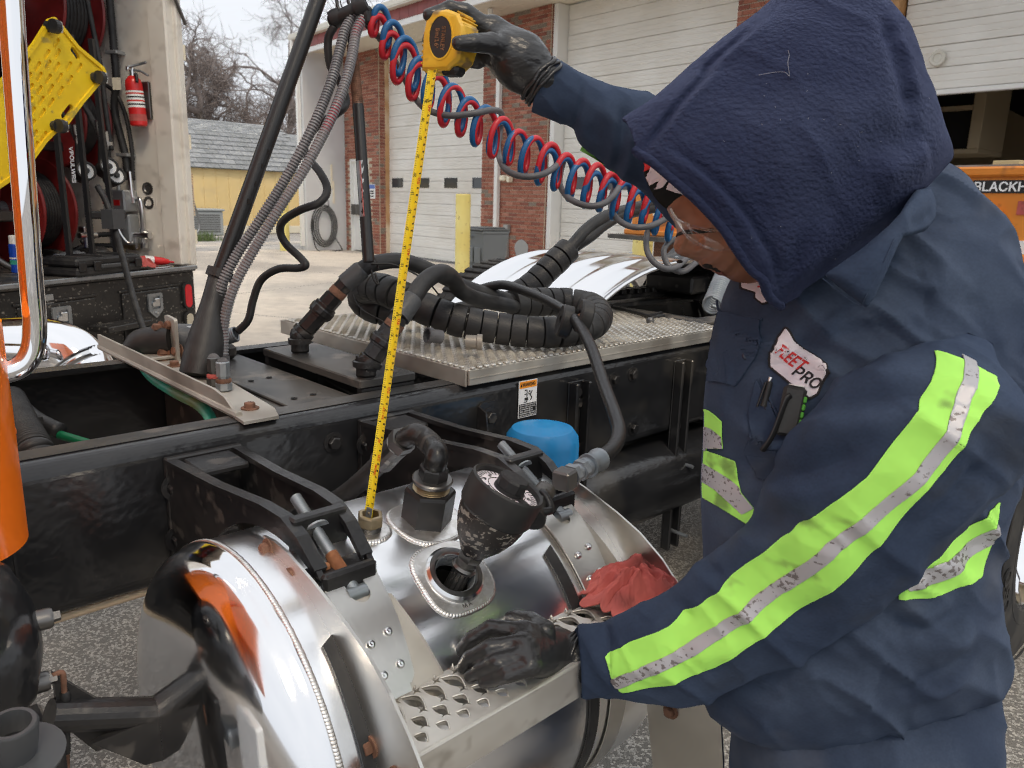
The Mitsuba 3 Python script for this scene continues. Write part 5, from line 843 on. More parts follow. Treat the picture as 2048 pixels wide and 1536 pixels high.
def ink2(g): return prism(g, V(1.308, YR - .0047, .803), V(1, 0, 0), V(0, 0, 1), .0005)
part(wd, 'falling_figure', ink2(union_all([LineString([(-.008, .014), (-.001, .014), (-.001, -.016), (-.01, -.016)]).buffer(.0012), LineString([(-.001, .004), (-.008, .004)]).buffer(.0012), sbox(-.009, -.012, .003, -.005), LineString([(.004, .006), (.010, .001), (.016, .010)]).buffer(.0013), LineString([(.010, .001), (.016, -.006), (.012, -.012)]).buffer(.0013), Point(.008, .010).buffer(.0025)])), 'ink')
# far-side chrome, near-side front parts and the orange cab edge
part(TR, 'chrome_elbow', tube(spline([V(*(0.3495,3.594,0.6607)), V(*(0.5712,3.3903,0.6877)), V(*(0.6944,3.2738,0.6926)), V(*(0.7701,3.1872,0.65)), V(*(0.7995,3.1264,0.5509)), V(*(0.787,3.0843,0.3863))], 10), .102, 36), 'chrome', True, label='big chrome exhaust elbow beyond the far rail')
part(TR, 'chrome_band', tube([(0.7751,3.1783,0.6375),(0.7882,3.1551,0.6052)], .1055, 36), 'chrome_dull', True); part(TR, 'chrome_pipe', tube([(0.4613,3.2853,0.6973),(0.6545,3.0991,0.6946)], .03, 20), 'chrome', True)
gb_ = V(*(0.2582,1.18,1.5282)); 
part(TR, 'grab_handle', tube(spline([V(*(0.2628,1.18,1.6062)), V(*(0.2552,1.18,1.4938)), V(*(0.2481,1.18,1.3159)), V(*(0.2426,1.18,1.1503)), V(*(0.2407,1.18,1.0902)), V(*(0.2328,1.18,1.0528)), V(*(0.2134,1.18,1.0332)), V(*(0.1723,1.18,1.0265))], 10), .0145, 28), 'chrome', True, label='chrome grab handle on the orange cab')
cabp = [(.196, 1.10), (.203, 1.11), (.207, 1.13), (.207, 2.30), (-.9, 2.30), (-.9, .95), (-.9, .95), (.13, .95), (.17, .97), (.19, 1.03)]
cab_ = part(TR, 'cab_side', cat(prism(Polygon(cabp).buffer(.02).buffer(-.02), V(0, 0, .80), V(1, 0, 0), V(0, 1, 0), .22)), 'orange_paint', 40, label='glossy orange cab corner') if 0 else None
cs = []
for z in np.linspace(.795, 1.045, 6): cs.append(z)
sec = np.array([(-.8, 1.02), (.08, 1.02), (.14, 1.035), (.178, 1.07), (.198, 1.12), (.203, 1.17), (.200, 1.24), (.17, 1.285), (.10, 1.30), (-.8, 1.30)])
cab_ = part(TR, 'cab_side', prism(Polygon(sec).buffer(.012).buffer(-.012), V(0, 0, .800), V(1, 0, 0), V(0, 1, 0), 1.9), 'orange_paint', 40, label='glossy orange corner of the cab') if 0 else part(TR, 'cab_side', prism(rpoly(-.8, .95, .206, 1.30, .11).buffer(.001, quad_segs=12) if 0 else sbox(-.69, 1.195, .098, 1.215).buffer(.107, quad_segs=20), V(0, 0, .800), V(1, 0, 0), V(0, 1, 0), .30), 'orange_paint', 40, label='glossy orange skirt under the cab')
part(TR, 'cab_wall', cat(bb(-1.6, -.25, .80, 1.30, 1.03, 2.3, .05), bb(-1.6, -.25, 1.31, 2.4, 1.0, 2.5, .05)), 'orange_paint', label='orange cab')
for q in [(0.205,1.257,0.9448),(0.205,1.2024,0.943)]: part(cab_, 'rivet', lathe([(0, .004), (.005, .003), (.008, 0)], q, V(1, 0, 0), 12), 'orange_paint', True)
bo = V(.02, 1.02, .56); part(TR, 'front_air_tank', lathe([(0, .175), (.04, .172), (.085, .155), (.112, .12), (.124, .07), (.126, .02), (.126, -.9), (0, -.9)], V(.0, 1.03, .735), V(1, 0, 0), 60), 'black_gloss', 40, label='round end of a glossy black tank below the orange skirt')
for q, r in (((0.1833,1,0.756), .013), ((0.172,1,0.6736), .0125)):
    q = V(*q); part(TR, 'chrome_plug', cat(lathe([(.0, -.03), (r, -.03), (r, 0), (r * .85, .004), (.0, .004)], q, V(1, -.15, 0), 24), lathe([(.0, .004), (r * .55, .004), (r * .5, .012), (0, .013)], q, V(1, -.15, 0), 4)), 'steel_dark', 30)
part(TR, 'drain_cable', tube(spline([V(*(0.179,1,0.6775)), V(*(0.1901,1,0.6768)), V(*(0.19,1,0.6526)), V(*(0.187,1,0.5959)), V(*(0.1814,1,0.5241))], 6), .0035, 8), 'rust_bolt', True); part(TR, 'cable_sleeve', cat(tube([(0.1903,1,0.6496),(0.1902,1,0.6366)], .006, 10), tube([(0.1875,1,0.6015),(0.1844,1,0.5631)], .0048, 8)), 'rubber', True)
part(TR, 'hanger_arm', cat(tube([(0.1705,1,0.6245),(0.3075,1,0.5635)], .021, 18), prism([(.19, .62), (.31, .60), (.31, .56), (.22, .57)], V(0, 1.02, -.03), V(1, 0, 0), V(0, 0, 1), .01), prism([(.18, .68), (.235, .61), (.18, .60)], V(0, 1.01, 0), V(1, 0, 0), V(0, 0, 1), .01), prism([(.21, .575), (.315, .573), (.315, .50), (.27, .51)], V(0, .99, 0), V(1, 0, 0), V(0, 0, 1), .01), bb(.145, .175, .95, 1.08, .35, .60, .004)), 'black_cast')
part(TR, 'reservoir', cat(bb(-.05, .112, .80, .90, .40, .632, .006)), 'white_plastic', label='white plastic reservoir at the lower left'); part(TR, 'reservoir_neck', cat(lathe([(.044, .0), (.046, .006), (.02, .008), (.022, .02), (.024, .045), (.022, .048), (.018, .048), (.018, .02)], (0.1074,0.83,0.6994), V(0, -.15, 1), 28)), 'rubber_grey', 40); part(TR, 'plastic_wrap', cat(bb(.0, .13, .93, 1.0, .5, .545, .01)), 'galv')
part(TR, 'bellows', corrugated(spline([V(*(0.3421,1.9964,0.8)), V(*(0.3159,1.7647,0.8)), V(*(0.3015,1.5908,0.79)), V(*(0.318,1.6141,0.72))], 8), .033, .006, .0085, 18), 'rubber', True)
# hoses and cords between the rails
gh = part(TR, 'green_hose', tube(spline([V(*(0.6308,2.0152,0.8803)), V(*(0.62,1.9763,0.86)), V(*(0.6166,1.8859,0.8354)), V(*(0.6189,1.7521,0.825)), V(*(0.6189,1.624,0.8251)), V(*(0.6105,1.5442,0.8176)), V(*(0.5995,1.5057,0.7985)), V(*(0.5872,1.4913,0.7619))], 8), .0125, 12), 'hose_green', True, label='faded green hose dropping from the rubber boot')
part(TR, 'green_hose', tube(spline([(0.3124,2.0402,0.8073),(0.3433,1.961,0.7864),(0.363,1.8799,0.7702),(0.3869,1.8236,0.7554),(0.4135,1.7403,0.7529),(0.4522,1.6435,0.7448),(0.4827,1.5642,0.7222)], 6), .0095, 10), 'hose_green_dark', True, label='dark green hose tied between the rails'); part(TR, 'loom', tube(spline([(0.3138,2.0328,0.8319),(0.3524,1.9546,0.7932),(0.3677,1.8771,0.7757),(0.393,1.806,0.7629)], 6), .017, 10), 'rubber', True); part(TR, 'zip_tie', cat(box(V(*(0.3648,1.8513,0.7754)), (.012, .02, .03)), box(V(*(0.3615,1.8464,0.7726)), (.015, .012, .012))), 'black_matt')
for i, q in enumerate([(0.4951,1.6661,0.7653),(0.5691,1.6557,0.7762),(0.5144,1.6192,0.7655)]): part(TR, 'inner_bolt', hexbolt(V(q[0], YR + .01, q[2]), V(0, 1, 0), .013, .012), 'black_cast') if 0 else None

# ------------------------------------------------------------------ hoses lying and hanging about the deck
def wpath(pts, n=10): return spline([V(*p) for p in pts], n)
def spiral_wrapped(parent, path, r, pitch, nm='spiral_wrap'):
    p = np.asarray(path, float); s = np.concatenate([[0], np.cumsum(np.linalg.norm(np.diff(p, axis=0), axis=1))]); n = int(s[-1] / pitch); rr = np.random.default_rng(5)
    for i in range(n):
        a, b = i * pitch, i * pitch + pitch * (.90 + .08 * rr.random()); t = np.array([a, a + .0015, (a * .7 + b * .3), (a * .3 + b * .7), b - .0015, b]); q = np.stack([np.interp(t, s, p[:, k]) for k in range(3)], 1)
        k_ = 1 + .035 * rr.random(); part(parent, nm, tube(q, np.array([.90, .985, 1, 1, .985, .90]) * r * k_, 26), 'rubber', 50)
bun = thing('hose_bundle', 'thick black spiral wrapped hose bundle looped on the dusty deck plate', 'hose')
lp = wpath([(1.4857,1.5589,0.9898),(1.5618,1.5437,0.9921),(1.6431,1.5217,0.9891),(1.6846,1.4806,0.9851),(1.6816,1.424,0.9775),(1.625,1.36,0.9643),(1.551,1.3276,0.953),(1.466,1.3356,0.9462),(1.3949,1.3748,0.9447),(1.3307,1.4384,0.9509),(1.2523,1.5051,0.9682),(1.1916,1.5727,0.9968),(1.1626,1.6524,1.0247),(1.1583,1.745,1.0339),(1.172,1.8251,1.0142),(1.183,1.848,0.9859),(1.2008,1.8103,0.9665),(1.2476,1.7616,0.9549)], 10)
put(bun, cat(tube(lp, .022, 12), tube(wpath([(1.2476,1.7616,0.9549),(1.3912,1.7639,0.9479),(1.5372,1.7312,0.9711),(1.6338,1.7021,0.991),(1.6877,1.688,1.0186),(1.7594,1.6681,1.0807),(1.8285,1.6505,1.1421),(1.889,1.6504,1.1883),(1.9719,1.6545,1.2261),(2.0966,1.6839,1.2458),(2.3829,1.709,1.2911)], 8), .02, 12), tube(wpath([(1.8489,1.6581,1.1382),(1.9034,1.6447,1.1696),(1.9909,1.6585,1.2069),(2.1241,1.6838,1.2395),(2.3803,1.7056,1.2734)], 8), .02, 12)), 'rubber', True)
spiral_wrapped(bun, lp, .041, .040)
spiral_wrapped(bun, wpath([(1.6403,1.7087,0.9868),(1.6877,1.688,1.0186),(1.7594,1.6681,1.0807),(1.8427,1.6531,1.148)], 8), .040, .040)
part(bun, 'riser_hose', tube(wpath([E1[2], V(*(1.0641,1.6692,1.0917)), V(*(1.1052,1.6637,1.1082)), V(*(1.1843,1.66,1.1111)), V(*(1.2681,1.6413,1.0822)), V(*(1.3668,1.6021,1.0341)), V(*(1.4926,1.5542,0.9955))], 8), .0205, 16), 'rubber', True); part(bun, 'riser_hose', tube(wpath([E2[2], V(*(1.0162,1.389,1.0526)), V(*(1.0672,1.4088,1.0882)), V(*(1.1276,1.4271,1.1034)), V(*(1.1968,1.4674,1.0814)), V(*(1.2519,1.5024,1.0454)), V(*(1.3515,1.5383,1.0121)), V(*(1.4769,1.5372,0.9845))], 8), .0205, 16), 'rubber', True)
for a, b in ((E1[2], V(*(1.0641,1.6692,1.0917))), (E2[2], V(*(1.0162,1.389,1.0526)))):
    u = unit(b - a); part(bun, 'hose_sleeve', tube([a - u * .004, a + u * .05, a + u * .055], [.0245, .0245, .021], 16), 'rubber_grey', 40)
part(bun, 'wire_tie', cat(tube(wpath([(1.0687,1.6629,1.0858),(1.0862,1.6571,1.1193),(1.0949,1.648,1.1172),(1.0969,1.6382,1.093)], 6), .002, 6), tube(wpath([(1.0788,1.6462,1.1079),(1.1278,1.6129,1.1064),(1.1895,1.5703,1.0699),(1.241,1.5782,1.0278)], 6), .0022, 6), tube(wpath([(1.0687,1.6926,1.0896),(1.1064,1.7807,1.0345),(1.0873,1.7133,0.9903),(1.0727,1.5783,0.97)], 6), .0018, 6), tube(wpath([(1.0767,1.6434,1.0933),(1.0787,1.6336,1.0693),(1.0855,1.624,1.0599),(1.0826,1.6347,1.0839)], 5), .003, 6)), 'black_matt', True)
nh = thing('oil_hose', 'glossy black oil hose running over the deck edge to the meter in the filler', 'hose'); put(nh, tube(wpath([(1.3915,1.6308,1.0201),(1.426,1.5763,1.0417),(1.4288,1.5189,1.0485),(1.4136,1.4166,1.0397),(1.3837,1.2978,1.0242),(1.3386,1.1928,1.0065),(1.2594,1.0723,0.9717),(1.1623,0.9506,0.9249),(1.0712,0.8438,0.8973),(1.026,0.797,0.8829),(0.9693,0.7635,0.8757),(0.9077,0.7435,0.8734)], 10), .0128, 16), 'black_satin', True)
for q, d in (((1.3446,1.2263,0.9957), -.012), ((1.3564,1.1779,1.0129), .012)): part(nh, 'rubber_roller', lathe([(.012, -.013), (.036, -.015), (.04, -.011), (.04, .011), (.036, .015), (.012, .013), (.012, -.013)], q, unit(V(.75, -.6, -.25)), 28), 'rubber', 40)
part(nh, 'roller_pin', cyl((1.3343,1.2197,0.9891), (1.3608,1.176,1.0199), .007, 10), 'rust_bolt')
g0, g1 = V(*(0.9112,0.7444,0.8732)), V(*(0.7506,0.7141,0.867)); gu = unit(g1 - g0); GL = np.linalg.norm(g1 - g0)
cpn = part(nh, 'coupling', cat(lathe([(.0, -.002), (.019, -.002), (.0195, .006), (.0175, .010), (.0175, .026), (.0195, .03), (.0195, .036), (.0, .036)], g0, gu, 20), lathe([(0, .034), (.0155, .036), (.0155, .05), (0, .05)], g0, gu, 20), lathe([(0, .05), (.017, .05), (.017, .062), (.0, .062)], g0, gu, 6), lathe([(0, .062), (.013, .062), (.013, .076), (0, .076)], g0, gu, 16), lathe([(0, .076), (.0175, .076), (.0175, .088), (0, .088)], g0, gu, 6)), 'galv', 35, label='scuffed steel hose couplings'); part(cpn, 'swivel_block', cbox(g0 + gu * .103, (.028, .03, .03), .003, [gu, *frame(gu)[:2]]), 'steel_dark')
# the meter standing in the filler
mt_ = thing('oil_meter', 'worn black oil meter gun standing with its nozzle in the tank filler', 'meter'); m0 = FIL - fn_ * .012 + V(.012, -.002, 0); m1 = V(*(0.6792,0.7074,0.8982)); mu = unit(m1 - m0); ML = np.linalg.norm(m1 - m0)
put(mt_, lathe([(.0, .0), (.0, ML * .24), (.015, ML * .25), (.018, ML * .29), (.0235, ML * .34), (.034, ML * .43), (.043, ML * .55), (.0475, ML * .66), (.048, ML * .70), (.0505, ML * .715), (.053, ML * .75), (.054, ML * .9), (.0535, ML * .985), (.051, ML), (.048, ML * .985), (.047, ML * .94), (.0, ML * .94)], m0, mu, 64), 'rubber', 40)
scene['meter_worn'] = {'type': 'twosided', 'bsdf': pr(speck((.016, .015, .014), (.024, .021, .02), 12, c3=(.22, .2, .175), sc3=150, lo3=.56, hi3=.62), .42)}
part(mt_, 'worn_bowl', lathe([(.0186, ML * .29), (.0242, ML * .34), (.0347, ML * .43), (.0437, ML * .55), (.0482, ML * .66), (.0487, ML * .70)], m0, mu, 64), 'meter_worn', True, label='lower bowl with paint rubbed off to grey')
ma, mb, _ = frame(mu); dc = m0 + mu * ML * .945; dl = part(mt_, 'dial', lathe([(0, .0), (.047, .0)], dc, mu, 48), 'patch_white', label='dirty white dial')
cr = unit(V(*PR) - mu * (PR @ mu)); cu = np.cross(mu, cr)
part(dl, 'scale_marks', cat([box(dc + mu * .0006 + (cr * math.cos(a) + cu * math.sin(a)) * (.041 if i % 5 else .039), (.007 if i % 5 else .011, .0011, .0006), [cr * math.cos(a) + cu * math.sin(a), -cr * math.sin(a) + cu * math.cos(a), mu]) for i, a in enumerate(np.arange(40) * 2 * math.pi / 40)] + [tube(ring_pts(dc + mu * .0006, mu, .028, 48), .0005, 5, closed=True), tube(ring_pts(dc + mu * .0006, mu, .046, 48), .0005, 5, closed=True)]), 'ink')
for i in range(10): a = i * .628; part(dl, 'dial_digit', tm(*(lambda m: ((dc + mu * .0006 + (cr * math.cos(a) + cu * math.sin(a)) * .033) + (m.vertices[:, :1] - m.vertices[:, 0].mean()) * cr + (m.vertices[:, 1:2] - m.vertices[:, 1].mean()) * cu + m.vertices[:, 2:] * mu, m.faces))(text_mesh(str(i), .006, .0005, True))), 'ink')
kc = dc + cr * .003 - cu * .002; part(mt_, 'knob', cat(lathe([(.021, .0), (.0215, .018), (.0195, .0215), (.0, .0215)], kc, mu, 9), lathe([(.0225, .0), (.0225, .004), (0, .004)], kc, mu, 20)), 'rubber'); part(mt_, 'pointer', prism([(-.004, 0), (.004, 0), (.006, .036), (-.006, .036)], kc + mu * .003, cr * .5 - cu * .866 * 0 + cr * 0 if 0 else unit(cr * .5 + cu * .5), unit(-cu * .5 + cr * .5), .003), 'ink')
nz = part(mt_, 'nozzle', cat(lathe([(0, -.055), (.0125, -.055), (.013, -.02), (.013, ML * .10), (0, ML * .10)], m0, mu, 20), lathe([(.0, ML * .09), (.017, ML * .10), (.019, ML * .125), (.017, ML * .15), (.0, ML * .15)], m0, mu, 20), lathe([(.0, ML * .15), (.0145, ML * .15), (.0145, ML * .23), (0, ML * .23)], m0, mu, 16), lathe([(.0, ML * .21), (.0165, ML * .21), (.0185, ML * .25), (.0185, ML * .29), (0, ML * .30)], m0, mu, 6)), 'steel_dark', 35); part(nz, 'slot', cat([tube([m0 + mu * -.04 + (ma * math.cos(a) + mb * math.sin(a)) * .0128, m0 + mu * ML * .08 + (ma * math.cos(a) + mb * math.sin(a)) * .0132], .0011, 5) for a in np.arange(12) * .5236]), 'black_void')
bs = m0 + mu * ML * .80 + cr * .05; part(mt_, 'inlet', cat(tube([bs, g1 + (bs - g1) * .35, g1 - gu * .01], [.02, .016, .015], 14), cbox(g1 + (bs - g1) * .45, (.045, .028, .03), .005, [unit(bs - g1), *frame(bs - g1)[:2]])), 'black_cast', 40); part(mt_, 'lever_loop', tube(wpath([bs + mu * .012, bs + mu * .02 + cr * .02 + cu * .012, g1 + mu * .016 + (bs - g1) * .4, g1 + (bs - g1) * .3], 6), .006, 8), 'black_satin', True)
# gladhand lines hanging from the pole
hl = thing('hose_clamp', 'black rubber hose hanger block at the top of the leaning pole', 'hanger'); hc = V(*(1.0925,1.7437,1.7043))
put(hl, cat(tube([(1.0689,1.7881,1.6839),(1.0827,1.7507,1.6969),(1.1067,1.7326,1.7119)], .018, 14), lathe([(.012, -.016), (.024, -.016), (.026, 0), (.024, .016), (.012, .016), (.012, -.016)], (1.1075,1.7184,1.7144), unit(V(.6, -.6, .4)), 20), lathe([(.010, -.014), (.02, -.014), (.022, 0), (.02, .014), (.010, .014), (.010, -.014)], (1.0717,1.7737,1.6914), unit(V(.6, -.6, .4)), 20), cbox(V(*(1.1145,1.7057,1.6961)), (.025, .025, .04), .006), cbox(V(*(1.099,1.715,1.6792)), (.02, .02, .03), .005)), 'rubber', 40)
part(hl, 'hanger_wire', cat(tube(wpath([(1.0753,1.7608,1.7059),(1.0724,1.7689,1.7222),(1.077,1.7792,1.7668)], 5), .004, 8), tube(wpath([(1.096,1.7443,1.7161),(1.093,1.7525,1.7324),(1.1016,1.7559,1.7678)], 5), .004, 8), tube(wpath([(1.0798,1.7588,1.7131),(1.079,1.7657,1.7318),(1.0814,1.775,1.767)], 5), .0015, 6)), 'black_satin', True)
for i, (pp, mt, lab) in enumerate((([(0.7114,1.749,0.8684),(0.7166,1.7619,0.923),(0.7207,1.763,0.9815),(0.7383,1.7554,1.0534),(0.7758,1.7443,1.1287),(0.828,1.7221,1.2136),(0.8933,1.707,1.3147),(0.9561,1.6972,1.4248),(1.0108,1.7064,1.5256),(1.0483,1.7249,1.6046),(1.0719,1.7345,1.6595),(1.0965,1.7369,1.6951)], 'conduit', 'grey corrugated hose, left of the pair running up to the hanger'), ([(0.7173,1.7135,0.8645),(0.7254,1.7264,0.9275),(0.7318,1.7251,0.9855),(0.7516,1.7153,1.0566),(0.7903,1.7027,1.1312),(0.8481,1.6796,1.2298),(0.9149,1.6635,1.3322),(0.9828,1.663,1.4421),(1.0317,1.6739,1.5309),(1.0659,1.6935,1.6037),(1.0844,1.7059,1.6523),(1.1077,1.7106,1.6912)], 'conduit_red', 'corrugated hose with red showing between its ribs, right of the pair'))):
    k = thing('corrugated_hose', lab, 'hose'); P_ = wpath(pp, 10); put(k, tube(P_, .0102, 12), 'hose_grey' if i == 0 else 'conduit_red', True); part(k, 'ribs', ribbed(P_, .0124, .0074), 'conduit', 40, kind='stuff')
    q = V(*((0.6554,1.6141,0.864) if i == 0 else (0.6521,1.5603,0.864))) + V(0, 0, .058); part(k, 'lower_sleeve', tube(np.array([q, q + (P_[0] - q) * .5, P_[0], P_[6]]), [.0125, .0135, .0145, .0145], 16), 'hose_grey', 40)
tg = thing('hose_tender', 'black sleeved tube with a rusty spring hanging from the hose hanger', 'hose'); a, b = V(*(1.0815,1.6987,1.492)), V(*(1.047,1.6084,1.1167)); put(tg, tube([a, a + (b - a) * .02, b - (b - a) * .02, b], [.0125, .014, .0145, .013], 18), 'black_satin', 40)
part(tg, 'spring', tube(helix([V(*(1.0905,1.7343,1.6264)), a + (b - a) * .02], .0112, 32, 16), .0026, 6), 'rust_bolt', True); part(tg, 'core', tube([V(*(1.0865,1.7356,1.6619)), V(*(1.0905,1.7343,1.6264)), a], .009, 10), 'black_satin', True)
lb = clip(tube(np.array([a + (b - a) * t for t in np.linspace(.37, .72, 12)]), .01445, 24, caps=False), ((tube(np.array([a + (b - a) * t for t in np.linspace(.37, .72, 12)]), .01445, 24, caps=False).vertices - a) @ PR) * -1 + .0135 + .006 * np.sin(np.arange(12 * 24) * 1.7)); part(tg, 'worn_sticker', lb, 'chrome_dull' if 0 else 'galv', True, label='worn silver sticker on the sleeve'); part(tg, 'pink_line', tube([a + (b - a) * .375 - PF * .0143 - PR * .002, a + (b - a) * .72 - PF * .0143 - PR * .001], .0012, 6), 'rag_red', True)
cc = thing('curly_cord', 'black cord dropping in loose waves left of the corrugated hoses', 'cord'); put(cc, tube(wpath([(1.0654,1.7734,1.6724),(1.0557,1.7866,1.6408),(1.062,1.7906,1.5848),(1.0853,1.7842,1.5464),(1.0893,1.7645,1.4983),(1.0449,1.7393,1.4654),(1.0243,1.7808,1.4448),(1.0139,1.8341,1.4033),(1.0142,1.8369,1.3694),(1.0179,1.7764,1.3264),(1.0143,1.7384,1.2867),(0.9868,1.7259,1.2551),(0.9485,1.7558,1.2347),(0.9265,1.7971,1.2091),(0.9252,1.8177,1.1815),(0.9364,1.8107,1.1497),(0.9573,1.7802,1.1178),(0.9597,1.7581,1.1007),(0.95,1.7788,1.092),(0.9227,1.8315,1.0862),(0.8966,1.875,1.0557),(0.8791,1.889,1.0039),(0.8626,1.8882,0.9535),(0.8377,1.9019,0.9226)], 10), .0098, 14), 'rubber', True)
axis_ = wpath([(1.1284,1.7075,1.6987),(1.1566,1.6904,1.6425),(1.1885,1.673,1.5958),(1.2337,1.641,1.5438),(1.2894,1.6003,1.4959),(1.3512,1.5548,1.4509),(1.4144,1.5087,1.4086),(1.4884,1.4526,1.3671),(1.5642,1.3961,1.3299),(1.65,1.3458,1.2972),(1.7384,1.2944,1.2687),(1.8017,1.2559,1.2495)], 10)
for nm, mt, ph, lab, rr_, tn in (('red_air_line', 'hose_red', 1.2, 'red coiled air line stretched from the hanger to behind the mechanic', .049, 20.4), ('blue_air_line', 'hose_blue', 3.3, 'blue coiled air line stretched from the hanger to behind the mechanic', .049, 20.2)):
    n = int(tn * 40) + 1; t = np.linspace(0, 1, n); R = rr_ * np.clip(.5 + 4 * t, 0, 1) * (1 - .08 * t) * (1 + .10 * np.sin(t * 43 + ph)); jit = V(.18, -.15, .1) * 0
    ax2 = axis_.copy(); s = np.concatenate([[0], np.cumsum(np.linalg.norm(np.diff(ax2, axis=0), axis=1))]); s /= s[-1]; q = np.stack([np.interp(t, s, ax2[:, k]) for k in range(3)], 1)
    e1 = unit(V(0, 0, 1) * .98 + V(.1, -.1, 0)); e2 = unit(PF * .85 + PR * .55 + V(0, 0, -.1)); ang = ph + (.88 * t + .12 * t ** 2) * tn * 2 * math.pi; q = q + np.outer(t, V(0, 0, -.022) if nm[0] == 'b' else V(0, 0, .006)) + (V(.01, -.01, .012) * (1 - t)[:, None] if nm[0] == 'b' else 0)
    single(nm, tube(q + R[:, None] * (np.cos(ang)[:, None] * e1 + .62 * np.sin(ang)[:, None] * e2), .0078 if nm[0] == 'r' else .0078, 12), mt, lab, 'hose', True)
gc = thing('grey_cable', 'grey electrical cable hanging in open loops under the coiled air lines', 'cable'); put(gc, tube(wpath([(1.1189,1.7087,1.6749),(1.1798,1.7245,1.6407),(1.2171,1.7135,1.5859),(1.2351,1.6743,1.5192),(1.2482,1.6373,1.4882),(1.2733,1.5801,1.4742),(1.3195,1.5384,1.4821),(1.3734,1.5334,1.494),(1.4384,1.5702,1.4926),(1.4577,1.5955,1.4526),(1.4327,1.5743,1.4016),(1.3956,1.5089,1.3544),(1.3937,1.4467,1.333),(1.4307,1.4125,1.3369),(1.4933,1.4177,1.362),(1.5676,1.4568,1.3944),(1.5771,1.478,1.3565),(1.5469,1.451,1.3163),(1.523,1.3909,1.2805),(1.5349,1.3315,1.2644),(1.5772,1.3097,1.2782),(1.6549,1.3346,1.3207),(1.7054,1.3808,1.3486),(1.6961,1.3962,1.2817),(1.6483,1.3437,1.2425),(1.6409,1.2851,1.2161),(1.681,1.2472,1.2177),(1.774,1.2522,1.244),(1.7865,1.2931,1.232),(1.7417,1.2978,1.2022),(1.6996,1.2654,1.1539),(1.6953,1.2298,1.1196),(1.7308,1.2058,1.107),(1.787,1.202,1.1294),(1.8665,1.2235,1.1669),(1.8746,1.2504,1.1859),(1.822,1.2701,1.1785),(1.7831,1.2701,1.1519),(1.7685,1.2429,1.1135),(1.7938,1.2133,1.0973),(1.8424,1.203,1.1209),(1.9459,1.2276,1.1512)], 9), .0082, 12), 'hose_grey', True)
# ------------------------------------------------------------------ tape measure
B0, B1 = c3 + n3_ * .012 + V(0, .004, 0), V(*(0.6705,0.8668,1.4443)); tu = unit(B1 - B0); TL_ = np.linalg.norm(B1 - B0); fc = unit(-PF * .80 + PR * -.55); fc = unit(fc - tu * (fc @ tu)); tw = np.cross(tu, fc)       # tw: to the right across the blade
if tw @ PR < 0: tw = -tw
TM = thing('tape_measure', 'scuffed yellow tape measure held in the raised glove, blade hanging into the brass bung', 'tape measure')
W2b = .0078
def blade_pts(a, s, lift=0.0):
    a, s = np.broadcast_arrays(np.asarray(a, float), np.asarray(s, float)); return B0 + a[..., None] * tu + s[..., None] * tw + (lift + .0022 * (s[..., None] / W2b) ** 2) * fc
ss = np.linspace(-W2b, W2b, 9); aa = np.linspace(0, TL_, 40); g = np.concatenate([blade_pts(aa[:, None], ss[None]), blade_pts(aa[:, None], ss[None], -.0003)[:, ::-1]], 1); n = 18
part(TM, 'blade', tm(g.reshape(-1, 3), [t for i in range(39) for j in range(n) for t in ((i * n + j, i * n + (j + 1) % n, (i + 1) * n + j), (i * n + (j + 1) % n, (i + 1) * n + (j + 1) % n, (i + 1) * n + j))]), 'tape_yellow', True)
def on_blade(m, a, s, mt, nm):
    'flat print on the blade: x of the mesh runs up the blade, y towards its left edge'
    v = m.vertices; p = blade_pts(a + v[:, 0], s - v[:, 1], .0002 + .5 * 0) + v[:, 2:] * fc; part(TM, nm, tm(p, m.faces), mt)
cmu = TL_ / 66.0
dg = {c: text_mesh(c, .0036, .0002, True) for c in '0123456789'}
def txt(s, h):
    m = text_mesh(s, h, .0002, True); v = m.vertices.copy(); v[:, 0] -= v[:, 0].mean(); v[:, 1] -= h / 2; return tm(v, m.faces)
for c in range(1, 66):
    if c % 10 == 0: on_blade(txt(str(c), .0052), c * cmu, .0034, 'ink_red', 'print_ten')
    else: on_blade(txt(str(c % 10), .0042), c * cmu, .0036, 'ink', 'print_digit')
on_blade(cat([box(V(c * cmu / 2, -W2b + .0012 if 0 else -W2b + .001 + (.0009 if c % 2 else .0016) - W2b * 0, 0) * V(1, 1, 1), (.0005, .0018 if c % 2 else .0032, .0002)) for c in range(2, 130)]), 0, 0, 'ink', 'centimetre_ticks')
inch = cmu * 2.54
on_blade(cat([box(V(c * inch / 8, W2b - .001 - .0008 * (1 + (c % 8 == 0)), 0), (.0005, .0016 + .002 * (c % 8 == 0) + .0008 * (c % 4 == 0), .0002)) for c in range(3, 206)]), 0, 0, 'ink', 'inch_ticks')
for c in range(1, 26): on_blade(txt(str(c), .003), c * inch, -.0044, 'ink', 'print_inch')
for a, s_, mt in ((8.0, 'Stanley', 'ink_red'), (12.3, 'CE', 'ink_red'), (16.5, '5m / 16\'', 'ink_red'), (31, '1F', 'ink'), (61, '2F', 'ink')): on_blade(txt(s_, .0034), a * cmu, -.001, mt, 'print_mark')
hk = part(TM, 'hook', cat(bb(-.004, .022, -.006, .006, .0006, .0016, .0004, [tu, tw, fc], B0), bb(-.005, -.003, -.006, .006, -.006, .0016, .0004, [tu, tw, fc], B0)), 'galv'); part(TM, 'hook_rivet', cat(*[lathe([(.0018, .0016), (.0012, .0026), (0, .0028)], B0 + tu * t + fc * .0, fc, 10) for t in (.006, .014)]), 'brass', True)
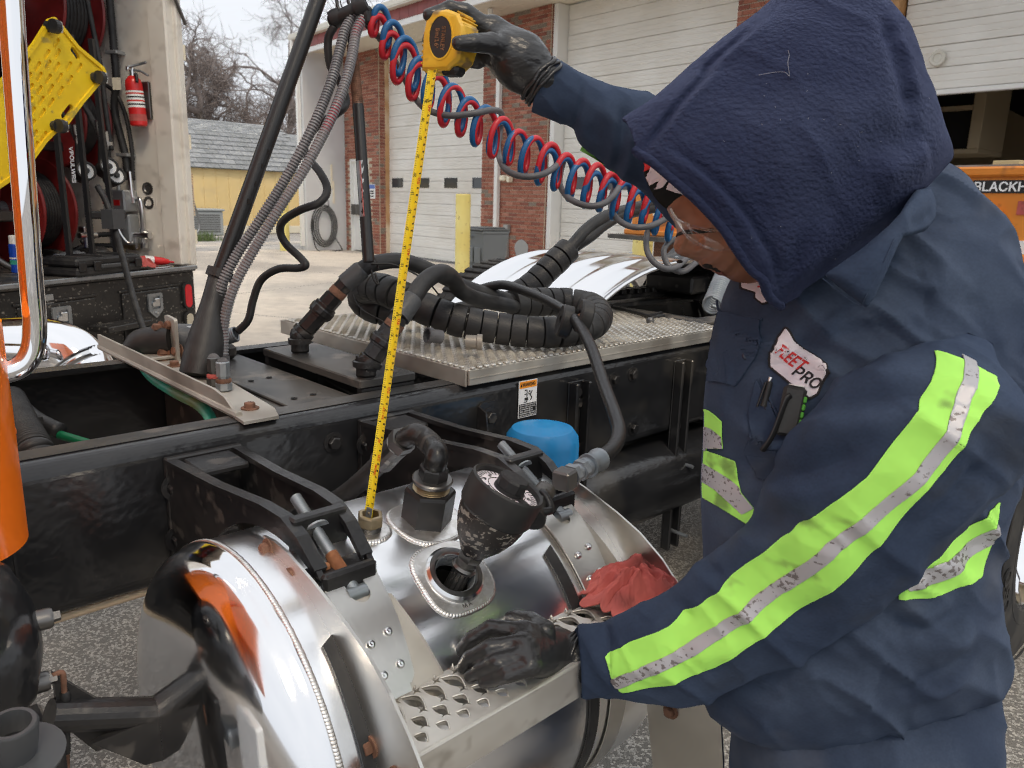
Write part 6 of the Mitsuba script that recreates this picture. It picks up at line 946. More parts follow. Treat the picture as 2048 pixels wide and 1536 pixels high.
# case: its own axes (ca across the picture, cb up, cn out of its labelled face)
cn_ = unit(-PF * .80 + PR * -.52 + PU * -.1); cb_ = unit(tu - cn_ * (tu @ cn_)); ca_ = np.cross(cb_, cn_); CC = V(*(0.6898,0.8574,1.472)); CA = [ca_, cb_, cn_]
out = Polygon([(-.030, -.036), (.012, -.036), (.028, -.024), (.034, -.004), (.032, .016), (.022, .030), (.004, .036), (-.018, .036), (-.029, .026), (-.032, .006)]).buffer(.004).buffer(-.002)
ly = []
for zz, of in ((-.019, -.004), (-.015, -.0005), (.0, .0), (.015, -.0005), (.019, -.004), (.0205, -.009)): ly.append((zz, out.buffer(of)))
hull = Manifold.hull_points(np.vstack([np.column_stack([np.array(g_.exterior.coords), np.full(len(g_.exterior.coords), zz)]) for zz, g_ in ly])); hm = from_man(hull)
put(TM, tm(hm.vertices @ np.array(CA) + CC, hm.faces), 'case_yellow', 30)
ell = affinity.rotate(affinity.scale(Point(0, 0).buffer(1, quad_segs=12), .0185, .026), 8)
part(TM, 'label_ring', prism(ell.buffer(.0022).difference(ell), CC + cn_ * .019 + cb_ * .002, ca_, cb_, .0026), 'case_yellow'); ld = part(TM, 'label_disc', prism(ell, CC + cn_ * .019 + cb_ * .002, ca_, cb_, .0018), 'rubber', label='dark oval label of the tape case')
for s_, h_, o_ in (('STANLEY', .0062, .0045), ("5m/16'", .0062, -.0055)):
    m = text_mesh(s_, h_, .0004, True); v = m.vertices.copy(); v[:, 0] -= v[:, 0].mean(); v[:, 1] -= h_ / 2; v[:, 0] *= .030 / (v[:, 0].max() - v[:, 0].min()) if s_[0] == 'S' else .024 / (v[:, 0].max() - v[:, 0].min())
    part(ld, 'lettering', tm(CC + cn_ * .0209 + cb_ * .002 + v[:, :1] * -cb_ + (v[:, 1:2] + o_) * ca_ + v[:, 2:] * cn_, m.faces), 'brass')
part(TM, 'grip_rib', cat([tube([CC + ca_ * (-.0325 + .0015 * (i > 3)) + cb_ * (-.028 + .0075 * i) + cn_ * z for z in (-.016, .0, .0165)], .0016, 6) for i in range(6)] + [tube([CC + ca_ * (.012 + .02 * math.cos(a)) + cb_ * (.014 + .022 * math.sin(a)) + cn_ * z for z in (-.016, 0, .016)], .0012, 6) for a in (.2, .5, .8, 1.1)]), 'case_yellow', True, kind='stuff')
part(TM, 'lock_button', cat(bb(-.006, .024, -.042, -.028, -.012, .012, .005, CA, CC)), 'rubber'); part(TM, 'mouth', bb(-.031, -.008, -.039, -.033, -.012, .012, .002, CA, CC), 'case_yellow')
# ------------------------------------------------------------------ rag beside the step, loose fittings, orange steel body
rag('shop_rag', 'crumpled red shop rag on the far end of the step beside the sleeve', V(.872, .632, .689), (.088, .074, .040), 12, [unit(V(.95, -.25, .0)), unit(V(.25, .95, .0)), V(0, 0, 1)])
for q, d, lab in (((1.156,1.4889,0.9411), unit(V(-.75, .15, .15)), 'short grey plastic pipe end lying on the deck plate left of the hose loop'), ((1.2064,1.3958,0.9349), unit(V(.7, -.7, 0)), 'short ribbed pipe fitting lying in front of the hose loop')):
    k = thing('pipe_fitting', lab, 'pipe fitting'); put(k, lathe([(.013, -.02), (.017, -.02), (.017, .006), (.02, .008), (.02, .02), (.0155, .02), (.0145, .0), (.013, -.02)], q, d, 20), 'hose_grey' if d[0] < 0 else 'plate_dusty', 40)
OB = thing('steel_body', 'orange steel body with shackle and lettering before the half open door', 'truck body'); on_ = 5.3
OA = [unit(BU + .10 * BN), unit(BN - .10 * BU), V(0, 0, 1)]; oo = gp(1.9, on_, 0)
def ob(u0, u1, n0, n1, z0, z1, ch=.0): return bb(u0, u1, n0, n1, z0, z1, ch, OA, oo)
put(OB, cat(ob(-1.2, 3.15, .03, .9, 1.03, 1.545, .01), ob(-1.2, 3.2, .0, .08, 1.50, 1.56, .012), ob(-1.2, 3.2, -.02, .07, 1.0, 1.05, .01)), 'orange_plow'); part(OB, 'deck_slats', ob(-1.2, 3.2, .08, 1.0, 1.561, 1.575), 'tarmac_old')
part(OB, 'edge_shelf', cat(ob(2.0, 3.25, -.16, .0, .985, 1.0), ob(1.98, 3.25, -.17, -.155, .96, 1.0)), 'black_dusty'); part(OB, 'chassis', cat(ob(-1.2, 3.0, .2, .9, .75, .99), ob(-.6, .2, .05, .9, .45, .75)), 'rust_bolt')
nb = part(OB, 'name_plate', prism(rpoly(0, 0, .52, .075, .003), oo + OA[0] * .075 - OA[1] * -.026 + V(0, 0, 1.405), -OA[0], V(0, 0, 1), .003), 'ink'); text(nb, 'lettering', 'BLACKHAWK', .053, oo + OA[0] * .063 + OA[1] * .0225 + V(0, 0, 1.416), -OA[0], V(0, 0, 1), 'ink_white', .003, width=.48)
sh_o = oo + OA[0] * -.065 + V(0, 0, 1.27); part(OB, 'shackle', cat(tube(spline([sh_o + OA[0] * .05 - OA[1] * .03, sh_o + OA[0] * .055 - OA[1] * .05 + V(0, 0, -.09), sh_o - OA[1] * .055 + V(0, 0, -.16), sh_o - OA[0] * .05 - OA[1] * .05 + V(0, 0, -.09), sh_o - OA[0] * .045 - OA[1] * .03, sh_o + V(0, 0, .03) - OA[1] * .02], 6, True), .018, 10, True), bb(-.06, .06, -.03, .03, -.02, .04, .01, OA, sh_o)), 'orange_plow', True)
for i in range(7): part(OB, 'reflector', ob(.06 - i * .12, .175 - i * .12, .022, .029, 1.052, 1.13), 'lens_red' if i % 2 == 0 else 'sign_white')
part(OB, 'side_plate', cat(ob(2.72, 2.86, .022, .029, 1.18, 1.30), ob(2.3, 2.42, .022, .029, 1.15, 1.27)), 'cream_trim'); part(OB, 'wear_patch', cat(ob(.02, .05, .024, .03, 1.22, 1.30), ob(-.32, -.2, .024, .03, 1.28, 1.36)), 'rag_red'); part(OB, 'side_bracket', ob(2.55, 2.62, -.02, .03, 1.28, 1.38, .01), 'black_dusty')
part(OB, 'cardboard_box', cat(ob(-.02, .10, .2, .35, 1.576, 1.61), ob(-.45, -.3, .25, .4, 1.576, 1.63)), 'cardboard') if 0 else None
single('cardboard_box', ob(-.05, .11, .3, .42, 1.576, 1.612, .003), 'cardboard', 'small brown carton lying on top of the orange steel body', 'box')

# ------------------------------------------------------------------ the mechanic. Person axes: a to his back (picture right), b up, c away from the viewer
from scipy.sparse import coo_matrix
from scipy.sparse.linalg import spsolve
PA = np.array([PR, PU, PF])
def to_w(p): return np.asarray(p, float) @ PA + PO
def to_p(w): return (np.asarray(w, float) - PO) @ PA.T
def sdist(poly, ab):
    pts = shapely.points(ab); d = shapely.distance(shapely.boundary(poly), pts); return np.where(contains_xy(poly, ab[:, 0], ab[:, 1]), d, -d)
def creases(p, seed):
    'soft cloth creases: ridges that run in wandering diagonal lines'
    w = p + .05 * np.column_stack([meshkit.fbm(p * 6 + k * 11 + seed, 3, seed + k) - .5 for k in range(3)]); u = w @ V(.78, -.62, .2); x = w @ V(.62, .78, 0); q = np.column_stack([u * 7.5, x * 19, p[:, 2] * 6])
    r = 1 - np.abs(2 * meshkit.noise(q, seed + 3) - 1); r2 = 1 - np.abs(2 * meshkit.noise(q * 2.1 + 5, seed + 4) - 1); return (r ** 3 - .3) + .35 * (r2 ** 3 - .3)
def inflate(poly, tmax, c0, h=.004, power=.5, back=1.0, folds=(), noise=(0, 1), seed=0, smooth=None, ridge=0):
    'a padded body with this outline in the (a, b) plane: thickness from a membrane pressed out of the outline; c0 = depth of its middle (number or function of a, b)'
    pg = Polygon(poly).buffer(0) if not hasattr(poly, 'geom_type') else poly
    if smooth: pg = pg.buffer(smooth).buffer(-2 * smooth).buffer(smooth)
    x0, y0, x1, y1 = pg.bounds; xs = np.arange(x0 - 2 * h, x1 + 2.01 * h, h); ys = np.arange(y0 - 2 * h, y1 + 2.01 * h, h); gx, gy = np.meshgrid(xs, ys, indexing='ij'); ab = np.column_stack([gx.ravel(), gy.ravel()]); s = sdist(pg, ab); ins = s > 0
    n = ins.sum(); idx = np.full(len(ab), -1); idx[ins] = np.arange(n); W = len(ys); I = np.where(ins)[0]; r, c, v = [np.arange(n)], [np.arange(n)], [np.full(n, 4.0)]
    for o in (1, -1, W, -W):
        j = idx[I + o]; k = j >= 0; r.append(np.arange(n)[k]); c.append(j[k]); v.append(np.full(k.sum(), -1.0))
        v[0] = v[0] + np.where(~k, np.clip(h / np.maximum(s[I], h * .12) - 1, 0, 7), 0)
    u = np.zeros(len(ab)); u[ins] = spsolve(coo_matrix((np.concatenate(v), (np.concatenate(r), np.concatenate(c)))).tocsr(), np.full(n, h * h)); u = np.maximum(u, 0); t = (u / u.max()) ** power * tmax
    nx, ny = len(xs), len(ys); i, j = np.meshgrid(np.arange(nx - 1), np.arange(ny - 1), indexing='ij'); k = (i * W + j).ravel(); f = np.vstack([np.column_stack([k, k + W, k + W + 1]), np.column_stack([k, k + W + 1, k + 1])])
    flat = tm(np.column_stack([ab, t]), f); flat = clip(flat, s); a_ = flat.vertices[:, :2]; t = np.maximum(flat.vertices[:, 2], 0); eg = np.sort(np.vstack([flat.faces[:, [0, 1]], flat.faces[:, [1, 2]], flat.faces[:, [2, 0]]]), 1); uq, ct = np.unique(eg, axis=0, return_counts=True); rim = np.zeros(len(t), bool); rim[uq[ct == 1].ravel()] = True; t = np.where(rim, 0, np.maximum(t, 1e-5)); edge = np.clip(t / (tmax * .35), 0, 1)
    d = np.zeros(len(a_))
    for line, amp, w in folds:
        ds, at = seg_dist(a_, np.asarray(line)[:, :2]); d += amp * np.exp(-(ds / w) ** 2) * np.clip(4 * np.minimum(at, 1 - at) + .15, 0, 1)
    if noise[0]: d += noise[0] * 2 * (meshkit.fbm(np.column_stack([a_, a_[:, :1] * 0]) * noise[1] + seed * 7.3, 4, seed) - .5)
    if ridge: d += ridge * creases(np.column_stack([a_, a_[:, :1] * 0]), seed)
    c_ = c0(a_) if callable(c0) else np.full(len(a_), float(c0)); front = np.column_stack([a_, c_ - t - d * edge]); bk = np.column_stack([a_, c_ + t * back]); N = len(a_); ff = flat.faces
    e1 = front[ff[:, 1]] - front[ff[:, 0]]; e2 = front[ff[:, 2]] - front[ff[:, 0]]; ff = ff if np.cross(e1, e2)[:, 2].sum() > 0 else ff[:, ::-1]
    back_id = np.arange(N) + N; back_id[rim] = np.where(rim)[0]; m = tm(to_w(np.vstack([front, bk])), np.vstack([ff, back_id[ff[:, ::-1]]])); m.remove_unreferenced_vertices(); return m
NRM = {}
def patch(m, poly, lift, thick, smooth=0):
    'a piece of cloth with this outline lying on the viewer side of m'
    p = to_p(m.vertices); n = NRM.setdefault(id(m), (m, vnormals(m)))[1] @ PA.T; near = n[:, 2] < .15; k = near[m.faces].all(1); q = tm(m.vertices, m.faces[k]); q.remove_unreferenced_vertices(); p = to_p(q.vertices)
    pg = Polygon([x[:2] for x in poly]).buffer(0) if not hasattr(poly, 'geom_type') else poly
    b = pg.bounds; kk = ((p[:, 0] > b[0] - .02) & (p[:, 0] < b[2] + .02) & (p[:, 1] > b[1] - .02) & (p[:, 1] < b[3] + .02)); q = tm(q.vertices, q.faces[kk[q.faces].all(1)]); q.remove_unreferenced_vertices()
    v, f = trimesh.remesh.subdivide_to_size(q.vertices, q.faces, .005, max_iter=12); q = tm(v, f); q.merge_vertices(); q = clip(q, sdist(pg, to_p(q.vertices)[:, :2])); return shell(q, lift, thick)
SURF = {}
def surf_c(m, a, b):
    'depth of the viewer side of m at (a, b)'
    if id(m) not in SURF:
        p = to_p(m.vertices); n = vnormals(m) @ PA.T; k = n[:, 2] < .1; SURF[id(m)] = (m, cKDTree(p[k, :2]), p[k, 2])
    _, tr, c = SURF[id(m)]; d, i = tr.query([a, b], 6); return float(np.average(c[i], weights=1 / (d + 1e-4)))
def lay(m, pts, lift=.0):
    'points (a, b) laid on the viewer side of m, as world points'
    return np.array([to_w((q[0], q[1], surf_c(m, q[0], q[1]) - lift)) for q in pts])
def sleeve(stations, flatc=.85, n=14, sides=64, folds=(), noise=(0, 1), seed=0, close=(True, True), ridge=0):
    'a tube of cloth through (upper edge, lower edge) pairs, each edge (a, b, c)'
    st = np.array(stations, float); up = spline(st[:, 0], n); lo = spline(st[:, 1], n); ctr = (up + lo) / 2; r = np.linalg.norm(up - lo, axis=1) / 2; e = (up - lo) / (2 * r[:, None]); ang = np.arange(sides) * 2 * np.pi / sides
    v = ctr[:, None] + r[:, None, None] * (np.cos(ang)[None, :, None] * e[:, None]); v[..., 2] -= flatc * r[:, None] * np.sin(ang)[None]
    N = len(ctr); i, j = np.meshgrid(np.arange(N - 1), np.arange(sides), indexing='ij'); j2 = (j + 1) % sides; q = np.stack([i * sides + j, (i + 1) * sides + j, (i + 1) * sides + j2, i * sides + j2], -1).reshape(-1, 4); f = np.vstack([q[:, [0, 1, 2]], q[:, [0, 2, 3]]]); v = v.reshape(-1, 3)
    if close[1]: f = np.vstack([f, [[(N - 1) * sides + a, (N - 1) * sides + (a + 1) % sides, len(v)] for a in range(sides)]]); v = np.vstack([v, ctr[-1:]])
    if close[0]: f = np.vstack([f, [[(a + 1) % sides, a, len(v)] for a in range(sides)]]); v = np.vstack([v, ctr[:1]])
    m = tm(v, f); nrm = vnormals(m); nrm *= np.sign((nrm * (v - np.vstack([np.repeat(ctr, sides, 0), v[N * sides:]]))).sum(1).mean()); d = np.zeros(len(v)); frontness = np.clip(.6 - nrm[:, 2], 0, 1)
    for line, amp, w in folds:
        ds, at = seg_dist(v[:, :2], np.asarray(line)[:, :2]); d += amp * np.exp(-(ds / w) ** 2) * np.clip(4 * np.minimum(at, 1 - at) + .15, 0, 1) * frontness
    if noise[0]: d += noise[0] * 2 * (meshkit.fbm(v * noise[1] + seed * 5.1, 4, seed) - .5)
    if ridge: d += ridge * creases(v, seed)
    return tm(to_w(v + nrm * d[:, None]), f if ((nrm * vnormals(m)).sum() < 0) else f[:, ::-1])
ME = thing('person', 'person in navy hooded work clothes with lime bands leaning over the tank', 'person')
# --- head, neck and limbs as one body
face_pg = [(-0.152,0.2533),(-0.1484,0.2382),(-0.1454,0.2292),(-0.1405,0.2219),(-0.1363,0.2165),(-0.1345,0.2086),(-0.1363,0.2001),(-0.1393,0.1929),(-0.1405,0.1862),(-0.1381,0.1796),(-0.1327,0.1759),(-0.1242,0.1735),(-0.1145,0.1717),(-0.1085,0.1681),(-0.1061,0.1632),(-0.1018,0.1596),(-0.094,0.159),(-0.0891,0.156),(-0.0867,0.1524),(-0.0783,0.1512),(-0.0734,0.1499),(-0.071,0.1463),(-0.0625,0.1433),(-0.0492,0.1409),(-0.0347,0.1433),(-0.022,0.1536),(-0.0009,0.1808),(0.0233,0.2412),(0.0112,0.3017),(-0.0371,0.3501),(-0.0976,0.3561),(-0.1399,0.3259),(-0.1551,0.2836)]
ffold = [([(-0.1402,0.2043),(-0.1244,0.1997),(-0.1017,0.1975)], .005, .008), ([(-0.1329,0.1873),(-0.1131,0.1828)], -.009, .012), ([(-0.1481,0.1809),(-0.1425,0.1708)], .004, .008), ([(-0.1255,0.1749),(-0.1153,0.1669)], .005, .006), ([(-0.1346,0.1658),(-0.1266,0.1658)], -.004, .003), ([(-0.1153,0.1703),(-0.1017,0.1579),(-0.095,0.1477)], -.004, .006), ([(-0.1017,0.1703),(-0.0735,0.159)], .006, .022), ([(-0.1108,0.1511),(-0.0983,0.1477)], -.003, .003), ([(-0.1142,0.1528),(-0.1017,0.1517)], .002, .004)]
head = inflate(face_pg, .078, (-0.0477,0.2424,0.035)[2], .0025, .5, folds=ffold, smooth=.0012)
J = {k: V(*v) for k, v in dict(neck0=(0.945,0.4448,1.2647), neck1=(1.0508,0.4159,1.1823), shl=(1.0178,0.3312,1.0667), shr=(1.0991,0.5362,1.169), ell=(0.9237,0.2596,0.9857), fal=(0.8013,0.419,0.7886), wrl=(0.7109,0.589,0.6741), elr=(0.959,0.6756,1.3361), far=(0.864,0.7488,1.39), wrr=(0.7978,0.7891,1.4279), chest=(1.0591,0.3975,1.0204), belly=(1.0015,0.3652,0.754), hipl=(1.0519,0.288,0.5364), hipr=(1.0441,0.3785,0.4859)).items()}
for s_ in 'lr':
    J['kn' + s_] = V(J['hip' + s_][0] - .03, J['hip' + s_][1] + .02, .47); J['an' + s_] = V(J['hip' + s_][0] + .02, J['hip' + s_][1] - .02, .09); J['toe' + s_] = J['an' + s_] + V(-.10, .15, -.04)
bones = [('neck0', 'neck1', .055, .055), ('neck1', 'chest', .06, .10), ('chest', 'belly', .10, .09), ('neck1', 'shl', .045, .045), ('neck1', 'shr', .06, .055), ('shl', 'ell', .045, .042), ('ell', 'fal', .042, .036), ('fal', 'wrl', .036, .027), ('shr', 'elr', .05, .036), ('elr', 'far', .034, .024), ('far', 'wrr', .024, .0275), ('belly', 'hipl', .08, .07), ('belly', 'hipr', .08, .07), ('hipl', 'knl', .07, .055), ('hipr', 'knr', .07, .055), ('knl', 'anl', .055, .04), ('knr', 'anr', .055, .04), ('anl', 'toel', .045, .035), ('anr', 'toer', .045, .035)]
def body_d(p):
    d = None
    for a, b, ra, rb in bones: x = capsule_d(p, J[a], J[b], ra, rb); d = x if d is None else smin(d, x, .03)
    return d
allj = np.array(list(J.values())); bm = nets(body_d, allj.min(0) - .17, allj.max(0) + .17, .014)
try:
    hmn = Manifold(Mesh(np.asarray(head.vertices, np.float32), np.asarray(head.faces, np.uint32))); bmn = to_man(bm); un = hmn + bmn; ok = hmn.num_tri() > 0 and un.num_tri() > 1000 and un.volume() > 0
except Exception: ok = False
put(ME, from_man(un) if ok else cat(head, bm), 'skin', True)
def face_patch(nm, poly, mt, lift=.0002, thick=.0008, label=None): return part(ME, nm, patch(head, poly, lift, thick), mt, True, label)
face_patch('eyebrow', [(-0.1448,0.2019),(-0.1368,0.2013),(-0.1231,0.1985),(-0.1061,0.1962),(-0.1004,0.1928),(-0.1118,0.1934),(-0.1288,0.1957),(-0.1414,0.1979)], 'brow'); face_patch('lips', [(-0.1074,0.1591),(-0.0955,0.1579),(-0.086,0.1538),(-0.0765,0.1508),(-0.0836,0.1478),(-0.092,0.149),(-0.1015,0.1532)], 'lips'); face_patch('moustache', [(-0.1158,0.1635),(-0.104,0.1635),(-0.0899,0.1576),(-0.0852,0.1535),(-0.0982,0.1558),(-0.1111,0.157)], 'brow', .0001, .0004)
part(ME, 'nostril', tm(trimesh.creation.icosphere(2).vertices * V(.004, .004, .002) + lay(head, [(-0.1334,0.1675)], .0)[0], trimesh.creation.icosphere(2).faces), 'brow', True)
be = inflate([(-0.1747,0.2874),(-0.176,0.2789),(-0.1723,0.2692),(-0.1674,0.2595),(-0.1595,0.2449),(-0.1486,0.2351),(-0.1352,0.2297),(-0.1176,0.2248),(-0.0963,0.2206),(-0.0659,0.2145),(-0.0294,0.2242),(0.0131,0.285),(-0.0112,0.3397),(-0.0842,0.3701),(-0.145,0.3519),(-0.1693,0.3093)], .088, (-0.0477,0.2424,0.035)[2], .003, .5, noise=(.002, 120)); BE = part(ME, 'beanie', be, 'beanie', True, label='black knitted hat under the hood')
for nm, mt, pl in (('hat_letter', 'patch_red', [(-0.1741,0.2921),(-0.167,0.2849),(-0.1717,0.2748),(-0.1753,0.2772)]), ('hat_letter', 'patch_white', [(-0.1696,0.2802),(-0.1625,0.2743),(-0.1584,0.269),(-0.1613,0.2589),(-0.1667,0.2601),(-0.1726,0.2637),(-0.1743,0.2666)]), ('hat_letter', 'patch_white', [(-0.1582,0.2665),(-0.1505,0.2594),(-0.1552,0.2559),(-0.1582,0.2517),(-0.1641,0.2541),(-0.1611,0.2606)]), ('hat_letter', 'patch_white', [(-0.1529,0.2553),(-0.1441,0.2512),(-0.1352,0.2435),(-0.1376,0.2406),(-0.1452,0.2435),(-0.1546,0.2488)])): part(BE, nm, patch(be, pl, .0006, .0015), mt, True)
# --- safety glasses
gu_ = spline([(0.7983,0.5661,1.2707),(0.7721,0.5372,1.2578),(0.7556,0.5108,1.2508),(0.7522,0.4883,1.2463),(0.76,0.4701,1.2438),(0.7737,0.4578,1.2378)], 8); gd_ = spline([(0.7991,0.5656,1.2672),(0.7728,0.5342,1.251),(0.7529,0.5064,1.2382),(0.7479,0.4838,1.2285),(0.7553,0.4651,1.2235),(0.7721,0.4556,1.2265)], 8)
gm_ = (gu_ + gd_) / 2 - .006 * PF; gk = np.stack([gu_, .5 * (gu_ + gm_) - .002 * PF, gm_, .5 * (gd_ + gm_) - .002 * PF, gd_], 1); ng = len(gu_); ix = [(i * 5 + j, (i + 1) * 5 + j, (i + 1) * 5 + j + 1, i * 5 + j + 1) for i in range(ng - 1) for j in range(4)]
GLs = part(ME, 'safety_glasses', tm(gk.reshape(-1, 3), [t for q in ix for t in ((q[0], q[1], q[2]), (q[0], q[2], q[3]))]), 'clear_lens', True, label='clear wraparound safety glasses'); part(GLs, 'lower_rim', tube(gd_, .0017, 8), 'clear_rim', True); part(GLs, 'upper_rim', tube(gu_, .0015, 8), 'clear_rim', True)
# --- hood
hood_rim = [(-0.0345,0.4681),(-0.0556,0.4494),(-0.0983,0.4172),(-0.1358,0.3856),(-0.165,0.3587),(-0.189,0.34),(-0.2224,0.3218),(-0.2575,0.2867),(-0.2633,0.2341),(-0.2165,0.1521),(-0.1463,0.0819),(-0.0878,0.0468),(-0.0351,0.0644),(-0.0205,0.0936),(-0.0047,0.1229),(0.0269,0.1445),(0.0702,0.1744),(0.1018,0.2007),(0.1311,0.2329),(0.151,0.2516),(0.1802,0.2821),(0.1767,0.2908),(0.1633,0.3084),(0.151,0.3265),(0.1445,0.3482),(0.1334,0.3722),(0.1299,0.3962),(0.1182,0.4231),(0.1024,0.4447),(0.0866,0.4681),(0.0655,0.4927),(0.0293,0.5044),(-0.0047,0.4962)]
hem = [(-0.2133,0.3246),(-0.2081,0.2934),(-0.2049,0.271),(-0.1997,0.2632),(-0.1883,0.2523),(-0.1644,0.2268),(-0.143,0.2055),(-0.1202,0.18),(-0.1051,0.1602),(-0.0869,0.1389),(-0.0732,0.1289),(-0.0618,0.1137),(-0.0408,0.1044),(-0.0086,0.1194),(-0.0052,0.0462)]
hfold = [([(-0.0645,0.4182),(-0.0863,0.3964),(-0.1243,0.3631),(-0.1316,0.3469),(-0.1597,0.3163),(-0.1841,0.284),(-0.1987,0.2642)], -.013, .0045), ([(-0.0603,0.4161),(-0.0822,0.3932),(-0.1196,0.3599),(-0.1274,0.3438),(-0.1555,0.3142),(-0.1789,0.2819)], .007, .010), ([(-0.1799,0.272),(-0.1542,0.2488),(-0.1234,0.2191),(-0.0926,0.1872),(-0.0669,0.1512),(-0.0515,0.1153)], -.007, .004), ([(-0.186,0.2668),(-0.1593,0.2437),(-0.1285,0.2129),(-0.0977,0.1795),(-0.0772,0.1461),(-0.0638,0.1102)], .006, .009), ([(0.051,0.4078),(0.0666,0.361),(0.0728,0.3194),(0.078,0.2934)], -.016, .012), ([(0.064,0.3922),(0.0744,0.3506),(0.0822,0.3142)], .012, .012), ([(0.0926,0.2882),(0.0666,0.2674),(0.0458,0.2622),(0.0146,0.2778)], -.012, .02), ([(0.1082,0.2674),(0.077,0.2466),(0.0354,0.2257)], .014, .022), ([(-0.0463,0.1256),(-0.0402,0.1461),(-0.0412,0.1718)], -.005, .008), ([(-0.035,0.1256),(-0.0207,0.1564),(-0.0104,0.1872)], .005, .010), ([(-0.0617,0.1102),(-0.0207,0.141),(0.0204,0.1667),(0.0564,0.1975)], .006, .012), ([(-0.1234,0.1975),(-0.072,0.1872),(-0.0207,0.2078),(0.041,0.2643)], -.007, .03), ([(-0.0617,0.1256),(-0.0309,0.1872),(0.0102,0.2386),(0.0513,0.3208)], .008, .03), ([(-0.1028,0.3516),(-0.0617,0.3105),(-0.0155,0.2797)], -.004, .04), ([(-0.0926,0.2437),(-0.0412,0.2591),(0.0102,0.2437)], .006, .05)]
hd_ = inflate(hood_rim, .135, (0.0019,0.2941,0.005)[2], .003, .5, folds=hfold, noise=(.0055, 13), seed=3, smooth=.004, ridge=.0035)
hl_ = np.array(hem); pp = to_p(hd_.vertices)[:, :2]
side_poly = Polygon(np.vstack([hl_, [(1.0, -.5), (1.0, 1.0), (hl_[0, 0], 1.0)]])); pc_ = to_p(hd_.vertices)[:, 2] - (0.0019,0.2941,0.005)[2]; hclip = clip(hd_, sdist(side_poly, pp - np.outer(np.maximum(pc_ + .03, 0), (.62, .30))))
HD = part(ME, 'hood', shell(hclip, -.004, .004), 'hood_fleece', True, label='navy fleece hood pulled up, faded and stained')
hemw = lay(hd_, [q for q in hl_[2:13]], -.003); part(HD, 'hem', tube(spline(hemw, 6), .0055, 10), 'hood_fleece', True)
lint = np.random.default_rng(9); ms = []
for i in range(30):
    q = np.array((-0.0412,0.2437)) + lint.normal(0, (.10, .085)); 
    if sdist(side_poly, q[None])[0] < .01 or not Polygon(hood_rim).contains(Point(*q)): continue
    c = lay(hd_, [q], .001)[0]; d = lint.normal(size=3); ms.append(tube([c, c + unit(d - PF * (d @ PF)) * .0016], .00016, 4))
ms.append(tube(spline(lay(hd_, [(-0.0535,0.3618),(-0.053,0.3557),(-0.0556,0.3475),(-0.0561,0.3387),(-0.0556,0.331),(-0.0587,0.3351),(-0.0638,0.3372),(-0.072,0.3377),(-0.0833,0.3367)], .0012), 5), .00022, 4)); part(HD, 'lint', cat(ms), 'lint', kind='stuff')
# --- jacket
tors = [(-0.0466,0.1593),(-0.0081,0.1832),(0.0449,0.2164),(0.1113,0.2628),(0.1776,0.2993),(0.2306,0.3172),(0.2605,0.292),(0.2751,0.2621),(0.2963,0.2349),(0.3235,0.1832),(0.3387,0.1414),(0.3593,0.0771),(0.362,0.0041),(0.3434,-0.0556),(0.3076,-0.1385),(0.2956,-0.1696),(0.289,-0.218),(0.3023,-0.2877),(0.3155,-0.3275),(0.3142,-0.3805),(0.2704,-0.4037),(0.2028,-0.425),(0.1564,-0.4409),(0.1106,-0.4528),(0.0642,-0.4614),(0.0184,-0.4647),(-0.0399,-0.4468),(-0.0744,-0.423),(-0.0831,-0.4037),(-0.0817,-0.3009),(-0.0804,-0.2114),(-0.0831,-0.1351),(-0.0837,-0.1172),(-0.0804,-0.0522),(-0.0804,-0.0197),(-0.0778,0.0121),(-0.0744,0.0552),(-0.0665,0.0983),(-0.0552,0.1354)]
def PLx(*a): return a
tf = [([(-0.05,0.0581),(-0.0616,0.0002),(-0.079,-0.0577)], -.008, .012), ([(-0.0356,0.0928),(-0.0616,0.0465),(-0.0743,0.0002)], .006, .014), ([(0.0154,0.0805),(0.0612,0.092),(0.1413,0.092)], .010, .018), ([(-0.0304,0.0233),(0.0154,0.0634),(0.0726,0.0834),(0.1356,0.0862)], -.012, .016), ([(-0.0132,0.0462),(0.0268,0.092),(0.0726,0.1149)], -.006, .014), ([(0.0955,-0.2456),(0.1356,-0.2599),(0.1699,-0.2513),(0.1842,-0.2313)], -.016, .014), ([(0.0926,-0.237),(0.1356,-0.2485),(0.167,-0.2428)], .010, .012), ([(0.1069,-0.2628),(0.1527,-0.2799),(0.1985,-0.2685)], .012, .022), ([(0.0154,-0.3028),(0.0726,-0.2799),(0.1069,-0.2628)], .010, .020), ([(0.1184,-0.3429),(0.1642,-0.3257),(0.2099,-0.2914)], -.014, .016), ([(0.1356,-0.3543),(0.1813,-0.3314),(0.2185,-0.2971)], .010, .014), ([(0,-0.3862),(0.0702,-0.3511),(0.1287,-0.3101)], .008, .030), ([(-0.0762,-0.3257),(-0.0304,-0.3486),(0.0154,-0.3715)], -.006, .02), ([(-0.1021,0.1044),(-0.0732,0.087),(-0.0616,0.0899)], -.004, .006), ([(0.0869,-0.217),(0.0898,-0.2628),(0.0909,-0.3143),(0.0886,-0.3801)], -.0028, .0022), ([(0.1287,0.1921),(0.1356,0.1606),(0.1413,0.1149),(0.1447,0.0634)], -.003, .0025), ([(-0.0963,0.0812),(-0.0616,0.0639),(-0.057,0.0234),(-0.0674,-0.0345),(-0.0732,-0.1155)], -.004, .006), ([(0.1928,0.1377),(0.2157,0.0691),(0.2242,0.0233)], -.008, .014), ([(0.1985,-0.1483),(0.187,-0.1941),(0.1642,-0.2285)], -.008, .014)]
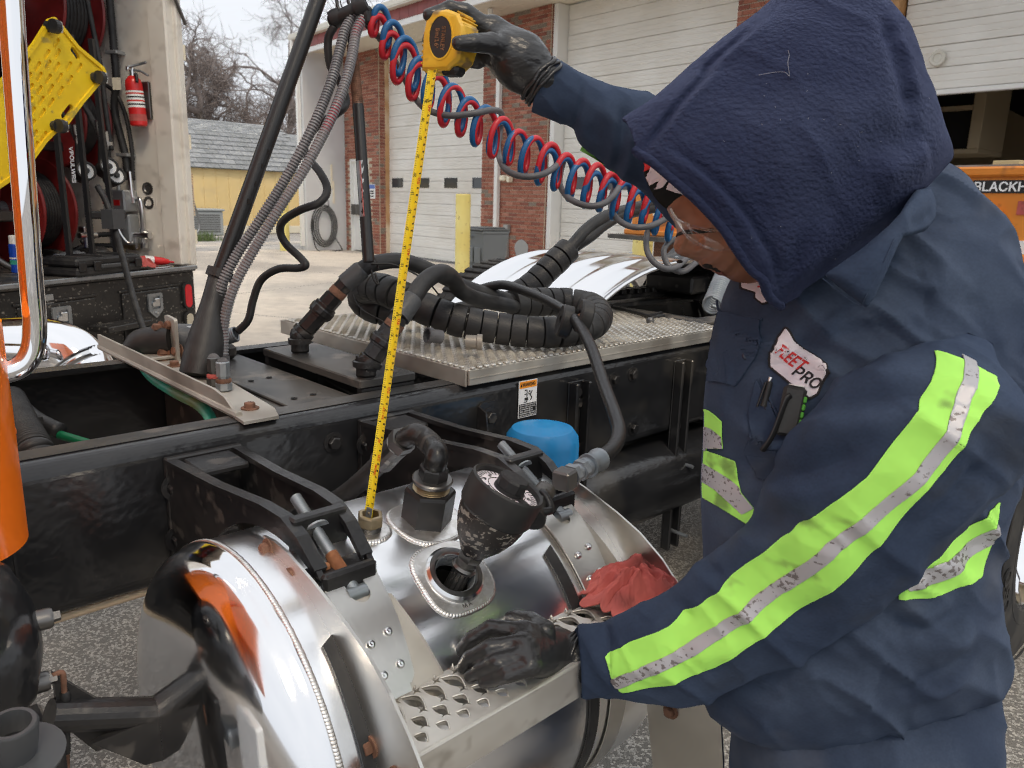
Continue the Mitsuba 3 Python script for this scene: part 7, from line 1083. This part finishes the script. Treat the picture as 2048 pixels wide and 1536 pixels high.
jk = inflate(tors, .155, (0.1113,-0.0688,0.12)[2], .0045, .5, folds=tf, noise=(.0065, 9), seed=5, smooth=.004, ridge=.015); JK = part(ME, 'jacket', jk, 'navy_faded', True, label='navy work jacket, faded over the shoulder')
sst = [[(-0.2513,-0.3101,0.13), (-0.248,-0.3931,0.13)], [(-0.1966,-0.2836,0.1), (-0.1921,-0.3902,0.1)], [(-0.1418,-0.2488,0.075), (-0.1164,-0.3851,0.075)], [(-0.0986,-0.1999,0.05), (-0.0554,-0.3494,0.05)], [(-0.0571,-0.1571,0.02), (0.0075,-0.3079,0.02)], [(-0.0338,-0.0953,-0.01), (0.0645,-0.2509,-0.01)], [(-0.0199,-0.0386,-0.035), (0.1219,-0.1826,-0.035)], [(0.0096,0.0066,-0.055), (0.1783,-0.1087,-0.055)], [(0.0591,0.0396,-0.055), (0.2228,-0.0428,-0.055)], [(0.1275,0.0626,-0.035), (0.2147,0.0176,-0.035)], [(0.1756,0.0819,0), (0.2194,0.0644,0)]]
sf = [([(-0.0375,0.0021),(0.0146,0.0229),(0.0926,0.0281)], .008, .014), ([(-0.0531,-0.0395),(-0.0062,-0.0083),(0.0458,0.0073),(0.0874,0.0125)], -.010, .013), ([(-0.0583,-0.0759),(-0.0062,-0.0291),(0.0562,-0.0083)], .010, .016), ([(-0.0687,-0.0967),(-0.0166,-0.0759),(0.025,-0.0499)], -.008, .012), ([(-0.0739,-0.102),(-0.0479,-0.1072),(-0.0062,-0.0941)], .010, .016), ([(-0.0886,-0.1476),(-0.046,-0.137),(-0.0086,-0.121)], -.007, .012), ([(-0.1208,-0.1844),(-0.0771,-0.179),(-0.0443,-0.1571)], .008, .014), ([(-0.1268,-0.2117),(-0.0877,-0.2005)], -.007, .010), ([(-0.162,-0.237),(-0.1334,-0.2513),(-0.1219,-0.2685)], -.006, .009), ([(0.1255,-0.007),(0.0958,-0.0762),(0.0662,-0.1256)], .006, .02), ([(0.1403,-0.0465),(0.1106,-0.0959),(0.081,-0.1354)], -.010, .014), ([(0.1516,-0.0774),(0.1215,-0.1124),(0.0965,-0.1425)], .008, .014), ([(0.0666,-0.1696),(0.0146,-0.2216),(-0.0375,-0.2476)], -.006, .014), ([(-0.0443,-0.2718),(-0.088,-0.2937),(-0.1317,-0.3101)], .006, .014), ([(-0.2102,-0.2606),(-0.2162,-0.2995),(-0.2126,-0.3533)], -.0035, .003), ([(-0.2427,-0.2878),(-0.2185,-0.2969),(-0.2155,-0.3211)], -.003, .008)]
slv = sleeve(sst, .82, 16, 96, sf, (.006, 11), 2, ridge=.007); SL = part(ME, 'sleeve', slv, 'navy_twill', True, label='navy sleeve reaching down to the step')
band_u = [(0.1155,0.0541),(0.091,0.0238),(0.0656,-0.011),(0.0433,-0.0457),(0.0253,-0.0769),(0,-0.105),(-0.0295,-0.1443),(-0.0508,-0.1719),(-0.0836,-0.2132),(-0.1092,-0.2431),(-0.1452,-0.2761),(-0.1883,-0.3024),(-0.2197,-0.3271)]
band_l = [(-0.2004,-0.3683),(-0.1442,-0.3434),(-0.0981,-0.3134),(-0.0496,-0.2653),(-0.0239,-0.2389),(0.0062,-0.2028),(0.0456,-0.14),(0.0681,-0.0997),(0.092,-0.0644),(0.112,-0.0303),(0.1311,-0.0075),(0.1535,0.0136),(0.1633,0.0255)]
HV = part(ME, 'lime_band', patch(slv, list(band_u) + [(-0.211,-0.352)] + list(band_l), .0008, .0012), 'hivis', True, label='lime band along the sleeve, soiled near the cuff')
rl_ = LineString([(0.1422,0.0444),(0.1149,0.0071),(0.0902,-0.0417),(0.0708,-0.0742),(0.0441,-0.1046),(0.0021,-0.154),(-0.0257,-0.1954),(-0.0693,-0.245),(-0.0994,-0.2753),(-0.1258,-0.299),(-0.1442,-0.3126),(-0.1861,-0.3407),(-0.2091,-0.3582)]).buffer(.0066, cap_style='flat'); part(HV, 'silver_stripe', patch(slv, rl_, .0022, .0009), 'reflective', True, label='worn silver reflective stripe')
def band(m, nm, poly, ref=None, w=.0085, label=None):
    k = part(ME, nm, patch(m, poly, .0008, .0012), 'hivis', True, label)
    if ref is not None: part(k, 'silver_stripe', patch(m, LineString([q[:2] for q in ref]).buffer(w, cap_style='flat').intersection(Polygon([q[:2] for q in poly]).buffer(0)), .0022, .0009), 'reflective', True)
band(jk, 'lime_band', [(-0.0995,-0.0069),(-0.0873,-0.0043),(-0.07,-0.0293),(-0.0687,-0.0639),(-0.0802,-0.0658),(-0.0828,-0.101),(-0.0995,-0.0978)], [(-0.0995,-0.0415),(-0.0847,-0.0479),(-0.0687,-0.0671)], .011, 'lime band across the chest front'); band(jk, 'lime_band', [(-0.1103,-0.0577),(-0.0926,-0.0644),(-0.0596,-0.0772),(-0.0559,-0.1139),(-0.0278,-0.1549),(-0.0474,-0.1536),(-0.0767,-0.1353),(-0.1103,-0.117)], [(-0.1182,-0.0731),(-0.0936,-0.0907),(-0.0702,-0.1083),(-0.0468,-0.1346)], .010, 'lower lime band across the chest front')
band(jk, 'lime_band', [(0.0995,-0.1785),(0.1463,-0.1609),(0.1703,-0.1516),(0.2341,-0.1188),(0.2253,-0.1521),(0.2194,-0.1756),(0.2077,-0.2048),(0.1726,-0.2148),(0.1334,-0.2235),(0.0995,-0.2241)], [(0.1053,-0.2048),(0.1463,-0.1919),(0.1814,-0.1785),(0.2282,-0.1521)], .0095, 'lime band round the waist behind the sleeve'); band(jk, 'lime_band', [(0.3274,0.141),(0.3131,0.0759),(0.2995,0.0148),(0.3118,-0.0151),(0.3235,-0.0411),(0.356,-0.0931),(0.3691,0.154)], [(0.3378,0.0694),(0.3235,0.0304),(0.3053,-0.0021)], .010, 'lime band down the back at the right edge')
rs_ = [[(-0.2842,0.4653,0.155), (-0.3103,0.3939,0.155)], [(-0.2599,0.4578,0.16), (-0.2847,0.384,0.16)], [(-0.232,0.4487,0.17), (-0.2571,0.3749,0.17)], [(-0.2029,0.4386,0.18), (-0.238,0.3523,0.18)], [(-0.1733,0.4354,0.19), (-0.2017,0.3306,0.19)], [(-0.1397,0.4285,0.2), (-0.1683,0.312,0.2)], [(-0.0801,0.4178,0.21), (-0.1234,0.2757,0.21)], [(-0.005,0.3814,0.22), (-0.056,0.2139,0.22)], [(0.0861,0.3038,0.23), (0.0421,0.1422,0.23)]]
rsl = sleeve(rs_, .9, 12, 64, [([(-0.2408,0.4192),(-0.2454,0.3945),(-0.2616,0.3555)], -.004, .003), ([(-0.2226,0.401),(-0.1966,0.3685),(-0.1901,0.3295)], .007, .012), ([(-0.1823,0.3978),(-0.1869,0.362),(-0.1901,0.3165),(-0.1823,0.2938)], -.010, .008), ([(-0.1706,0.3815),(-0.1739,0.336),(-0.1739,0.2905)], .008, .010), ([(-0.2356,0.3685),(-0.2031,0.3295)], -.005, .010)], (.004, 14), 4, (False, True), ridge=.006); part(ME, 'sleeve', shell(rsl, -.0025, .0025), 'navy_twill', True, label='navy sleeve of the raised arm')
part(ME, 'lime_band', sleeve([[(-0.2016,0.4434,0.185), (-0.2411,0.3489,0.185)], [(-0.1843,0.4411,0.188), (-0.2154,0.3371,0.188)], [(-0.1637,0.4366,0.193), (-0.1935,0.3229,0.193)]], .9, 8, 48, close=(False, False)), 'hivis', True) if 0 else part(ME, 'lime_band', clip(sleeve([[(-0.2041,0.4429,0.182), (-0.2414,0.3494,0.182)], [(-0.1843,0.4418,0.188), (-0.2154,0.3371,0.188)], [(-0.1619,0.4359,0.195), (-0.1904,0.322,0.195)]], .96, 8, 48, close=(False, False)), (to_p(sleeve([[(-0.2041,0.4429,0.182), (-0.2414,0.3494,0.182)], [(-0.1843,0.4418,0.188), (-0.2154,0.3371,0.188)], [(-0.1619,0.4359,0.195), (-0.1904,0.322,0.195)]], .96, 8, 48, close=(False, False)).vertices)[:, 2] - (-0.1843,0.3922,0.188)[2] - .012)), 'hivis', True)
pants = [(-0.0314,-0.4357),(-0.0152,-0.4086),(0.1201,-0.3816),(0.2553,-0.3613),(0.3256,-0.3748),(0.3175,-0.4222),(0.3128,-0.5006),(0.3162,-0.6115),(0.2823,-0.6791),(0.0254,-0.6791),(-0.022,-0.6115),(-0.0368,-0.5168)]
part(ME, 'trousers', inflate(pants, .14, (0.1244,-0.481,0.15)[2], .006, .5, folds=[([(-0.0463,-0.4012),(-0.0344,-0.455),(-0.0314,-0.5388)], -.012, .015), ([(0.0942,-0.4072),(0.1002,-0.455),(0.1032,-0.5388)], -.003, .003), ([(-0.0164,-0.4072),(0.0075,-0.455),(0.0015,-0.5388)], .012, .02)], noise=(.006, 10), seed=8, ridge=.01), 'navy_faded', True, label='navy work trousers')
def trouser_leg(s): return tube(spline([J['hip' + s], (J['hip' + s] + J['kn' + s]) / 2, J['kn' + s], (J['kn' + s] + J['an' + s]) / 2, J['an' + s] + V(0, 0, .02)], 6), np.interp(np.linspace(0, 1, 25), [0, .5, 1], [.115, .09, .085]), 28)
for s_ in 'lr': part(ME, 'trouser_leg', trouser_leg(s_), 'navy_twill', True); part(ME, 'boot', from_man(Manifold.hull_points(np.vstack([V(x, y, z) @ np.eye(3) + J['an' + s_] * V(1, 1, 0) for x, y, z in [(.05, -.06, 0), (-.06, -.04, 0), (-.16, .17, 0), (-.08, .22, 0), (.05, -.06, .1), (-.06, -.04, .1), (-.15, .16, .05), (-.08, .20, .05), (.04, -.05, .16), (-.05, .03, .16)]]))), 'black_matt', 40)
# --- collar, pockets, patches, buttons
co_f = [([(0.0565,0.1658),(0.0818,0.1739),(0.1072,0.1851),(0.1204,0.1972)], .003, .004), ([(0.0717,0.179),(0.0971,0.1927),(0.1184,0.2079)], -.004, .008)]
col = inflate([(-0.0146,0.1316),(0.0296,0.0973),(0.0369,0.1072),(0.052,0.1425),(0.065,0.1706),(0.0863,0.1763),(0.1165,0.1867),(0.1332,0.2003),(0.1378,0.2159),(0.1342,0.2309),(0.1259,0.2377),(0.0967,0.2268),(0.0791,0.2112),(0.0531,0.1831),(0.025,0.1592)], .016, lambda a: np.full(len(a), (0.0537,0.1676,-0.105)[2]) + .10 * np.clip((a[:, 0] - (0.0666,0.1737)[0]) / .1, 0, 1), .003, .42, folds=co_f, noise=(.003, 20), smooth=.002); CL = part(JK, 'collar', col, 'navy_twill', True, label='turned up collar with a pointed flap')
part(CL, 'stitching', tube(spline(lay(col, [(-0.017,0.1283),(0.0195,0.1009),(0.025,0.109),(0.0403,0.1435),(0.0524,0.1668)], .0006), 6), .0005, 5), 'navy_faded', True)
for nm, pl in (('chest_pocket', [(-0.0393,0.0249),(-0.0202,-0.0233),(0.0002,-0.0295),(-0.0072,-0.0659),(-0.0152,-0.1011),(-0.04,-0.0949),(-0.0505,-0.0659),(-0.0467,-0.0134)]), ('chest_pocket', [(-0.0668,0.1289),(-0.0617,0.1135),(-0.0463,0.1033),(-0.0309,0.0975),(-0.0386,0.0495),(-0.0565,0.0162),(-0.0847,0.0251),(-0.0809,0.0687)])): part(JK, nm, patch(jk, pl, .001, .0022), 'navy_twill', True)
for pl in ([(-0.0356,0.0255),(-0.0183,-0.0233),(0.0008,-0.0288)], [(-0.0668,0.1295),(-0.0617,0.1142),(-0.0463,0.1039),(-0.0303,0.0981)]): part(JK, 'pocket_hem', tube(spline(lay(jk, pl, .003), 5), .0016, 6), 'navy_faded', True)
fp = Polygon([(-0.0072,0.0854),(-0.0152,0.0731),(-0.0245,0.057),(-0.0239,0.0471),(-0.0227,0.0397),(-0.006,0.02),(0.0113,0.0027),(0.0187,0.0076),(0.0274,0.0311),(0.0243,0.041),(0.0163,0.0533),(0.0076,0.0632),(0.0002,0.0706),(-0.0041,0.0805)]); part(JK, 'patch_border', patch(jk, fp.buffer(.0022), .0010, .0016), 'patch_black', True); FPp = part(JK, 'name_patch', patch(jk, fp, .0016, .0016), 'patch_white', True, label='white embroidered patch with red and black lettering')
def letters(m, holder, s, h, o, ang, mt, width, lift=.0052):
    t = text_mesh(s, h, .0006, True); v = t.vertices.copy(); v[:, 0] -= v[:, 0].min(); v[:, 0] *= width / v[:, 0].max(); ca, sa = math.cos(ang), math.sin(ang); ab = np.column_stack([o[0] + v[:, 0] * ca - v[:, 1] * sa, o[1] + v[:, 0] * sa + v[:, 1] * ca]); c = np.array([surf_c(m, a_, b_) for a_, b_ in ab]); part(holder, 'lettering', tm(to_w(np.column_stack([ab, c - lift - v[:, 2]])), t.faces[:, ::-1]), mt)
letters(jk, FPp, 'FLEET', .0125, (-0.0225,0.0568), -.74, 'patch_red', .034); letters(jk, FPp, 'PRO', .0125, (-0.0053,0.031), -.74, 'patch_black', .028)
np_ = Polygon([(-0.0404,0.1506),(-0.0416,0.1411),(-0.0302,0.1328),(-0.0315,0.1252),(-0.0264,0.1176),(-0.0163,0.1227),(-0.0099,0.1506),(-0.029,0.1601)]); part(JK, 'patch_border', patch(jk, np_.buffer(.002), .0010, .0016), 'patch_black', True); NP = part(JK, 'name_patch', patch(jk, np_, .0016, .0014), 'patch_white', True); letters(jk, NP, 'IL', .009, (-0.0302,0.1404), -.3, 'patch_red', .010)
hp_ = affinity.rotate(affinity.scale(Point(*(-0.082,-0.3552)).buffer(.0085), 1.1, .95), -20); sqp = affinity.rotate(sbox(*(np.array((-0.0838,-0.3564)) - .0115), *(np.array((-0.0838,-0.3564)) + .0115)), -8); HP = part(JK, 'hem_label', patch(jk, sqp, .0008, .001), 'hood_fleece', True); part(HP, 'oval', patch(jk, hp_.buffer(.0008), .0014, .0012), 'patch_red', True); part(HP, 'oval_face', patch(jk, hp_.buffer(-.0006), .0022, .001), 'patch_white', True); letters(jk, HP, 'RED KAP', .0035, (-0.0886,-0.3576), -.35, 'patch_red', .0125, .0042)
for q in ((-0.0474,0.0537), (-0.0291,-0.0086)): part(JK, 'button', lathe([(.0055, 0), (.0055, .0015), (.003, .0018), (0, .0012)], lay(jk, [q], .001)[0], -PF - .3 * PR, 14), 'button', True)
# --- flashlight and pen in the pocket
fl = thing('flashlight', 'black pocket flashlight with a green side clipped in the chest pocket', 'flashlight'); ft_, fb_ = lay(jk, [(-0.004,0.0163)], .010)[0], lay(jk, [(-0.0151,-0.0427)], .006)[0]; fu = unit(ft_ - fb_); fr = unit(PR - fu * (PR @ fu) - .35 * PF); fr = unit(fr - fu * (fr @ fu)); fo_ = np.cross(fr, fu); fo_ = fo_ if fo_ @ PF < 0 else -fo_
FAx = [fr, fo_, fu]; put(fl, cbox((ft_ + fb_) / 2, (.026, .020, np.linalg.norm(ft_ - fb_)), .004, FAx), 'rubber'); part(fl, 'lens', lathe([(.0085, .0), (.0085, .0012), (0, .0012)], ft_ + fu * .0002, fu, 20), 'white_plastic', True)
for i in range(5): part(fl, 'grip_pad', cbox((ft_ + fb_) / 2 + fr * .0125 + fu * (-.02 + .009 * i) + fo_ * .001, (.004, .016, .0075), .0012, FAx), 'green_grip')
part(fl, 'clip', tube(spline([ft_ - fr * .004 + fo_ * .011 - fu * .012, ft_ - fr * .008 + fo_ * .014 - fu * .02, fb_ - fr * .014 + fo_ * .013 + fu * .0, fb_ - fr * .022 + fo_ * .010 - fu * .022], 5), .0042, 8, flat=.5), 'black_satin', True)
pe = thing('pen', 'thin black pen in the chest pocket left of the flashlight', 'pen'); a, b = lay(jk, [(-0.0276,0.0212)], .004)[0], lay(jk, [(-0.0344,-0.0085)], .003)[0]; put(pe, tube([a, b], .0042, 10), 'rubber', 40); part(pe, 'button', tube([a, a + unit(a - b) * .006], .0025, 8), 'chrome_dull', True); part(pe, 'clip', tube([a + PR * -.005 - PF * .002, b + PR * -.008 - PF * .001], .0013, 6), 'black_satin', True)
# --- gloves
def relax(m, it):
    e = np.vstack([m.faces[:, [0, 1]], m.faces[:, [1, 2]], m.faces[:, [2, 0]]]); e = np.unique(np.sort(e, 1), axis=0); v = m.vertices.copy(); c = np.bincount(e.ravel(), minlength=len(v))[:, None]
    for _ in range(it):
        a = np.zeros_like(v)
        for k in range(3): a[:, k] = np.bincount(e[:, 0], v[e[:, 1], k], len(v)) + np.bincount(e[:, 1], v[e[:, 0], k], len(v))
        v = .45 * v + .55 * a / np.maximum(c, 1)
    return tm(v, m.faces)
def hand(chains, palm, h=.0023, k=.0045):
    pts = np.vstack([np.array([j[0] for j in c]) for c in chains] + [np.array([[*p[0]], [*p[1]]]) for p in palm])
    def fn(p):
        d = None
        for a, b, ra, rb in palm: x = capsule_d(p, a, b, ra, rb); d = x if d is None else smin(d, x, .016)
        for c in chains:
            f_ = None
            for (a, ra), (b, rb) in zip(c[:-1], c[1:]): x = capsule_d(p, a, b, ra, rb); f_ = x if f_ is None else smin(f_, x, .002)
            d = smin(d, f_, k)
        return d + .0022 * (meshkit.fbm(p * V(60, 60, 150) @ np.eye(3), 3, 2) - .5)
    m = nets(fn, pts.min(0) - .045, pts.max(0) + .045, h); return relax(m, 2)
mmr = 1.0
ch1 = [[(V(*(0.7363,0.8429,1.4985)), .0125), (V(*(0.7134,0.8556,1.5137)), .0115), (V(*(0.6961,0.866,1.5165)), .0105), (V(*(0.6713,0.879,1.5055)), .0088)],
       [(V(*(0.7541,0.861,1.4974)), .0125), (V(*(0.7415,0.9001,1.5146)), .0115), (V(*(0.7127,0.9173,1.5043)), .0105), (V(*(0.6928,0.9081,1.4834)), .0088)],
       [(V(*(0.7617,0.8639,1.4848)), .012), (V(*(0.7497,0.8983,1.4896)), .011), (V(*(0.7225,0.9148,1.4822)), .010), (V(*(0.7043,0.9128,1.4663)), .0085)],
       [(V(*(0.7644,0.856,1.4687)), .0115), (V(*(0.7444,0.8644,1.4578)), .0105), (V(*(0.7263,0.8751,1.459)), .0095), (V(*(0.7202,0.8895,1.4635)), .008)],
       [(V(*(0.7461,0.8086,1.4661)), .0165), (V(*(0.7171,0.8064,1.4702)), .0135), (V(*(0.6884,0.8069,1.466)), .0115), (V(*(0.6672,0.8122,1.4634)), .0095)]]
pl1 = [(V(*(0.7936,0.7871,1.4311)), V(*(0.7725,0.8088,1.4572)), .0305, .033), (V(*(0.7725,0.8088,1.4572)), V(*(0.7509,0.8418,1.4945)), .033, .021), (V(*(0.7758,0.812,1.4548)), V(*(0.758,0.849,1.4722)), .033, .022), (V(*(0.7607,0.8063,1.4585)), V(*(0.7431,0.8124,1.4692)), .026, .019)]
G1 = part(ME, 'glove', hand(ch1, pl1), 'glove_black', True, label='black glove holding the tape measure')
def cuff(c, n, r, seed, nm='cuff_roll', holder=None, amp=.004):
    rr = np.random.default_rng(seed); a, b, n = frame(n); ms = []
    for k in range(3):
        t = np.arange(60) * 2 * np.pi / 60; w = sum(rr.normal() * np.sin(m_ * t + rr.random() * 6) / m_ ** .6 for m_ in range(2, 9)); ms.append(tube(np.asarray(c) + n * (.006 * (k - 1)) + (r + .0007 * w)[:, None] * (np.cos(t)[:, None] * a + np.sin(t)[:, None] * b) + (n * amp * .5) * (w[:, None] * .5), .0022 + .0008 * rr.random(), 8, closed=True))
    return part(holder, nm, cat(ms), 'glove_black', True)
wd_ = unit(V(*(0.7936,0.7871,1.4311)) - V(*(0.7725,0.8088,1.4572))); cuff(V(*(0.794,0.7865,1.4304)), wd_, .0335, 4, holder=G1, amp=.006)
ch2 = [[(V(*(0.6253,0.6274,0.735)), .0118), (V(*(0.6072,0.6589,0.732)), .0108), (V(*(0.5879,0.6757,0.716)), .0098), (V(*(0.5771,0.6856,0.6975)), .0082)],
       [(V(*(0.6047,0.6059,0.735)), .0118), (V(*(0.5758,0.6275,0.731)), .0108), (V(*(0.5633,0.6487,0.712)), .0098), (V(*(0.5581,0.6568,0.6975)), .0082)],
       [(V(*(0.5924,0.5876,0.731)), .0112), (V(*(0.5699,0.6061,0.724)), .0104), (V(*(0.5617,0.6258,0.708)), .0094), (V(*(0.5528,0.636,0.697)), .0079)],
       [(V(*(0.5879,0.5707,0.725)), .0105), (V(*(0.5704,0.5876,0.716)), .0096), (V(*(0.5641,0.6045,0.704)), .0086), (V(*(0.5576,0.6153,0.6965)), .0074)],
       [(V(*(0.6577,0.6104,0.73)), .0145), (V(*(0.6709,0.649,0.722)), .0122), (V(*(0.6726,0.6796,0.713)), .0102), (V(*(0.6702,0.699,0.703)), .0088)]]
pl2 = [(V(*(0.7081,0.598,0.6716)), V(*(0.6986,0.6278,0.6694)), .0325, .031), (V(*(0.6986,0.6278,0.6694)), V(*(0.6295,0.6188,0.733)), .030, .017), (V(*(0.6986,0.6278,0.6694)), V(*(0.6091,0.5961,0.733)), .030, .018), (V(*(0.698,0.627,0.6654)), V(*(0.5968,0.5746,0.726)), .029, .0155)]
G2 = part(ME, 'glove', hand(ch2, pl2), 'glove_black', True, label='black glove resting on the step'); w2 = unit(V(*(0.7081,0.598,0.6716)) - V(*(0.6986,0.6278,0.6694))); cuff(V(*(0.7085,0.6001,0.6704)), w2, .035, 7, holder=G2, amp=.003)

for q in hl_[2:13]: print('hem', [round(float(x), 3) for x in q], round(surf_c(hd_, q[0], q[1]) + .9 - 0, 3)) if 0 else None
